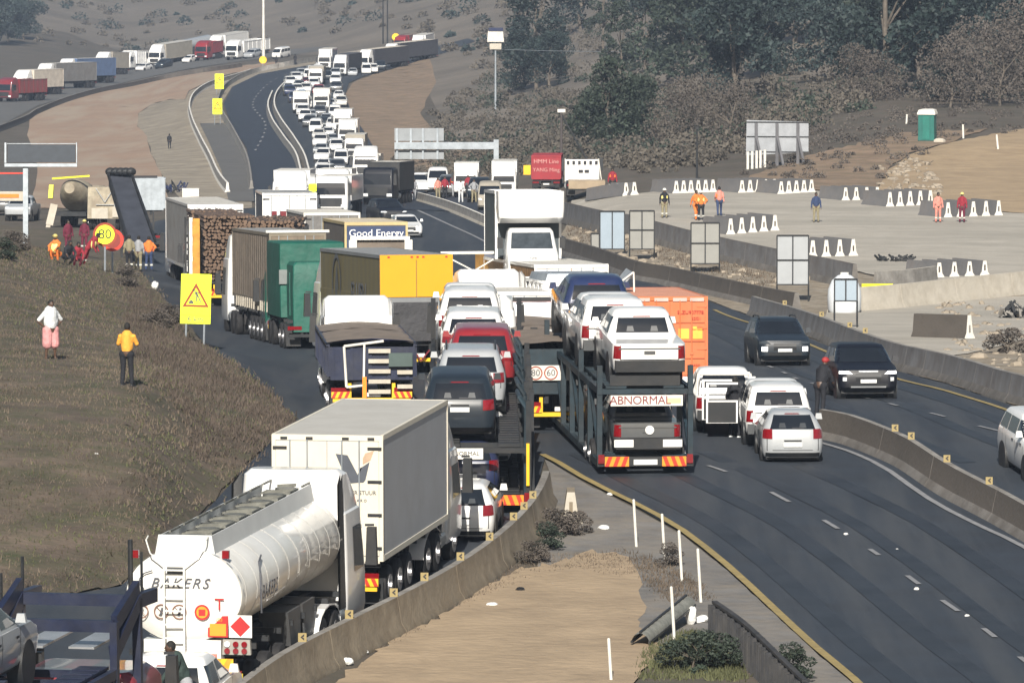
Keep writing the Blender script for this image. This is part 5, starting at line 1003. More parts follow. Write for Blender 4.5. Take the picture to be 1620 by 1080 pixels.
ob('reflective_tape', g, mat('silver tape', (.4, .42, .45), .3), r)
g = MB()
for sg in (-1, 1): g.add([(sg * .62, .15, zc + .8), (sg * .62, L - .1, zc + .8), (sg * .55, L - .1, zc + 1.22), (sg * .55, .15, zc + 1.22), (sg * .6, .15, zc + .8), (sg * .6, L - .1, zc + .8), (sg * .53, L - .1, zc + 1.22), (sg * .53, .15, zc + 1.22)], [(0, 1, 2, 3), (7, 6, 5, 4), (2, 6, 7, 3), (0, 3, 7, 4), (1, 5, 6, 2)])
g.add([(-.64, .12, zc + .78), (.64, .12, zc + .78), (.56, .12, zc + 1.24), (-.56, .12, zc + 1.24), (-.64, .16, zc + .78), (.64, .16, zc + .78), (.56, .16, zc + 1.24), (-.56, .16, zc + 1.24)], [(0, 1, 2, 3), (7, 6, 5, 4), (2, 6, 7, 3), (0, 3, 7, 4), (1, 5, 6, 2)]); ob('walkway_coaming', g, mat('coaming grey white', (.6, .62, .62), .5, var=.08), r)
g = MB()
for k in range(8):
    y = .7 + k * (L - 1.2) / 7; g.box(-.5, .5, y, y + .6, zc + 1.02, zc + 1.06); g.cyl((0, y + .3, zc + 1.05), (0, y + .3, zc + 1.14), .24, n=14); g.bar((-.3, y + .8, zc + 1.12), (.35, y + .95, zc + 1.16), .07); g.bar((.42, y, zc + 1.2), (.42, y + .9, zc + 1.2), .04); g.bar((-.45, y, zc + 1.24), (-.45, y + .9, zc + 1.24), .04)
ob('hatches', g, mat('walkway metal', (.16, .16, .14), .6, .3, var=.4, scale=4), r)
g = MB(); lx = -.14
for sg in (-.21, .21): g.bar((lx + sg, -.3, .95), (lx + sg, -.3, 3.1), .035); g.path([(lx + sg, -.3, 3.1), (lx + sg * 2.4, -.28, 3.35), (lx + sg * 3.0, -.1, 3.6), (lx + sg * 3, .1, 3.66)], .016)
for k in range(8): g.bar((lx - .21, -.3, 1.05 + k * .28), (lx + .21, -.3, 1.05 + k * .28), .03)
ob('ladder', g, mat('ladder white', (.66, .66, .62), .4), r)
ob('grab_handle', MB().box(lx - .17, lx + .17, -.2, -.17, 2.92, 3.06), GREYD, r)
g = MB(); g.box(-.84, .78, -.05, .3, 1.1, 1.55); g.box(-.5, .9, -.08, .3, .86, 1.1); ob('rear_apron', g, TANKW, r)
lettering('BAKERS', .3, INKG, r, (-.06, -.18, 2.72), shear=.35, space=1.25)
g = MB(); g.path([(-.62, -.185, 2.98), (-.8, -.17, 2.92), (-.9, -.17, 2.8), (-.88, -.17, 2.68), (-.8, -.175, 2.6)], .014, 5); ob('logo_swoosh', g, INKG, r)
for k, x in enumerate((-.86, -.44, -.06)):
    g = MB(); g.disc((x, -.185, 2.14), (0, -1, 0), .155, 24, r_in=.13); g.bar((x - .1, -.186, 2.24), (x + .1, -.186, 2.04), .02, .004); ob('warning_disc', g, mat('brown ink', (.2, .1, .07), .6), r)
    g = MB(); g.bar((x - .02, -.182, 2.06), (x + .03, -.182, 2.22), .045, .004); g.bar((x - .06, -.182, 2.08), (x + .02, -.182, 2.08), .03, .004); ob('warning_symbol', g, INKG, r)
g = MB(); g.disc((.42, -.19, 2.14), (0, -1, 0), .16, 24); ob('warning_disc', g, INKR, r); g = MB(); g.disc((.42, -.195, 2.14), (0, -1, 0), .12, 24); ob('warning_face', g, ORGREF, r); g = MB(); g.box(.35, .49, -.203, -.2, 2.07, 2.2); ob('warning_symbol', g, INKR, r)
lettering('T', .34, INKR, r, (.78, -.18, 2.3))
g = MB(); g.box(.52, .94, -.1, -.07, 1.62, 2.06); ob('placard', g, INKR, r); g = MB(); g.box(.56, .9, -.11, -.1, 1.65, 1.9); ob('placard_face', g, ORGREF, r); lettering('1203', .1, ORGREF, r, (.73, -.105, 1.98))
g = MB(); g.box(.96, 1.44, -.1, -.07, 1.62, 2.08); ob('placard', g, CONCW, r); g = MB(); g.add([(1.2, -.105, 1.64), (1.41, -.105, 1.85), (1.2, -.105, 2.06), (.99, -.105, 1.85)], [(0, 1, 2, 3)]); ob('hazard_diamond', g, INKR, r)
g = MB(); g.box(.82, 1.42, -.12, 0, 1.27, 1.58, 0, .02); ob('lamp_panel', g, mat('panel grey', (.32, .31, .28), .6), r)
for k in range(6): g = MB(); x = .93 + (k % 3) * .18; z = 1.49 if k < 3 else 1.35; g.cyl((x, -.16, z), (x, -.1, z), .06, n=14); ob('tail_light', g, LAMP if k == 0 else TAIL, r)
chevron_board(r, .35, 1.05, .98, 1.18, -.12, YELREF, ORGREF); g = MB(); g.box(.7, 1.25, -.14, -.08, .78, .88); ob('reflector_bar', g, mat('yellow bar', (.8, .6, .02), .5), r); g = MB(); g.box(.0, .7, -.1, 0, 1.2, 1.27); ob('red_strip', g, mat('pink strip', (.55, .2, .16), .5), r)
g = MB(); g.box(-1.12, -.98, .1, .2, 3.2, 3.36); ob('marker_lamp', g, TAIL, r); ob('marker_lamp', MB().box(.78, .92, .1, .2, 3.22, 3.38), TAIL, r)
g = MB(); g.cyl((-.45, -.12, .92), (.35, -.12, .92), .12, n=12); ob('hose_roll', g, ALU, r)
lettering('BAKERS', .42, INKG, r, (a_ + .02, 2.6, 2.3), 'right', shear=.2, space=1.1); g = MB(); g.path([(a_ * 1.0 + .02, 1.75, 1.9), (a_ + .02, 1.7, 2.4), (a_ * .98 + .02, 1.75, 2.75), (a_ * .93 + .02, 1.9, 2.95), (a_ * .88 + .02, 2.4, 3.03)], .02, 5); ob('logo_swoosh', g, INKG, r)
trailer_base(r, L, 2.5, 1.35, 3, chev=False, first=1.3, dy=1.3, bumper=GREYD)
g = MB()
for sg in (-1, 1):
    for y in (4.9, 6.4): g.add([(sg * 1.15, y, 1.5), (sg * 1.15, y + 1.3, 1.5), (sg * 1.15, y + 1.3, .75), (sg * 1.15, y + .3, .75), (sg * .5, y, 1.5), (sg * .5, y + 1.3, 1.5), (sg * .5, y + 1.3, .75), (sg * .5, y + .3, .75)], [(0, 1, 2, 3), (7, 6, 5, 4), (0, 4, 5, 1), (1, 5, 6, 2), (2, 6, 7, 3), (3, 7, 4, 0)])
    g.cyl((sg * 1.0, 5, .55), (sg * 1.0, 8.6, .55), .1, n=8)
ob('pump_housing', g, GREYD, r)
tractor(r, L - 2.75, 2.55, 3.1, WHITE, roof=.82, det=2, fairing=BLKPL)
# ---------------------------------------------------------------- white box truck with the V logo
CREAM = mat('cream white panel', (.68, .64, .54), .45, var=.04, dirt=(.5, .45, .35), dirt_amt=.25); BSIDE = mat('shaded white side', (.4, .42, .45), .5, var=.05, dirt=(.3, .3, .3), dirt_amt=.35); ROOFG = mat('grey box roof', (.46, .45, .42), .6, var=.06, dirt=(.36, .34, .3), dirt_amt=.5)  # BSIDE: bluish shade painted into a white side; ROOFG: greyer than the rear
d0 = 145.5; H = topH(688, d0, 518); p0 = gd(518, d0); r = root('box_truck', 'white box lorry with a dark V logo on its rear doors', 'truck', None, frame(p0, 9.5, 9)); L = 8.6
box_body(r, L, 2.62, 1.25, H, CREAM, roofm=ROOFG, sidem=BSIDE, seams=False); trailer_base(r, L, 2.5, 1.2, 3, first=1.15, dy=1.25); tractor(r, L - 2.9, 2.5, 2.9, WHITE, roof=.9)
g = MB(); vz = H - .72; Q = lambda pts, y=-.022: g.add([(x, y, vz + z) for x, z in pts], [tuple(range(len(pts)))])
Q([(.2, .3), (.48, .27), (.72, -.18), (.76, -.36), (.56, -.38), (.46, -.32)]); Q([(.76, -.36), (.72, -.18), (.82, .0), (1.0, .12), (.9, -.3), (.85, -.36)]); Q([(.72, -.18), (.76, -.17), (.82, .0), (.78, -.02)]); ob('logo', g, mat('logo grey', (.08, .09, .11), .5), r)
g = MB(); g.add([(.84, .04 + vz, 0)], []) if 0 else None; g.add([(.84, -.023, vz + .06), (1.02, -.023, vz + .16), (1.1, -.023, vz + .38), (.9, -.023, vz + .32), (.84, -.023, vz + .2)], [(0, 1, 2, 3, 4)]); ob('logo_tip', g, mat('logo tan', (.45, .32, .22), .5), r)
lettering('VAN DER STUUR', .13, INKG, r, (.66, -.025, vz - .6)); lettering('R E P A R O', .09, INKG, r, (.7, -.025, vz - .78))
g = MB(); g.box(.35, .44, -.03, -.02, 1.42, 1.5); ob('orange_marker', g, ORGREF, r); g = MB(); [g.box(x, x + .16, -.02, .1, H - .1, H - .04) for x in (-1.1, -.5, .35, .95)]; ob('marker_lamp', g, BLKPL, r)
# ---------------------------------------------------------------- car transporters
def carrier(r, L, W, lo, hi, m, rear=True, deckm=None, post_h=None, tandem=2.2, bays=6, hi_drop=0.0, det=2, chev=(ORGREF, REDREF)):
    hw = W / 2; ph = post_h or hi + .35
    for sg in (-1, 1):
        for z, nm in ((lo, 'lower_deck'), (hi, 'upper_deck')):
            g = MB(); g.box(sg * .78 - .28, sg * .78 + .28, .1, L - .1, z - .06, z)
            for k in range(int(L / .5)): g.box(sg * .78 - .27, sg * .78 + .27, .2 + k * .5, .26 + k * .5, z + .001, z + .02)
            ob(nm, g, deckm or m, r)
        g = MB(); x = sg * (hw - .07); g.box(x - .06, x + .06, 0, L, hi - .22, hi - .04); ob('side_rail', g, m, r); g = MB(); g.box(x - .06, x + .06, .0, L, lo - .28, lo - .1); ob('side_rail', g, m, r)
        for k in range(bays + 1):
            y = .12 + k * (L - .24) / bays; g = MB(); g.box(x - .07, x + .07, y - .09, y + .09, lo - .2, ph if k in (0, 2, bays) else hi - .04); ob('post', g, m, r)
            if k < bays and k % 2 == 0: g = MB(); g.bar((x, y, lo), (x, y + (L - .24) / bays, hi - .1), .09); ob('brace', g, m, r)
    for k in range(bays * 2 + 1):
        y = .1 + k * (L - .3) / (bays * 2)
        for z in (hi, lo): ob('cross_member', MB().box(-hw + .1, hw - .1, y, y + .08, z - .22, z - .08), m, r)
    wheel_set(r, [tandem, tandem + 1.15], hw - .02, .42, True, det)
    if rear:
        g = MB(); g.box(-hw, hw, -.06, .08, .3, .55); ob('rear_beam', g, BLKPL, r)
        chevron_board(r, -hw + .2, -hw + .85, .3, .56, -.1, *chev); chevron_board(r, hw - .85, hw - .2, .3, .56, -.1, *chev, flip=True)
        for sg in (-1, 1): g = MB(); g.box(sg * (hw - .1) - .08, sg * (hw - .1) + .08, -.12, -.02, .38, .62); ob('tail_light', g, TAIL, r)
        g = MB(); g.box(-.32, .32, -.1, -.06, .34, .48); ob('number_plate', g, PLATE, r)
def on(M, x, y, z, yaw=0, pitch=0, sc=1.0): return M @ Matrix.Translation((x, y, z)) @ Matrix.Rotation(R(yaw), 4, 'Z') @ Matrix.Rotation(R(pitch), 4, 'X') @ Matrix.Scale(sc, 4)
# transporter with the ABNORMAL board
p0 = gd(1021, 169.5); M4 = frame(p0, -5.0, 14); r = root('car_transporter', 'loaded car transporter with a white ABNORMAL board on its back', 'car transporter', None, M4)
carrier(r, 15.5, 2.6, .55, 2.45, BLUSTEEL, post_h=3.0); tractor(r, 13.4, 2.45, 2.5, GREYP, roof=False, det=1)
g = MB(); g.box(-.95, 1.0, -.12, -.08, 1.93, 2.22); ob('warning_board', g, CONCW, r); lettering('ABNORMAL', .32, MAROON, r, (-.15, -.125, 2.075), space=.95)
g = MB(); g.box(.55, .95, -.126, -.12, 2.0, 2.14); ob('board_sticker', g, mat('sticker', (.6, .5, .3), .6), r)
CG = 'cars on the transporter with the white warning board'
car('pickup', 'white double cab pickup, rearmost on the upper deck above the warning board', 'pickup', on(M4, .12, 2.95, 2.45, 0, 2, 1.07), 'pickup', WHITE, CG, bumper=BLKPL, rails=False, load_bed=WHITE); g = MB(); g.box(-.9, 1.0, 2.9 - 2.75, 2.9 - 2.68, 2.5, 2.98); ob('wheel_stop', MB().box(-.95, .95, .1, .2, 2.46, 2.75), BLKPL, r)
car('pickup', 'white pickup with canopy, second on the upper deck', 'pickup', on(M4, -.25, 8.0, 2.5, 0, 0, 1.05), 'pickup', WHITE, CG, canopy=True)
car('pickup', 'navy blue pickup at the front of the upper deck', 'pickup', on(M4, -.1, 13.0, 2.6, 0, 4, 1.08), 'pickup', NAVY, CG)
car('pickup', 'dark grey pickup with round white badge on the lower deck', 'pickup', on(M4, .1, 3.0, .32, 0, 1), 'pickup', GREYP, CG, bumper=BLKPL, load_bed=GREYP)
for o in [o for o in bpy.data.objects if o.get('label', '').startswith('dark grey pickup with round')]: [ob('bumper_corner', MB().box(sg * .66 - .26, sg * .66 + .26, -2.83, -2.78, .52, .72), WHITE, o) for sg in (-1, 1)]
ob('badge', MB().cyl((.05, -.0, 0), (.05, .03, 0), .12, n=20), WHITE, None).matrix_world = on(M4, .1, 3.0 - 2.72, .32 + .92)
bpy.data.objects['badge'].parent = [o for o in bpy.data.objects if o.get('label', '').startswith('dark grey pickup with round')][0]; bpy.data.objects['badge'].matrix_parent_inverse = bpy.data.objects['badge'].parent.matrix_world.inverted()
car('car', 'dark car deep on the lower deck of the ABNORMAL transporter', 'car', on(M4, 0, 8.6, .6), 'sedan', SLATE, CG, detail=1)
# transporter ahead of the box truck
p0 = Vector((-.85, 163.0, Gz(-.85, 163.0))); M3 = frame(p0, -.5, 14); r = root('car_transporter', 'five car transporter ahead of the white box lorry', 'car transporter', None, M3)
carrier(r, 25.5, 2.7, .5, 1.85, CHASSIS, post_h=3.0, bays=12, deckm=BLKPL); [ob('hoop', MB().path([(1.2, y, .4), (1.22, y, 2.75), (1.05, y + .1, 3.0), (1.0, y + 1.6, 3.0), (1.22, y + 1.7, 2.6), (1.22, y + 1.7, .5)], .06, 6), BLUSTEEL, r) for y in (.6, 3.4, 6.2, 9.0, 12.0, 15.0)]; [ob('outer_frame', MB().bar((1.38, y, .3), (1.38, y + 2.6, 2.9), .12).bar((1.38, y + 2.6, .3), (1.38, y + 2.6, 3.0), .14).bar((1.4, y, .45), (1.4, y + 2.6, .45), .1, .3), CHASSIS, r) for y in (0, 2.7, 5.4, 8.1, 10.8)]; ob('yellow_post', MB().box(1.22, 1.3, -.06, .0, .8, 1.9), YELREF, r); tractor(r, 23.6, 2.45, 2.6, WHITE, roof=.3, det=1)
g = MB(); g.box(-.95, .1, -.1, -.06, 1.5, 1.78); ob('warning_board', g, CONCW, r); lettering('ABNORMAL', .16, INK, r, (-.42, -.105, 1.64))
CG = 'cars on the five car transporter'
car('suv', 'slate grey car, rearmost on the upper deck behind the box lorry', 'car', on(M3, -.5, 3.2, 1.85, 0, 2), 'suv', SLATE, CG)
car('suv', 'silver white SUV with roof rails on the transporter upper deck', 'SUV', on(M3, -.2, 8.1, 1.9), 'suv', SILVER, CG, rails=True)
car('car', 'red hatchback on the transporter upper deck', 'car', on(M3, .12, 12.8, 1.95), 'suv', REDP, CG)
car('car', 'white car behind the red one on the transporter upper deck', 'car', on(M3, -.1, 17.6, 1.9), 'suv', WHITE, CG)
car('pickup', 'white pickup at the front of the transporter upper deck', 'pickup', on(M3, -.2, 22.8, 1.95), 'pickup', WHITE, CG, canopy=True)
car('car', 'navy hatchback, rearmost on the transporter lower deck', 'car', on(M3, -.3, 2.8, .35), 'hatch', NAVY, CG); car('car', 'white hatchback deep on the transporter lower deck', 'car', on(M3, .05, 7.4, .52), 'hatch', WHITE, CG, detail=1)
car('hatchback', 'white hatchback squeezed between the box lorry and the transporter', 'car', frame(gd(738, 160.0), 4, 4, True), 'hatch', WHITE)
# transporter in the bottom left corner
M5 = frame(Vector((-8.0, 120.4, Gz(-8.0, 120.4))), 12, 4) ; M5 = M5 @ Matrix.Translation((0, -15.0, 0)); r = root('car_transporter', 'navy framed car transporter cut off by the bottom left corner', 'car transporter', None, M5)
carrier(r, 12.4, 2.5, .9, 2.75, NAVSTEEL, rear=False, post_h=3.6, bays=5)
g = MB(); 
for sg in (-1, 1): x = sg * 1.15; g.bar((x, 12.3, 3.0), (x, 14.0, 3.75), .16, .3); g.bar((x, 14.0, 3.75), (x, 15.2, 3.7), .16, .26); g.bar((x, 14.0, .9), (x, 14.0, 3.8), .16); g.bar((x, 12.4, 3.55), (x, 14.0, 4.0), .12, .3)
g.bar((-1.15, 14.0, 3.75), (1.15, 14.0, 3.75), .14, .22); g.bar((-1.15, 12.35, 3.5), (1.15, 12.35, 3.5), .14, .22); ob('head_rack', g, NAVSTEEL, r)
g = MB(); g.cyl((1.0, 14.1, 3.7), (1.0, 14.1, 4.9), .05, n=8); g.cyl((1.08, 14.6, 3.7), (1.08, 14.6, 4.6), .03, n=6); ob('rail_post', g, CHASSIS, r)
for x in (-.5, .5): g = MB(); g.box(x - .25, x + .25, 12.4, 14.9, 3.05, 3.09); ob('head_track', g, ALU, r)
tractor(r, 10.6, 2.4, 2.4, MAROON, roof=False, det=2, rearwheels=1)
CG = 'cars on the transporter in the bottom left corner'
car('pickup', 'silver pickup on the upper deck at the bottom left border', 'pickup', on(M5, -.75, 8.2, 2.75), 'pickup', SILVER, CG); car('hatchback', 'pale blue car low in the bottom left transporter', 'car', on(M5, 0, 9.6, .9), 'hatch', BLUEP, CG, detail=1)
MP = frame(gd(275, 125.6), 8, 5, True); car('pickup', 'white pickup with passengers behind the fuel tanker', 'pickup', MP, 'pickup', WHITE)
# ---------------------------------------------------------------- side tippers with tarpaulins
TARPB = mat('dusty brown tarpaulin', (.17, .14, .115), .8, var=.2, scale=1.2, dirt=(.2, .16, .13), dirt_amt=.4, bump=.4, bscale=3); TARPN = mat('navy tarpaulin', (.025, .03, .075), .6, var=.3, bump=.5, bscale=3)
def tipper(label, px, d, heading, L, H, W=2.55, cabH=3.0, roof=.45, tarp=TARPB, body=NAVSTEEL, cab=WHITE, split=True, det=2, name='tipper_truck', group=None, rungs=True):
    r = place_truck(px, d, heading, name, label, 'truck', group, L); hw = W / 2
    secs = [(0, L * .6), (L * .62, L * .38 - .1)] if split and L > 11 else [(0, L)]
    for y0, l in secs:
        open_body(r, l, W, 1.25, H - .05, body, y0, ribs=max(3, int(l / 1.2)))
        if tarp: tarp_top(r, l, W, 1.3, H + .03, tarp, y0, ribs=max(2, int(l / 1.5)), seed=int(px), overhang=.5)
    trailer_base(r, L, 2.5, 1.25, 3, det); tractor(r, L - 2.7, 2.4, cabH, cab, roof=roof, det=det)
    return r
r = tipper('side tipper with brown tarpaulin, blue sides and a white framed rack on its back', 588, 186, -3.2, 13.5, topH(545, 186, 588), cabH=2.6, roof=.55)
hw = 1.27; g = MB(); g.path([(-.75, -.12, .95), (-.82, -.12, 2.15), (.35, -.12, 2.3)], .04, 6); g.bar((-.75, -.12, .95), (-.25, -.12, 1.0), .06); g.bar((-.25, -.12, .6), (-.22, -.12, 2.2), .06); ob('white_rack', g, CONCW, r)
for k in range(5): g = MB(); g.box(-.1, .55, -.16, -.1, .75 + k * .3, .87 + k * .3); ob('rung', g, CONCL, r)
for k in range(3): g = MB(); g.box(.75, 1.2, -.16, -.1, .9 + k * .42, 1.02 + k * .42); ob('rung', g, CONCL, r)
g = MB(); g.box(.5, 1.2, -.2, -.12, 1.55, 1.95); ob('spare_box', g, mat('box green grey', (.06, .09, .085), .6), r); g = MB(); g.box(-.28, -.16, -.2, -.14, .55, 1.25); ob('marker_board', g, ORGREF, r); tarp_top(r, .3, 2.7, 1.5, topH(545, 186, 588) + .05, TARPN, -.1, 1, 5, overhang=.6)
r = tipper('tarped tipper with round speed stickers on its back between the transporters', 892, 181, -4.5, 14, topH(548, 181, 892), split=True, body=BLUSTEEL, cabH=2.6, roof=.45)
g = MB(); g.box(-1.12, .2, -.13, -.09, 1.55, 1.98); ob('sticker_board', g, CONCW, r); [lettering(t, .26, INKG, r, (x, -.135, 1.76)) for t, x in (('80', -.82), ('60', -.38))]
for x in (-.82, -.38): g = MB(); g.disc((x, -.136, 1.76), (0, -1, 0), .2, 24, r_in=.165); ob('speed_ring', g, INKB, r)
# ---------------------------------------------------------------- yellow curtain side trailer
YEL = mat('yellow panel', (.78, .33, .004), .5, var=.03); OLIVE = mat('dark olive curtain', (.17, .14, .055), .8, var=.2, scale=.8, dirt=(.1, .095, .07), dirt_amt=.7, stripes=(.35, (.09, .09, .08), .3)); ROOFT = mat('grey canvas roof', (.2, .21, .22), .7, var=.1, dirt=(.13, .13, .13), dirt_amt=.5)  # OLIVE: side curtain darker and browner than the yellow rear
d0 = 215; H = topH(404, d0, 660); r = place_truck(660, d0, -10.8, 'curtain_side_truck', 'yellow backed curtain side trailer with large letters on its faded side', 'truck', None, 13); L = 13
box_body(r, L, 2.52, H - 1.5, H, YEL, roofm=ROOFT, sidem=OLIVE, doors=True, frame=ROOFT, hinges=False, trim=YEL, det=0); trailer_base(r, L, 2.5, 1.2, 3); tractor(r, L - 2.8, 2.45, 3.0, WHITE, roof=.9, det=1)
ob('rear_header', MB().box(-1.262, 1.262, -.016, .02, H - .16, H + .016).box(-1.262, -1.16, -.016, .02, H - 1.5, H - .16).box(1.16, 1.262, -.016, .02, H - 1.5, H - .16), YEL, r); g = MB(); [g.box(x, x + .08, -.03, .06, H - .09, H - .03) for x in (-1.0, -.2, 0, .2, 1.0)]; ob('marker_lamp', g, INKR, r)
ob('side_curtain', MB().box(-1.27, -1.23, .1, 12.8, H - 2.3, H - 1.4), OLIVE, r); lettering('ELUEN', 1.1, INKG, r, (-1.285, 4.4, H - 1.45), 'left'); g = MB(); n = 30; c = (-1.275, 9.2, H - 1.15)
g.add([(c[0], c[1] + q * .95 * math.cos(2 * math.pi * i / n), c[2] + q * 1.05 * math.sin(2 * math.pi * i / n)) for q in (1, .84) for i in range(n)], [(i, (i + 1) % n, n + (i + 1) % n, n + i) for i in range(n)]); g.add([(c[0], c[1] + a, c[2] + b) for a, b in ((-.1, .7), (.35, -.1), (.2, -.9), (-.3, -.9), (-.15, -.2), (-.45, -.3))], [tuple(range(6))]); ob('logo', g, INKG, r)
g = MB(); g.box(-1.22, 1.22, -.06, 12.9, 1.2, H - 1.6); g.bar((-.5, -.1, H - 2.8), (-.1, -.14, 1.4), .1) if 0 else None; ob('rear_flap', g, mat('soot grey canvas', (.05, .05, .055), .8, var=.3, bump=.5), r); g = MB(); g.bar((-.45, -.14, H - 2.75), (.1, -.16, H - 3.6), .14, .04); g.bar((.1, -.16, H - 3.6), (.4, -.16, .9), .12, .04); ob('red_strap', g, MAROON, r)
# ---------------------------------------------------------------- trucks on the left lane
GTARP = mat('green tarpaulin', (.006, .095, .068), .6, var=.2, scale=1, bump=.5, bscale=2)
d0 = 240; H = topH(415, d0, 505); r = place_truck(505, d0, -8, 'green_truck', 'green lorry with a green tarped load and tall green wind deflector', 'truck', None, 7.5)
g = MB(); S_ = Shell([(.7, 0, 6.6, .98, .05), (H - .9, .05, 6.6, 1.0, .06), (H - .12, .06, 6.5, .98, .07), (H, .15, 6.2, .88, .1)]); S_.build(g); [g.bar((-1.0, y, 1.3), (-1.0, y, H - .4), .05) for y in (1, 2.4, 3.9, 5.3)]; g.bar((-.2, -.02, 1.2), (-.1, .06, H - .3), .05); ob('tarped_load', g, GTARP, r); H2 = topH(383, d0 + 2.5, 490); g = MB(); Shell([(1.2, 2.2, 7.2, 1.24, .05), (H2 - .7, 2.3, 7.2, 1.26, .05), (H2 - .06, 2.32, 7.15, 1.25, .06), (H2, 2.4, 7.0, 1.18, .08)]).build(g); ob('tall_load', g, GTARP, r); ob('load_edge', MB().box(-1.29, .9, 2.16, 2.3, H2 - 1.6, H2 - 1.05), mat('grey edge', (.2, .22, .22), .7), r); trailer_base(r, 7, 2.5, 1.2, 2, chev=False); tractor(r, 5.0, 2.5, 3.0, GREENP, roof=.6, det=1)
BROWNC = mat('dirty brown curtain', (.22, .17, .125), .85, var=.25, scale=.9, dirt=(.09, .08, .07), dirt_amt=.6, stripes=(.45, (.32, .27, .22), .7), bump=.5, bscale=2)
d0 = 247; H = topH(369, d0, 470); r = place_truck(472, d0, -9.5, 'curtain_side_truck', 'lorry with a dirty brown pleated curtain side beside the green lorry', 'truck', None, 12)
box_body(r, 12, 2.25, H - 2.7, H, BROWNC, roofm=ROOFT, sidem=BROWNC, frame=mat('brown frame', (.2, .17, .13), .7), hinges=False); trailer_base(r, 12, 2.5, 1.3, 4, first=1.4); tractor(r, 9.6, 2.5, 3.2, WHITE, roof=.9, det=1)
[ob('curtain_strap', MB().bar((-1.15, .5 + k * .7, H - 2.7), (-1.15, .6 + k * .7, H - 3.1), .06, .02), CONCL, r) for k in range(15)]; ob('top_bar', MB().box(-1.25, 1.25, -.05, .05, H + .02, H + .12), CONCW, r)
# logs
rng = random.Random(4); LOGM = mat('log bark', (.12, .08, .06), .9, var=.4, scale=3); LOGE = mat('log cut end', (.15, .1, .07), .9, var=.3, scale=4)
def log_truck(px, d0, top, label, hd, bays_=(0.0, 5.0, 10.0)):
  global r, H
  H = topH(top, d0, px); r = place_truck(px, d0, hd, 'logging_truck', label, 'truck', None, 14)
  for b0 in bays_:
      g = MB(); z = 1.4
      while z < H - .1:
          x = -1.1 + rng.uniform(0, .1)
          while x < 1.15:
              rr = rng.uniform(.055, .1); y = b0 + rng.uniform(-.15, .15); n0 = len(g.v); zz = z + rng.uniform(-.03, .03); nn = 7; P = [Vector((x + rr * math.cos(2 * math.pi * i / nn), 0, zz + rr * math.sin(2 * math.pi * i / nn))) for i in range(nn)]
              g.add([(p.x, y, p.z) for p in P] + [(p.x, y + 4.4, p.z) for p in P], [(i, (i + 1) % nn, nn + (i + 1) % nn, nn + i) for i in range(nn)], 0, True); g.add([(p.x, y, p.z) for p in P], [tuple(range(nn))], 1); g.add([(p.x, y + 4.4, p.z) for p in P], [tuple(range(nn))], 1); x += rr * 2.05
          z += .155
      ob('log_stack', g.mesh('log_stack', 2), [LOGM, LOGE], r)
  for sg in (-1, 1):
      for y in (.8, 3.6, 5.8, 8.6, 10.8, 13.4): ob('stake', MB().box(sg * 1.25 - .05, sg * 1.25 + .05, y, y + .1, 1.2, H - .5), CHASSIS, r)
  trailer_base(r, 14, 2.5, 1.3, 4, first=1.2); tractor(r, 11.8, 2.4, 3.0, WHITE, det=1)
log_truck(426, 274, 345, 'second timber lorry whose logs show above the brown pleated curtain', 0)
log_truck(362, 290, 337, 'timber lorry stacked high with brown cut logs and an orange side panel', -6)
g = MB(); g.box(-1.62, -1.32, -.1, .4, 1.3, H - .25); [g.box(-1.66, -1.6, .0, .3, 1.5 + k * .9, 2.2 + k * .9) for k in range(3)]; ob('side_panel', g, mat('orange board', (.55, .27, .04), .7, var=.3, scale=2), r); g = MB(); g.box(-1.8, -1.64, .0, .2, 1.3, H - .2); ob('white_board', g, CONCW, r)
def plain_box(label, px, d, hd, L, top, color, W=2.6, roofm=ROOFG, sidem=BSIDE, det=1, frame_=None, axles=3, cab=WHITE, name='box_truck', tract=True, doors=True, z0=1.25, group=None, facing=False, flutes=0.0, H=None):
    H = H or topH(top, d, px); r = place_truck(px, d, hd, name, label, 'truck', group, L); box_body(r, L, W, z0, H, color, roofm=roofm, sidem=sidem, frame=frame_, det=det, doors=doors, flutes=flutes); trailer_base(r, L, 2.5, z0, axles, det, chev=det > 1)
    if tract: tractor(r, L - 2.8, 2.45, 2.9, cab, roof=.8, det=det)
    return r, H
GSIDE = mat('shaded grey side', (.22, .22, .22), .6, var=.15, dirt=(.16, .13, .1), dirt_amt=.6); DSIDE = mat('dark dirty side', (.11, .1, .09), .7, var=.2, dirt_amt=.5)  # GSIDE: shade of white box sides put into the colour, also a grey body
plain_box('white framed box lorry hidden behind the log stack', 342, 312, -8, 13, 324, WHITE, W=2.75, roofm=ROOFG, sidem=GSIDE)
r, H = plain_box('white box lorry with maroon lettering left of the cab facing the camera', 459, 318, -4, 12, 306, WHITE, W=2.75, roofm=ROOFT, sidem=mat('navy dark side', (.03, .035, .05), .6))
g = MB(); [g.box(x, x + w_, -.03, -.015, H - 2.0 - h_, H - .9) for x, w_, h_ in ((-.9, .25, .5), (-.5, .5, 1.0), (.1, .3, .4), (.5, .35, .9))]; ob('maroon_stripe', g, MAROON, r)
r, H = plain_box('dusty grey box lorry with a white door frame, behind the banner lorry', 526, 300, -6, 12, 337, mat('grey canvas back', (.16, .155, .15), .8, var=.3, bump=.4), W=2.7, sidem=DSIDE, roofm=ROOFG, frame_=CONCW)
TANF = mat('tan frame', (.5, .4, .2), .6)
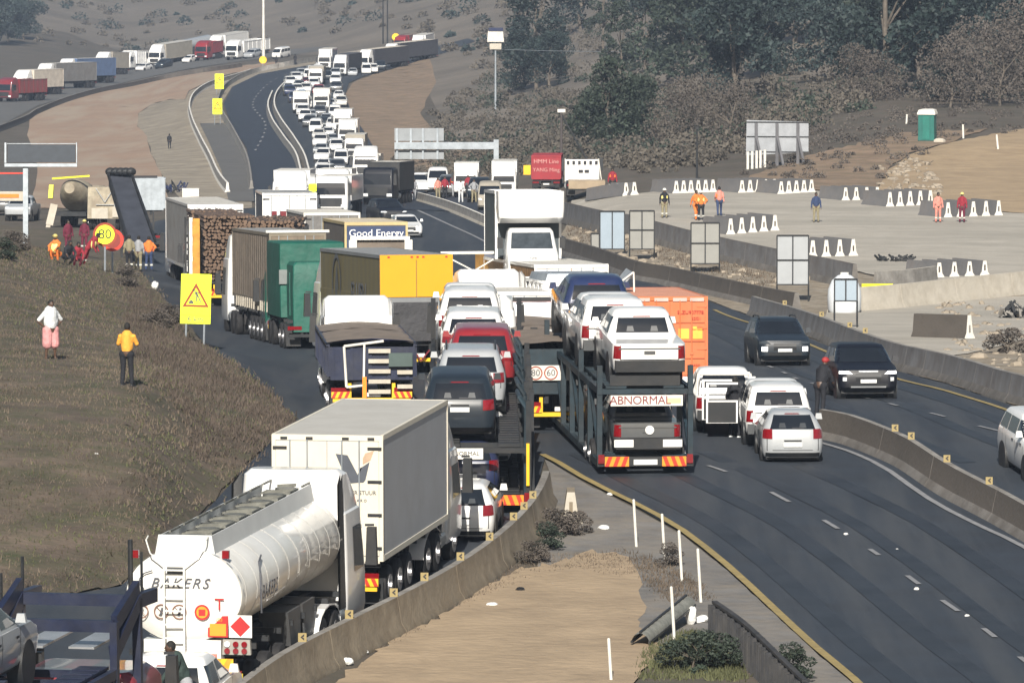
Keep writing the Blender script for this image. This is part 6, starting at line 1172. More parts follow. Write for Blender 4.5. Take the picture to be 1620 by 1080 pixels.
r, H = plain_box('box lorry with a navy banner reading Good Energy across its back', 596, 258, -6, 12, 352, mat('navy banner', (.03, .05, .12), .6), W=2.6, sidem=DSIDE, roofm=mat('tan roof', (.4, .36, .29), .7), frame_=TANF, doors=False); ob('banner', MB().box(-1.2, 1.2, -.015, .03, H - 1.6, H - .16), mat('navy banner', (0, 0, 0)), r); lettering('Good Energy', .42, INKW, r, (0, -.02, H - .45))
r = place_truck(602, 243, -6, 'flatbed_truck', 'lorry showing only its white headboard arch above the yellow trailer', 'truck', None, 7); H = topH(374, 243, 602)
g = MB(); g.box(-1.15, 1.15, -.05, .1, H - .14, H); [g.box(x, x + .3, -.05, .1, H - 1.0, H - .14) for x in (-1.2, .95)]; ob('headboard', g, CONCW, r); g = MB(); g.box(-.9, .95, .12, .2, 1.2, H - .15); ob('headboard_mesh', g, TARPB, r); g = MB(); g.box(-1.22, 1.22, .0, 7, 1.15, 1.3); ob('flatbed', g, CHASSIS, r); trailer_base(r, 7, 2.5, 1.15, 2, 1); tractor(r, 5, 2.4, 2.8, WHITE, roof=False, det=1)
# ---------------------------------------------------------------- trucks on the right lane
r, H = plain_box('white box lorry with a long flat roof behind the white tipper', 905, 219, -7.5, 14, 419, WHITE, W=2.6, roofm=ROOFG, sidem=mat('brown orange side', (.3, .17, .07), .7, var=.3, scale=.8))
r, H = plain_box('pale roofed box trailer with grey side just behind the shining doors', 752, 219, -7.5, 6.5, 444, WHITE, W=2.6, roofm=ROOFG, sidem=GSIDE, tract=False, axles=2)
r, H = plain_box('white box lorry with shining rear doors left of the white tipper', 813, 206, -7.5, 6.0, 462, WHITE, W=2.6, roofm=ROOFG, sidem=GSIDE, det=2)
H = topH(448, 209, 930); r = place_truck(922, 209, -7, 'tipper_truck', 'white tipper with a raised side flap left of the orange container', 'truck', None, 6); open_body(r, 5.6, 2.55, 1.2, H, WHITE, ribs=5); trailer_base(r, 5.6, 2.5, 1.2, 2); tractor(r, 3.6, 2.4, 2.7, WHITE, roof=False, det=1); g = MB(); g.add([(1.25, -.0, H - .2), (1.7, .1, H + .35), (1.7, 1.6, H + .45), (1.25, 1.6, H - .1), (1.28, .0, H - .24), (1.74, .1, H + .32), (1.74, 1.6, H + .42), (1.28, 1.6, H - .14)], [(0, 1, 2, 3), (7, 6, 5, 4), (0, 4, 5, 1), (1, 5, 6, 2), (2, 6, 7, 3), (3, 7, 4, 0)]); ob('side_flap', g, ALU, r); g = MB(); g.path([(1.25, 0, H), (1.72, 0, H + .35), (1.75, 0, H - .9)], .03); ob('flap_strut', g, CONCW, r); g = MB(); g.box(-1.2, 1.1, .3, 4.8, H + .02, H + .3, 0, .1, .1); ob('folded_cover', g, GALV, r)
H = topH(478, 200, 868); r = place_truck(862, 200, -5, 'flatbed_truck', 'dark backed lorry with a red top edge behind the white cab roof', 'truck', None, 4.6); open_body(r, 4.6, 2.5, 1.2, H - .08, BLKPL, ribs=4); ob('red_edge', MB().box(-1.25, 1.25, -.03, .03, H - .04, H + .02), REDREF, r); trailer_base(r, 4.6, 2.5, 1.2, 2, 1); tractor(r, 2.9, 2.4, 2.6, NAVY, roof=False, det=1)
r = place_truck(748, 228, -8, 'flatbed_truck', 'flat lorry with a white cross braced headboard beside the yellow trailer', 'truck', None, 8); H = topH(400, 228, 748); g = MB(); g.bar((-1.15, 0, H), (1.1, 0, H), .1); g.bar((-1.15, 0, H), (-1.2, 0, 1.2), .08); g.bar((1.1, 0, H), (1.15, 0, 1.2), .08); g.bar((-1.1, 0, H - .05), (.9, 0, H - 1.1), .05); g.bar((1.1, 0, H - .05), (-.7, 0, H - 1.1), .05); ob('headboard', g, CONCW, r); g = MB(); g.box(-1.2, 1.0, .1, 7.9, 1.2, H - 1.15); ob('load', g, CONCW, r); g = MB(); g.box(1.05, 1.4, .2, 7, 1.3, H - .1); ob('timber_load', g, mat('orange board', (0, 0, 0)), r); trailer_base(r, 8, 2.5, 1.1, 2, 1); tractor(r, 6, 2.4, 2.7, WHITE, roof=False, det=1)
ORC = mat('orange container', (.62, .15, .045), .55, var=.08, dirt=(.5, .22, .12), dirt_amt=.4)
d0 = 203; H = topH(470, d0, 1060); r = place_truck(1060, d0, -3, 'container_truck', 'orange shipping container on a low trailer beside the black cars', 'truck', None, 12); box_body(r, 12.2, 2.46, H - 2.6, H, ORC, roofm=mat('faded orange roof', (.5, .24, .16), .7), frame=ORC, flutes=.3, trim=ORC, det=1); g = MB(); [g.box(x, x + .45, -.05, 0, H - .14, H - .03) for x in (-1.1, -.5, .1, .65)]; ob('header_plate', g, mat('header plate', (.5, .4, .36), .6), r)
ob('underframe', MB().box(-1.2, 1.2, .2, 12, H - 2.8, H - 2.62), CHASSIS, r); wheel_set(r, [1.3, 2.5], 1.22, .38); ob('rear_beam', MB().box(-1.15, 1.15, 0, .1, .3, .45), BLKPL, r); tractor(r, 9.5, 2.4, 2.7, WHITE, roof=False, det=1)
lettering('SLZU', .16, INKR, r, (.42, -.045, H - .5)); lettering('907778', .16, INKR, r, (.85, -.045, H - .5)); lettering('22G1', .14, INKR, r, (.85, -.045, H - .7)); g = MB(); g.box(.28, .62, -.03, -.02, H - 1.35, H - 1.02); g.box(.74, 1.05, -.03, -.02, H - 1.35, H - .95); ob('yellow_label', g, mat('label yellow', (.8, .45, .06), .6), r); lettering('MAX GROSS', .07, INKB, r, (.9, -.045, H - 1.05)); lettering('CARGO', .1, INKR, r, (.8, -.045, H - 2.2))
g = MB(); [g.box(.1, 1.12, -.032, -.018, H - z, H - z + .035) for z in (.85, 1.45, 2.0)]; ob('door_rib', g, mat('dark orange', (.35, .07, .02), .6), r)
# the white luton box van facing us
d0 = 226; p0 = gd(842, d0); L = 6.2; H = topH(303, d0, 842); VB = H - 3.3; rf = place_truck(842, d0 - 7.5, 0, 'flatbed_truck', 'low lorry hidden beneath the raised white box van', 'truck', None, 9); ob('flatbed', MB().box(-1.2, 1.2, 0, 8, VB - .35, VB - .05), CHASSIS, rf); ob('load_body', MB().box(-1.15, 1.15, .1, 7.9, 1.1, VB - .36), GSIDE0, rf); wheel_set(rf, [1.5, 2.8, 7.0], 1.2, .5); r = root('box_van', 'white box van with box over the cab, facing the camera', 'truck', None, frame(p0, 175, L) @ Matrix.Translation((0, -L, VB))); H = 3.3
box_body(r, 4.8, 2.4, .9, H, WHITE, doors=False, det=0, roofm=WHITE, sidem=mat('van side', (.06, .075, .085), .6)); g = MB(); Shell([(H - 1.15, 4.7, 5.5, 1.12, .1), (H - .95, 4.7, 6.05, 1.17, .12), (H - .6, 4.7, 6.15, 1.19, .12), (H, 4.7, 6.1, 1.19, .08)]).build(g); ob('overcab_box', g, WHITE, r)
cab_ = Shell([(.35, 4.8, 6.7, .86, .15), (.5, 4.8, 6.85, .92, .18), (1.0, 4.8, 6.8, .92, .2), (1.15, 4.8, 6.4, .92, .2), (1.3, 4.8, 6.2, .9, .2), (1.85, 4.8, 5.85, .82, .2), (1.98, 4.8, 5.6, .74, .2)]); g = MB(); cab_.build(g); ob('cab', g, WHITE, r)
g = MB(); cab_.panel(g, 'front', -.76, .76, 1.25, 1.82, -.7, .7, off=.012, n=12); ob('windscreen', g, GLASS2, r); g = MB(); cab_.panel(g, 'front', -.5, .5, .62, .8, off=.015); ob('grille', g, BLKPL, r)
for sg in (-1, 1): g = MB(); cab_.panel(g, 'front', sg * .6, sg * .88, .7, .9, off=.015); ob('headlight', g, LAMP, r); ob('mirror', MB().box(sg * 1.12 - .1, sg * 1.12 + .1, 5.9, 6.0, 1.25, 1.65), BLKPL, r)
g = MB(); g.box(-.25, .25, 6.86, 6.88, .45, .56); ob('number_plate', g, PLATE, r); ob('chassis', MB().box(-.4, .4, 0, 6, .5, .8), CHASSIS, r); wheel_set(r, [1.2], 1.05, .36); wheel_set(r, [5.7], .92, .36, False); lettering('NPR', .14, INKG, r, (0, 6.87, .92), 'front')
# ---------------------------------------------------------------- cars on the right
car('pickup', 'white double cab pickup with roll bar beside the orange container', 'pickup', frame(gd(1142, 183), -2, 5.3, True), 'pickup', WHITE, rollbar=CONCW, bumper=BLKPL, load_bed=WHITE)
r = car('pickup', 'white canopy pickup with its left doors standing open', 'pickup', frame(gd(1221, 178.8), -2, 5.3, True), 'pickup', WHITE, canopy=True, bumper=GREYP)
for y, w_ in ((.15, .9), (1.2, .95)):
    for a_ in (0,):
        g = MB(); g.box(-.95 - w_, -.95, y, y + .06, .5, 1.15); g.box(-.95 - w_, -.88 - w_, y, y + .05, 1.15, 1.66); g.box(-.88 - w_, -.95, y, y + .05, 1.6, 1.66); ob('door', g, WHITE, r); g = MB(); g.box(-.9 - w_, -1.0, y - .012, y - .002, .52, 1.1); ob('door_lining', g, BLKPL, r)
car('hatchback', 'silver hatchback with red corner lights at the start of the median', 'car', frame(gd(1247, 173.8), -1.5, 3.9, True), 'hatch', SILVER)
car('suv', 'black SUV with bright headlamps beside the end of the median', 'SUV', frame(gd(1360, 198), 176, 4.6, True), 'suv', BLACKP, heads=LIT)
for o in [o for o in bpy.data.objects if o.get('label', '').startswith('black SUV with')]:
    S0 = Shell(SH['suv']['shells'][0]); g = MB(); S0.panel(g, 'front', -.55, .55, .4, .46, off=.03, n=8); ob('skid_plate', g, ALU, o); g = MB(); S0.panel(g, 'front', -.3, .3, .9, .94, off=.03, n=8); ob('badge_bar', g, LAMP, o)
    for sg in (-1, 1): g = MB(); S0.panel(g, 'front', sg * .68, sg * .8, .62, .74, off=.03, n=4); ob('fog_light', g, LAMP, o)
car('suv', 'dark blue grey SUV with two round fog lamps by the outer barrier', 'SUV', frame(gd(1229, 225), 175, 4.6, True), 'suv', SLATE, rails=True, heads=GLASS2)
car('car', 'white car cut off by the right border', 'car', frame(gd(1657, 170), 172, 4.6, True), 'suv', WHITE); car('car', 'white car driving alone on the dark bend in the middle distance', 'car', frame(gd(641, 398), 172, 4.6, True), 'sedan', WHITE)
car('car', 'dark car following the lone white car around the bend', 'car', frame(gd(612, 425), 165, 4.6, True), 'suv', BLACKP)
for o in [o for o in bpy.data.objects if o.get('label', '').startswith('dark blue grey SUV')]:
    for sg in (-1, 1): g = MB(); Shell(SH['suv']['shells'][0]).panel(g, 'front', sg * .62, sg * .82, .58, .74, off=.03, n=4); ob('fog_light', g, LIT, o)
# ---------------------------------------------------------------- the far queue on the right hand bend
FQ = 'cars standing in the far queue on the bend'; FT = 'lorries standing in the far queue on the bend'
def fcar(px, py, kind, pn, lab, hd=180, g=FQ): car({'van': 'van', 'pickup': 'pickup', 'suv': 'suv'}.get(kind, 'car'), lab, {'pickup': 'pickup', 'van': 'van'}.get(kind, 'car'), frame(gp(px, py), hd, 4.4, True) @ Matrix.Scale(.88 if g == FQ else 1.0, 4), kind, pn, g, detail=1, canopy=False)
LANE = {}
def lane_label(base, lane):
    LANE[(base, lane)] = LANE.get((base, lane), 0) + 1; return '%s in %s of the far bend queue, %s from the camera' % (base, lane, ORD[LANE[(base, lane)] - 1])
for px, py, k, pn, cn in ((513, 283, 'suv', WHITE, 'white car'), (513, 270, 'hatch', WHITE, 'white car'), (513, 257, 'pickup', WHITE, 'white pickup'), (509, 245, 'sedan', SILVER, 'silver car'), (508, 233, 'suv', WHITE, 'white car'), (505, 221, 'hatch', WHITE2, 'white car'), (500, 211, 'van', WHITE, 'white van'), (490, 202, 'suv', GREYP, 'grey car'), (483, 193, 'pickup', WHITE, 'white pickup'), (479, 184, 'suv', WHITE, 'white car'), (472, 176, 'hatch', SLATE, 'dark car'), (466, 163, 'suv', NAVY, 'navy car'), (458, 152, 'suv', NAVY, 'navy car'), (456, 145, 'hatch', WHITE, 'white car'), (459, 137, 'suv', WHITE, 'white car'), (468, 130, 'suv', WHITE, 'white car'), (478, 124, 'suv', SILVER, 'silver car'), (493, 117, 'hatch', WHITE, 'white car'), (474, 141, 'sedan', GREYP, 'grey car'), (470, 150, 'pickup', WHITE, 'white pickup'), (484, 172, 'van', WHITE, 'white van'), (492, 190, 'hatch', SILVER, 'silver car'), (478, 157, 'hatch', BLUEP, 'pale blue car')):
    fcar(px, py, k, pn, lane_label(cn, 'left lane'), 180 + (py - 200) * .12)
for px, py, k, pn, cn in ((540, 262, 'van', WHITE, 'white van'), (527, 207, 'pickup', WHITE, 'white pickup'), (516, 196, 'hatch', SILVER, 'silver car'), (506, 186, 'suv', GREYP, 'grey car'), (504, 151, 'suv', REDP, 'red car'), (497, 141, 'pickup', WHITE, 'white pickup'), (503, 118, 'suv', WHITE, 'white car'), (508, 110, 'suv', WHITE, 'white car'), (512, 205, 'suv', SLATE, 'dark car'), (519, 218, 'hatch', WHITE, 'white car'), (528, 229, 'sedan', SILVER, 'silver car'), (533, 242, 'pickup', WHITE, 'white pickup'), (534, 275, 'suv', GREYP, 'grey car'), (486, 136, 'hatch', MAROON, 'maroon car'), (515, 160, 'van', WHITE2, 'dusty white van'), (523, 172, 'hatch', WHITE, 'white car'), (489, 127, 'van', WHITE, 'white van'), (516, 128, 'suv', SLATE, 'dark car'), (484, 148, 'suv', WHITE, 'white car')):
    fcar(px, py, k, pn, lane_label(cn, 'middle lane'))
for px, py, k, pn, cn in ((530, 188, 'van', WHITE, 'white van'), (532, 146, 'suv', GREYP, 'grey car'), (531, 134, 'suv', WHITE, 'white car'), (531, 124, 'pickup', SILVER, 'silver pickup'), (590, 117, 'pickup', WHITE, 'white pickup'), (580, 118, 'van', WHITE, 'white van'), (658, 96, 'sedan', WHITE, 'white car'), (665, 90, 'hatch', WHITE, 'white car'), (540, 170, 'pickup', WHITE2, 'dusty white pickup'), (536, 158, 'hatch', WHITE, 'white car'), (548, 196, 'sedan', SILVER, 'silver car'), (566, 240, 'pickup', WHITE, 'white pickup'), (602, 112, 'suv', SLATE, 'dark car'), (558, 121, 'hatch', SILVER, 'silver car')):
    fcar(px, py, k, pn, lane_label(cn, 'right lane'))
def ftruck(px, py, hd, L, H, body, lab, cabc=WHITE, W=2.5, kind='box', roofm=ROOFG, group=FT, sidem=None, name='box_truck', sc=None):
    sc = sc or (.84 if group == FT and py < 260 else (1.12 if group == 'vehicles standing in the far left queue' else 1.0))
    """a distant lorry seen from its front: px, py = foot of its front bumper"""
    p = gp(px, py); T = L + 2.3; r = root(name, lab, 'truck', group, frame(p, hd, T) @ Matrix.Scale(sc, 4) @ Matrix.Translation((0, -T, 0)))
    if kind == 'box': box_body(r, L, W, 1.2, H, body, det=0, roofm=roofm, sidem=sidem, hinges=False)
    elif kind == 'tank': g = MB(); g.loft([[(1.2 * q * math.cos(t), y, 2.4 + 1.05 * q * math.sin(t)) for t in [2 * math.pi * i / 24 for i in range(24)]] for y, q in ((0, .5), (.1, 1), (L, 1), (L + .1, .5))]); ob('tank', g, body, r)
    elif kind == 'open': open_body(r, L, W, 1.2, H, body, ribs=6)
    elif kind == 'tarp': open_body(r, L, W, 1.2, H, body, ribs=6); tarp_top(r, L, W, 1.3, H, TARPB, seed=int(px))
    trailer_base(r, L, 2.45, 1.15, 2, 1, chev=False); tractor(r, L - 2.9, 2.45, 2.9, cabc, roof=(H - 2.9 if H > 3.4 else False) if kind == 'box' else .5, det=1); return r
TC = {}
def tl(base, lane): TC[(base, lane)] = TC.get((base, lane), 0) + 1; return '%s in %s of the far bend queue, %s from the camera' % (base, lane, ORD[TC[(base, lane)] - 1])
BLUEB = mat('blue grey box', (.1, .16, .3), .6, var=.2); DARKB = mat('dark box', (.05, .05, .06), .7, var=.2); BEIGE = mat('beige canvas', (.34, .31, .26), .8, var=.15); CREAMB = mat('cream box', (.6, .54, .46), .7)
ftruck(523, 345, 184, 9, 2.9, WHITE, 'white cab lorry facing the camera behind the box lorries'); ftruck(458, 352, 182, 6, 3.5, WHITE, 'white roofed lorry at the mouth of the dark new road'); ftruck(527, 330, 182, 6, 2.9, WHITE, 'long white roofed lorry just above the facing cab'); ftruck(578, 288, 182, 5, 2.6, CONCW, 'white lorry by the earth slope with a pale load', kind='open', name='tipper_truck')
ftruck(560, 256, 182, 6, 3.3, BEIGE, tl('beige canvas lorry', 'right lane')); ftruck(549, 232, 182, 5, 3.5, WHITE, tl('white box lorry', 'right lane')); ftruck(541, 213, 182, 5, 3.4, WHITE, tl('white box lorry', 'right lane')); ftruck(508, 176, 180, 6, 3.3, WHITE, tl('white lorry', 'middle lane')); ftruck(476, 180, 180, 5, 3.2, WHITE, tl('white lorry', 'left lane')); ftruck(499, 136, 182, 6, 3.2, BEIGE, tl('beige lorry', 'middle lane'))
ftruck(537, 122, 190, 12, 3.9, DARKB, tl('dark box lorry', 'right lane'), roofm=DARKB); ftruck(513, 112, 184, 10, 3.9, WHITE, tl('white box lorry', 'middle lane')); ftruck(574, 113, 206, 14, 3.9, DARKB, tl('white cabbed dark lorry', 'right lane'), roofm=CONCL, sidem=DARKB); ftruck(614, 103, 210, 14, 3.9, DARKB, tl('dark box lorry', 'far lane'), roofm=CONCL); ftruck(660, 88, 190, 9, 3.8, WHITE, tl('white box lorry', 'far lane')); ftruck(632, 84, 198, 8, 3.3, MAROON, 'red lorry at the far end of the bend queue', cabc=REDP, kind='tarp', name='tipper_truck')
# trucks standing across the middle distance behind the white van
RC = 'lorries parked across the middle distance'
ftruck(737, 312, 181, 6, 3.4, WHITE, 'white cab lorry behind the workers, left of the camera mast', group=RC, sc=.74); ftruck(797, 314, 181, 6, 3.6, WHITE, 'white box lorry at the foot of the gantry post', group=RC, sc=.74)
REDC = mat('red container', (.3, .02, .03), .6, var=.15)
p = gd(864, 455); r = root('container_truck', 'red container lorry behind the white box van', 'truck', RC, frame(p, 2, 8) @ Matrix.Scale(.86, 4)); box_body(r, 6, 2.5, 1.2, 3.1, REDC, flutes=.3, det=0, doors=False); trailer_base(r, 6, 2.4, 1.1, 2, 1, chev=False); ob('container_lettering', text_mesh('HMM Line', .5), mat('pink ink', (.6, .3, .28), .6), r, (0, -.02, 2.6), (math.pi / 2, 0, 0)); ob('container_lettering', text_mesh('YANG Ming', .45), mat('pink ink', (.6, .3, .28), .6), r, (0, -.02, 1.9), (math.pi / 2, 0, 0)); ob('yellow_placard', MB().box(-1.9, -1.3, -.1, -.05, 1.5, 2.3), YELREF, r); tractor(r, 3.6, 2.4, 2.8, WHITE, roof=False, det=1)
p = gp(923, 313); r = root('flatbed_truck', 'white cab flatbed with an empty wooden tray left of the yard', 'truck', RC, frame(p, 0, 6)); g = MB(); g.box(-1.0, 1.45, -.05, 2.2, 1.0, 1.15); g.box(-1.0, 1.45, -.06, 0, .6, 1.0); ob('tray', g, mat('tray wood', (.33, .26, .18), .8), r); g = MB(); g.box(-1.2, 1.0, 2.3, 2.4, 1.1, 2.5); ob('headboard', g, WHITE, r); g = MB(); [g.box(-1.1 + k * .38, -.92 + k * .38, 2.26, 2.3, 2.15, 2.4) for k in range(6)]; g.box(-.3, .0, 2.26, 2.3, 1.6, 1.8); g.box(.1, .4, 2.26, 2.3, 1.6, 1.8); ob('vent_slot', g, INK, r); g = MB(); g.bar((-1.2, 2.3, 1), (-1.2, 2.3, 2.55), .06); g.bar((1.05, 2.3, 1), (1.05, 2.3, 2.55), .06); g.bar((1.05, 2.3, 2.5), (1.25, 2.3, 1.0), .05); ob('rack', g, CONCW, r); trailer_base(r, 3, 2.3, .95, 1, 1, chev=False); tractor(r, 1.0, 2.3, 2.3, WHITE, roof=False, det=1)
for px, py, k, pn, lab in ((668, 308, 'pickup', WHITE, 'white pickup parked by the bend beside the crowd'), (693, 303, 'van', WHITE, 'white van behind the crowd at the bend'), (640, 312, 'suv', NAVY, 'blue car by the orange vested worker'), (712, 312, 'suv', GREYP, 'grey car among the crowd at the bend'), (760, 318, 'suv', SLATE, 'dark car right of the crowd'), (775, 332, 'van', BEIGE, 'beige van behind the left edge of the box van')): fcar(px, py, k, pn, lab, 180, 'cars parked around the crowd at the bend')
ftruck(597, 326, 190, 6, 3.3, BLKPL, 'dark lorry behind the worker in orange', cabc=BLACKP, group=RC)
# left edge: pickups and construction plant
car('pickup', 'silver pickup parked below the small display at the left border', 'pickup', frame(gp(36, 349), 184, 5.3, True), 'pickup', SILVER, detail=1); car('car', 'dark car half hidden at the left border', 'car', frame(gp(4, 340), 184, 4.5, True), 'suv', GREYP, detail=1)
SANDP = mat('dusty machine paint', (.36, .32, .24), .7, var=.4, scale=1.5, dirt=(.2, .14, .1), dirt_amt=.7)
p = gd(112, 430); r = root('concrete_mixer', 'dusty cement mixer lorry with yellow chute lying by the verge', 'truck', None, frame(p, 8, 7)); Zp = lambda q: 2.2 if 1 else ztop(q, 335) - p.z
g = MB(); zz = Zp(322); g.loft([[(q * math.cos(t), y, zz + q * math.sin(t) + dz) for t in [2 * math.pi * i / 24 for i in range(24)]] for y, q, dz in ((-.3, .35, .5), (.6, .8, .3), (2.0, 1.15, 0), (3.4, 1.1, -.1), (4.4, .6, -.2))]); ob('drum', g, SANDP, r); ob('chassis', MB().box(-1.1, 1.1, 0, 7, .8, 1.1), CHASSIS, r); g = MB(); g.bar((-1.2, -.3, zz + 1.15), (1.3, .2, zz + 1.35), .3, .12); g.bar((-1.3, -.3, zz - .2), (-1.3, 0, zz + .7), .3, .2); ob('chute', g, mat('yellow plastic', (0, 0, 0)), r); g = MB(); g.bar((-1.4, -.2, .2), (-1.1, 0, 1.6), .5, .12); g.bar((-1.5, -.2, 0), (-1.3, 0, 1.2), .3, .1); ob('stabiliser', g, CONCL, r); tractor(r, 2.2, 2.4, 2.8, SANDP, roof=False, det=1)
p = gd(167, 425); r = root('site_trailer', 'upright grey site lorry front with a V brace and yellow plate', 'truck', None, frame(p, 3, 4)); Zp = lambda q: ztop(q, 425) - p.z; g = MB(); g.box(-1.2, 1.2, 0, 3.5, .8, Zp(296), 0, .05); ob('load_body', g, SANDP, r); g = MB(); [g.bar(a, b, .16, .05) for a, b in (((-.6, -.06, Zp(298)), (0, -.06, Zp(320))), ((.6, -.06, Zp(298)), (0, -.06, Zp(320))), ((-.6, -.06, Zp(324)), (.6, -.06, Zp(324))), ((.7, -.06, .9), (.7, -.06, Zp(297))))]; ob('brace', g, ALU, r); g = MB(); g.box(.78, 1.25, -.12, -.06, Zp(322), Zp(305)); ob('yellow_plate', g, YELSIGN, r); g = MB(); g.box(-.9, .2, -.1, -.02, .8, 1.5); g.box(.5, 1.15, -.1, -.02, .9, 1.6); ob('lower_panel', g, CONCL, r); wheel_set(r, [1.0, 2.3], 1.2, .5)
TX = mat('dark machine side', (.04, .045, .06), .7, var=.25)
p = gd(222, 345); r = root('conveyor', 'long dark conveyor machine sloping down beside the box lorries', 'machine', None, frame(p, -8, 6)); Zp = lambda q: ztop(q, 345) - p.z; g = MB(); g.add([(-.6, 0, Zp(384)), (.8, 0, Zp(384)), (.2, 9, Zp(300) + .6), (-1.0, 9, Zp(300) + .6), (-.6, 0, Zp(384) - .5), (.8, 0, Zp(384) - .5), (.2, 9, Zp(300)), (-1.0, 9, Zp(300))], [(0, 1, 2, 3), (7, 6, 5, 4), (0, 4, 5, 1), (1, 5, 6, 2), (2, 6, 7, 3), (3, 7, 4, 0)]); ob('belt', g, TX, r); g = MB(); [g.bar((x, 0, Zp(384) + .1), (x2, 9, Zp(300) + .75), .12, .2) for x, x2 in ((-.65, -1.05), (.85, .25))]; [g.bar((x, y, -.5), (x, y, Zp(384) + y * .35), .12) for x in (-.65, .7) for y in (.5, 4.5)]; ob('side_frame', g, CHASSIS, r); g = MB(); [g.sphere((-.9 + k * .28, 9 - k * .1, Zp(300) + .8), .3, 1, 1, .8, 8, 6) for k in range(5)]; ob('hopper_load', g, CHASSIS, r)
p = gd(226, 372); r = root('site_cabin', 'grey tray lorry back with a black top rail above the conveyor', 'truck', None, frame(p, -3, 4)); Zp = lambda q: ztop(q, 372) - p.z; open_body(r, 4, 2.6, Zp(330), Zp(284), GALV, ribs=4); trailer_base(r, 4, 2.4, Zp(330), 2, 1, chev=False); ob('top_rail', MB().box(-1.3, .9, -.1, 0, Zp(282), Zp(278)), INK, r); wheel_set(r, [1, 2.2], 1.2, .5)
junk('dark machine parts piled behind the box lorry roof', 277, 306, 16, 1.0, 1.6, [CHASSIS, NAVY], 12, 'machine_part', 'machine')
o = ob('crate', MB().box(-.7, .7, -.4, .4, 0, .7).box(-.72, .72, -.42, .42, .7, .75), CONCW); o.matrix_world = frame(gp(302, 312), 0, 1); tag(o, 'white crate standing on the pale verge', 'crate')
# yellow square plate by the facing cab
r = post_sign('small square yellow sign left of the facing white cab', frame(gd(495, 330), 0, 1), 12 / 30.3, 12 / 30.3, ztop(303, 330) - gd(495, 330).z, YELSIGN)
# ---------------------------------------------------------------- the far left queue
LQ = 'vehicles standing in the far left queue'
def lq(px, py, kind, *a): pass
for (px, py, L, H, body, lab, kind, cabc, W) in ((30, 152, 9, 3.7, CREAMB, 'cream box lorry with white cab second from the left border', 'box', WHITE, 2.5), (66, 142, 13, 3.9, GSIDE, 'grey box lorry with white cab, third along the far left queue', 'box', WHITE, 2.5), (100, 133, 13, 3.9, BLUEB, 'blue sided box lorry in the far left queue', 'box', WHITE, 2.5), (158, 118, 6, 3.8, BEIGE, 'short pale box lorry in the far left queue', 'box', WHITE, 2.4), (196, 112, 5, 3.4, WHITE, 'white tractor lorry right of the short pale box', 'open', WHITE, 2.5), (244, 106, 10, 3.8, BEIGE, 'white fronted box lorry left of the silver tanker', 'box', WHITE, 2.5), (281, 96, 10, 3.5, SILVER, 'silver tanker in the far left queue', 'tank', WHITE, 2.5), (338, 92, 9, 3.8, WHITE, 'white box lorry behind the red cab', 'box', WHITE, 2.5), (318, 97, 4, 3.0, MAROON, 'dull red lorry in the far left queue', 'open', REDP, 2.4), (366, 96, 10, 3.0, WHITE, 'white tipper lorry by the tall mast', 'open', WHITE, 2.5), (6, 162, 8, 3.0, MAROON, 'maroon lorry at the left border of the far queue', 'open', MAROON, 2.5)):
    ftruck(px, py, 204, L, H, body, lab, cabc, W, kind, group=LQ, name={'tank': 'tanker_truck', 'open': 'tipper_truck'}.get(kind, 'box_truck'))
for px, py, k, pn, lab in ((140, 122, 'hatch', WHITE, 'white car between blue sided lorry and pale box'), (167, 120, 'suv', WHITE, 'white car below the short pale box lorry'), (228, 112, 'sedan', WHITE, 'white car below the white fronted lorry'), (178, 116, 'pickup', SILVER, 'silver pickup among the far left lorries'), (214, 110, 'suv', GREYP, 'grey car among the far left lorries'), (259, 108, 'suv', SLATE, 'dark car right of the white fronted lorry'), (445, 92, 'van', WHITE, 'white van alone right of the tall mast'), (46, 152, 'hatch', WHITE, 'white car near the cream box lorry'), (84, 141, 'suv', SILVER, 'silver car between two grey and blue lorries'), (122, 129, 'suv', GREYP, 'grey car right of the blue sided lorry'), (300, 99, 'hatch', WHITE, 'white car left of the dull red lorry'), (152, 124, 'sedan', NAVY, 'navy car left of the short pale lorry'), (400, 92, 'suv', SILVER, 'silver car just left of the tall mast')): fcar(px, py, k, pn, lab, 204, LQ)
# ---------------------------------------------------------------- people
def cl(n, *c): return cloth(n, c)
WH = cl('white', .62, .64, .66); ORG = cl('orange', .75, .2, .04); HIV = mat('reflective vest', (.85, .75, .25), .6, var=.05, emit=.05); HIO = mat('orange vest', (.9, .22, .05), .6, var=.1); RED = cl('red', .27, .02, .035); NVY = cl('navy', .03, .05, .12); BLK = cl('black', .012, .013, .018); KHK = cl('khaki', .25, .22, .14); PNK = cl('pink', .6, .28, .28); AMB = cl('amber', .8, .38, .05); GRY = cl('grey', .3, .31, .33); MRN = cl('maroon', .13, .014, .035); SAL = cl('salmon', .65, .25, .2); HLM = mat('white helmet', (.75, .75, .7), .4); HLY = mat('yellow helmet', (.7, .6, .2), .4)
def pp(px, py): return gp(px, py)
person('heavy set man in white T-shirt and pink shorts standing on the grass bank', frame(pp(80, 571), 150, 1), 'hips', WH, PNK, 1.25, long_sleeves=False, vox=.014, h=1.02, skirt=True)
person('person in amber shirt and black trousers on the bank holding a phone', frame(pp(200, 612), 10, 1), 'phone', AMB, BLK, 1.0, vox=.014, h=1.0, long_sleeves=True)
person('person in dark hooded top leaning over the bed of the white pickup', MP @ Matrix.Translation((.62, -2.1, .62)) @ Matrix.Rotation(R(115), 4, 'Z'), 'lean', cl('dark green', .03, .05, .045), GRY, 1.05, vox=.014)
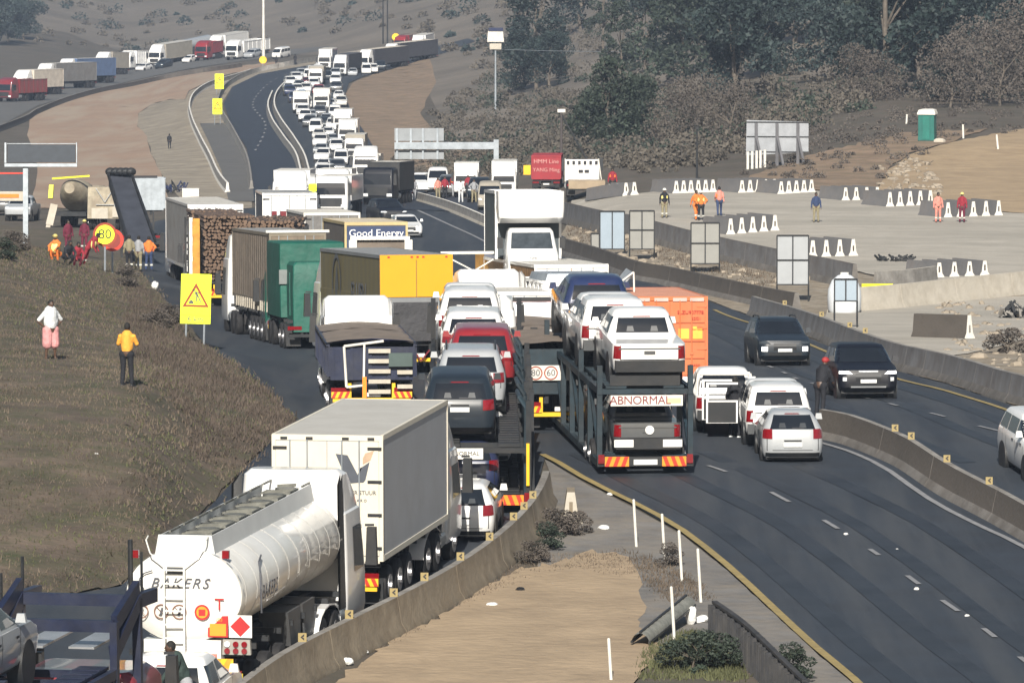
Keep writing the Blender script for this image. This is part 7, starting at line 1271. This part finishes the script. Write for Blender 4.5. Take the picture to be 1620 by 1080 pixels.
person('person in black jacket and grey trousers beside the open pickup doors', frame(gd(1163, 179.5), 30, 1), 'stand', BLK, BLK, 1.05, vox=.02, shoes=WH); person('person with red cap leaning by the black SUV at the median end', frame(gd(1298, 187), 30, 1), 'lean', BLK, BLK, 1.1, vox=.02, helmet=mat('red cap', (.35, .03, .03), .7))
for px, py, pose, sh, tr, ve, he, hd, lab in ((1051, 346, 'stand', BLK, KHK, HIV, HLM, 170, 'worker in reflective vest and white helmet left in the gravel yard'), (1101, 349, 'walk', ORG, ORG, None, None, 160, 'worker in full orange overall in the gravel yard'), (1109, 350, 'hips', ORG, BLK, HIV, HLM, 180, 'worker in yellow vest beside the one in full orange'), (1138, 343, 'walk', SAL, NVY, HIO, None, 0, 'walking worker in orange shirt and navy trousers'), (1291, 353, 'stand', NVY, KHK, None, None, 180, 'person in navy jacket alone on the gravel'), (1484, 353, 'stand', SAL, SAL, None, None, 170, 'worker in salmon pink overall by the barrier blocks'), (1522, 353, 'stand', RED, MRN, None, HLY, 190, 'worker in maroon overall with a pale helmet at right'), (969, 310, 'stand', RED, BLK, HIO, None, 180, 'worker in red vest left of the yard beside the flatbed')):
    person(lab, frame(gp(px, py), hd, 1), pose, sh, tr, 1.05, ve, he, h=1.03, group='workers in the gravel yard', bands=lab.startswith('worker'))
for px, py, pose, sh, tr, ve, he, hd, lab in ((88, 416, 'crouch', ORG, ORG, HIV, HLY, 200, 'crouching worker with yellow hood and orange vest on the bank'), (108, 400, 'stand', MRN, MRN, None, None, 150, 'worker in maroon overall standing behind the group, left'), (106, 421, 'crouch', BLK, BLK, None, None, 150, 'crouching worker in black between the red ones'), (134, 398, 'stand', MRN, MRN, None, HLY, 190, 'worker in maroon with a pale hat left of the speed sign'), (131, 421, 'lean', RED, RED, HIV, None, 100, 'worker in red bending over with a tan bib'), (122, 424, 'crouch', RED, MRN, None, None, 160, 'crouching worker in bright red overall'), (205, 428, 'stand', KHK, BLK, None, None, 0, 'worker in khaki jacket with reflective ankle bands'), (219, 429, 'stand', GRY, KHK, None, None, 10, 'worker in khaki trousers between two others'), (236, 429, 'hips', ORG, NVY, HIO, None, 0, 'broad worker in a bright orange vest by the lorries')):
    d_ = 318 if px > 200 else 290; person(lab, frame(gd(px, hit(px, py)), hd, 1), pose, sh, tr, 1.1, ve, he, h=1.02, group='workers by the roadside left', bands=pose != 'crouch')
for px, py, pose, sh, tr, ve, he, lab in ((583, 325, 'hips', ORG, RED, HIO, None, 'worker in orange overall standing on the far bend'), (600, 324, 'stand', WH, WH, None, None, 'person in bright white on the far bend'), (613, 326, 'stand', NVY, NVY, None, None, 'person in blue on the far bend'), (645, 318, 'stand', RED, GRY, None, None, 'person in red left of the white pickup'), (655, 318, 'lean', GRY, GRY, None, None, 'person in grey bending by the kerb'), (693, 318, 'stand', SAL, KHK, None, None, 'person in salmon top at the left of the crowd'), (704, 316, 'stand', RED, BLK, None, None, 'person in red top in the crowd'), (718, 312, 'walk', RED, GRY, HIO, None, 'person in orange vest in front of the white cab'), (729, 322, 'stand', WH, WH, None, None, 'person in white shirt in the centre of the crowd'), (741, 314, 'stand', RED, BLK, None, None, 'person in red top right of the white shirt'), (750, 322, 'hips', GRY, KHK, None, None, 'person in grey hat near the kerb blocks'), (765, 326, 'stand', GRY, BLK, None, None, 'person in grey right of the crowd'), (778, 330, 'stand', KHK, BLK, None, None, 'person in khaki beside the box van')):
    person(lab, frame(gp(px, py), 170, 1), pose, sh, tr, 1.05, ve, he, group='people standing around the bend')
for px, py, lab in ((268, 236, 'lone dark clad worker walking on the pale verge'), (437, 105, 'dark figure left by the far new road'), (467, 103, 'dark figure right by the far new road')): person(lab, frame(gp(px, py), 0, 1), 'walk', BLK, BLK)
# ---------------------------------------------------------------- trees behind the yard
rng = random.Random(21); TK = {'tall': 3, 'round': 4, 'thin': 2, 'bush': 3, 'bare': 3}
def T(px, d, kind, leaf, label, sc=1.0, group=None, cat='tree', name=None, sz=None): return tree(px, d, kind, rng.randrange(TK[kind]), leaf, label, sc * rng.uniform(.92, 1.08), rng.uniform(0, 6.28), group, cat, name, sz)
# big dark tree left of centre
T(848, 800, 'tall', 'dark', 'tall dark evergreen standing alone right of the camera mast', 1.0, sz=.95)
T(826, 815, 'round', 'dark', 'dark evergreen leaning on the lone tall one from the left', .8)
T(870, 790, 'round', 'dark', 'lower dark evergreen at the right foot of the tall one', .7)
T(968, 540, 'round', 'green', 'round green tree behind the flatbed at the yard edge', .75); T(1010, 548, 'round', 'green', 'low green tree right of the round one at the yard edge', .6); T(935, 560, 'bush', 'green', 'green bush left of the round tree at the yard edge', 1.3, cat='bush')
rows = [('front row', 620, 38, 1.0), ('second row', 720, 36, 1.05), ('third row', 840, 38, 1.1), ('back row', 980, 44, 1.15)]
for rn, d, step, sc in rows:
    k = 0; px = 905 + rng.uniform(0, 20)
    while px < 1700:
        kind = rng.choice(['tall', 'round', 'round', 'thin']); leaf = rng.choice(['dark', 'dark', 'blue', 'green'])
        gap = (rn == 'front row' and px < 1130) or rng.random() < .34
        if not gap and k < 20:
            h = {'tall': .95, 'round': 1.15, 'thin': .95}[kind]; T(px, d + rng.uniform(-35, 35), kind, leaf, '%s %s tree in the %s of the wood, %s from left' % ({'dark': 'dark', 'blue': 'grey green', 'green': 'olive'}[leaf], {'tall': 'tall', 'round': 'round', 'thin': 'slender'}[kind], rn, ORD[k]), sc * h * rng.uniform(.75, 1.1), 'trees of the wood behind the yard'); k += 1
        px += step * rng.uniform(.6, 1.4)
T(1408, 560, 'tall', 'dark', 'very tall dark gum tree left above the portable toilet', 1.25, 'trees of the wood behind the yard'); T(1452, 575, 'tall', 'dark', 'very tall dark gum tree directly behind the portable toilet', 1.2, 'trees of the wood behind the yard')
for k, (px, d, sc) in enumerate(((1500, 530, 1.1), (1540, 545, 1.3), (1580, 535, 1.2), (1610, 555, 1.4), (1645, 540, 1.2), (1350, 545, .9), (1385, 550, .9), (1150, 500, .9), (1120, 520, 1.0), (1075, 520, .9))): T(px, d, 'bare', 'dry', 'leafless brown thicket bush at the wood edge, %s planted' % ORD[k] if 0 else 'leafless brown bush %s' % ('behind the mound right of the toilet, %s from left' % ORD[k] if k < 5 else ('left of the tall gum, %s from left' % ORD[k - 5] if k < 7 else 'behind the orange workers, %s from right' % ORD[k - 7])), sc, 'leafless bushes along the wood', 'bush')
T(1490, 545, 'bush', 'dark', 'near black low bush right behind the portable toilet', 1.2, cat='bush', sz=.9); T(1530, 548, 'bush', 'dark', 'near black low bush far right behind the toilet', 1.3, cat='bush')
for k, (px, d, sc, lf) in enumerate(((15, 1350, 1.1, 'blue'), (40, 1380, 1.0, 'blue'), (-5, 1330, 1.2, 'blue'))): T(px, d, 'round', lf, 'hazy blue green tree at the top left, %s from the left' % ORD[2 - k if k < 2 else 0] if 0 else ('hazy tree at the top left border, middle one', 'hazy tree at the top left, farthest right', 'hazy tree cut by the top left border')[k], sc, 'hazy trees at the top left')
for k, (px, py, sc, lf) in enumerate(((880, 850, .26, 'dry'), (868, 872, .24, 'green'), (905, 846, .25, 'dry'), (842, 892, .2, 'dry'), (1060, 897, .2, 'dry'), (1090, 1062, .35, 'green'), (1125, 1060, .3, 'green'), (1255, 1080, .28, 'green'), (1590, 560, .4, 'dry'), (22, 400, .32, 'dry'), (8, 412, .3, 'green'), (245, 520, .3, 'dry'), (268, 515, .3, 'dry'), (200, 455, .35, 'dry'))):
    p = gp(px, py); r = root('bush', ('scrubby dry bush by the barrier end', 'low green bush below the barrier end', 'dry bush beside the short concrete block', 'dry tuft where the barrier meets the sand', 'dry tuft between the marker poles', 'green weeds left of the black fence', 'green weeds at the foot of the black fence', 'green weeds between fence and yellow line', 'dry bush by the lone barrier block', 'dry bush below the left pickup', 'green bush at the left border below the pickup', 'dry bush left of the yellow roadworks sign', 'dry twigs touching the yellow roadworks sign', 'dry bush below the khaki worker')[k], 'bush', None, Matrix.Translation(p) @ Matrix.Diagonal((sc, sc, sc * .8, 1))); c, t = tree_template('bush', k % 3); ob('crown', c, LEAF[lf], r); ob('stem', t, BARK, r)
# ---------------------------------------------------------------- uncountable growth: tufts and undergrowth
def tufts(name, poly, n, h, w_, m, seed, blades=5, dlim=None, thin=1.0):
    """grass blades scattered over a sighted ground polygon"""
    r_ = np.random.default_rng(seed); P = [gp(*q) for q in poly]; xs = [(p.x / p.y) for p in P]; ys = [p.y for p in P]; out = []
    def inside(u, d):
        c = False; j = len(P) - 1
        for i in range(len(P)):
            if (ys[i] > d) != (ys[j] > d) and u < (xs[j] - xs[i]) * (d - ys[i]) / (ys[j] - ys[i]) + xs[i]: c = not c
            j = i
        return c
    cnt = 0
    while len(out) < n and cnt < n * 12:
        cnt += 1; d = math.exp(r_.uniform(math.log(min(ys)), math.log(max(ys)))); u = r_.uniform(min(xs), max(xs))
        if inside(u, d): out.append((u * d, d))
    A = np.array(out); f = np.sin(A[:, 0] * 1.3 + 2 * np.sin(A[:, 1] * .31 + seed * 2.1) + seed * 1.7) + np.sin(A[:, 1] * .7 + A[:, 0] * .5 + seed); keep = r_.uniform(-1.8, 1.8, len(A)) < f + .6; A = A[keep]
    z = G(A[:, 0], A[:, 1]); N = len(A) * blades; B = np.repeat(np.column_stack([A, z]), blades, 0); B[:, :2] += r_.normal(0, w_, (N, 2)); sc = np.repeat(r_.uniform(.5, 1.3, len(A)), blades) * h * r_.uniform(.6, 1.2, N)
    ang = r_.uniform(0, 6.28, N); lean = r_.normal(0, .35, (N, 2)); tw = .035 * thin * (1 + h); a = np.column_stack([np.cos(ang) * tw, np.sin(ang) * tw, np.zeros(N)]); top = np.column_stack([lean[:, 0] * sc, lean[:, 1] * sc, sc])
    v = np.stack([B - a, B + a, B + top * .7 + a * .5, B + top], 1).reshape(-1, 3); me = qmesh(name, v); o = ob(name, me, m); o['kind'] = 'stuff'; return o
GR1 = mat('straw grass', (.115, .09, .067), .9, var=.4, scale=.5); GR2 = mat('green grass', (.08, .085, .038), .9, var=.4, scale=.5); GR3 = mat('brown weed', (.08, .062, .05), .9, var=.4, scale=.4)
bank = [(0, 948), (190, 926), (384, 748), (462, 664), (398, 602), (338, 562), (278, 502), (228, 442), (203, 410), (0, 385), (-60, 600), (-60, 948)]
tufts('dry_grass', bank, 15000, .13, .16, GR1, 1, thin=.5); tufts('green_grass', bank, 9000, .1, .18, GR2, 2, thin=.55); tufts('weeds', [(200, 440), (338, 566), (470, 668), (392, 750), (300, 720), (200, 560)], 6500, .2, .14, GR3, 3, thin=.5)
tufts('verge_weeds', [(1010, 1075), (1030, 1030), (1090, 1000), (1140, 1010), (1180, 1078)], 1800, .14, .1, GR2, 4, thin=.5); tufts('sand_edge_weeds', [(560, 1040), (700, 950), (840, 880), (980, 872), (1010, 905), (990, 915), (900, 900), (760, 945), (640, 1010)], 1400, .08, .1, GR1, 5, thin=.5); tufts('rubble_weeds', [(900, 352), (1060, 378), (1300, 424), (1310, 440), (1180, 460), (900, 392)], 1500, .2, .18, GR1, 6, thin=.7); tufts('shoulder_weeds', [(985, 870), (1060, 890), (1130, 950), (1060, 960), (1020, 920)], 800, .12, .1, GR1, 7, thin=.5)
def undergrowth(name, poly, n, size, m, seed, hgt=1.2):
    r_ = np.random.default_rng(seed); us = [(p[0] - 810) / FPX for p in poly]; ds = [p[1] for p in poly]; C = []
    for k in range(n):
        while True:
            u = r_.uniform(min(us), max(us)); d = math.exp(r_.uniform(math.log(min(ds)), math.log(max(ds))))
            c = False; j = len(us) - 1
            for i in range(len(us)):
                if (ds[i] > d) != (ds[j] > d) and u < (us[j] - us[i]) * (d - ds[i]) / (ds[j] - ds[i]) + us[i]: c = not c
                j = i
            if c: break
        x, y = u * d, d; rad = r_.uniform(.4, 1.3) * hgt; m_ = 80; dd = r_.normal(size=(m_, 3)); dd /= np.linalg.norm(dd, axis=1)[:, None]; dd[:, 2] = abs(dd[:, 2]); q = dd * rad * r_.uniform(.6, 1, (m_, 1)); q[:, 0] += x; q[:, 1] += y; q[:, 2] += Gz(x, y); C.append(q)
    o = ob(name, qmesh(name, quads(np.concatenate(C), size, r_)), m); o['kind'] = 'stuff'; return o
hillL = [(-200, 1420), (430, 1300), (640, 1180), (760, 900), (900, 1000), (1000, 1500), (1000, 2300), (-200, 2300)]; SCR = mat('hill scrub twigs', (.105, .092, .075), .9, var=.25, scale=.1)
undergrowth('hillside_scrub', hillL, 480, .35, SCR, 31, 1.6); undergrowth('hillside_bushes', hillL, 200, .35, LEAF['blue'], 32, 2.0)
mid = [(700, 520), (1180, 470), (1400, 540), (1650, 560), (1650, 1000), (820, 1000), (700, 760)]; undergrowth('undergrowth', mid, 750, .2, SCR, 33, 1.5); undergrowth('green_undergrowth', mid, 260, .2, LEAF['green'], 34, 1.6); undergrowth('scrub', [(560, 560), (760, 520), (1050, 440), (1180, 470), (760, 900), (690, 800)], 420, .18, SCR, 35, .8)
undergrowth('mound_scrub', [(1170, 425), (1400, 430), (1500, 470), (1640, 480), (1640, 530), (1180, 520)], 160, .1, LEAF['dry'], 36, .6)
STONE = mat('tan stone', (.27, .23, .18), .9, var=.3)
# stones
def stones(name, poly, n, s0, s1, m, seed):
    r_ = random.Random(seed); P = [gp(*q) for q in poly]; xs = [p.x / p.y for p in P]; ys = [p.y for p in P]; g = MB(); k = 0
    while k < n:
        d = r_.uniform(min(ys), max(ys)); u = r_.uniform(min(xs), max(xs)); c = False; j = len(P) - 1
        for i in range(len(P)):
            if (ys[i] > d) != (ys[j] > d) and u < (xs[j] - xs[i]) * (d - ys[i]) / (ys[j] - ys[i]) + xs[i]: c = not c
            j = i
        if not c: continue
        s = r_.uniform(s0, s1); x = u * d; n0 = len(g.v); g.sphere((x, d, Gz(x, d) + s * .25), s, r_.uniform(.8, 1.4), r_.uniform(.7, 1.2), r_.uniform(.5, .9), 6, 4); g.v[n0:] = [(a + r_.uniform(-.2, .2) * s, b, c_ + r_.uniform(-.15, .15) * s) for a, b, c_ in g.v[n0:]]; k += 1
    o = ob(name, g, m); o['kind'] = 'stuff'; return o
stones('rubble', [(900, 352), (1060, 376), (1300, 424), (1300, 440), (1200, 470), (1000, 425), (900, 392)], 170, .08, .3, STONE, 41); stones('rubble', [(1480, 480), (1618, 475), (1700, 600), (1618, 600), (1500, 560)], 160, .06, .25, STONE, 42); stones('rubble', [(1390, 300), (1390, 260), (1470, 250), (1500, 330)], 120, .1, .3, STONE, 43); stones('pebbles', [(560, 1050), (760, 950), (980, 880), (1010, 1000), (900, 1075)], 700, .012, .05, CONC, 44); stones('bank_stones', [(0, 940), (190, 920), (330, 780), (430, 670), (300, 560), (0, 500)], 150, .02, .06, STONE, 46); stones('gravel_litter', [(870, 770), (1000, 820), (1130, 950), (1060, 960), (985, 868), (900, 860)], 500, .01, .045, CONC, 45)
# ---------------------------------------------------------------- air
g = MB(); g.box(-900, 900, -30, 3200, -45, 160); hz = ob('haze', g, None); hz['kind'] = 'stuff'
hm = bpy.data.materials.new('haze air'); hm.use_nodes = True; n = hm.node_tree.nodes; n.remove(n['Principled BSDF']); v = n.new('ShaderNodeVolumePrincipled'); v.inputs['Density'].default_value = 0.00021; v.inputs['Color'].default_value = (.55, .68, .9, 1); v.inputs['Anisotropy'].default_value = 0.1
hm.node_tree.links.new(v.outputs[0], n['Material Output'].inputs['Volume']); hz.material_slots[0].link = 'OBJECT'; hz.material_slots[0].material = hm
hz.display_type = 'WIRE'
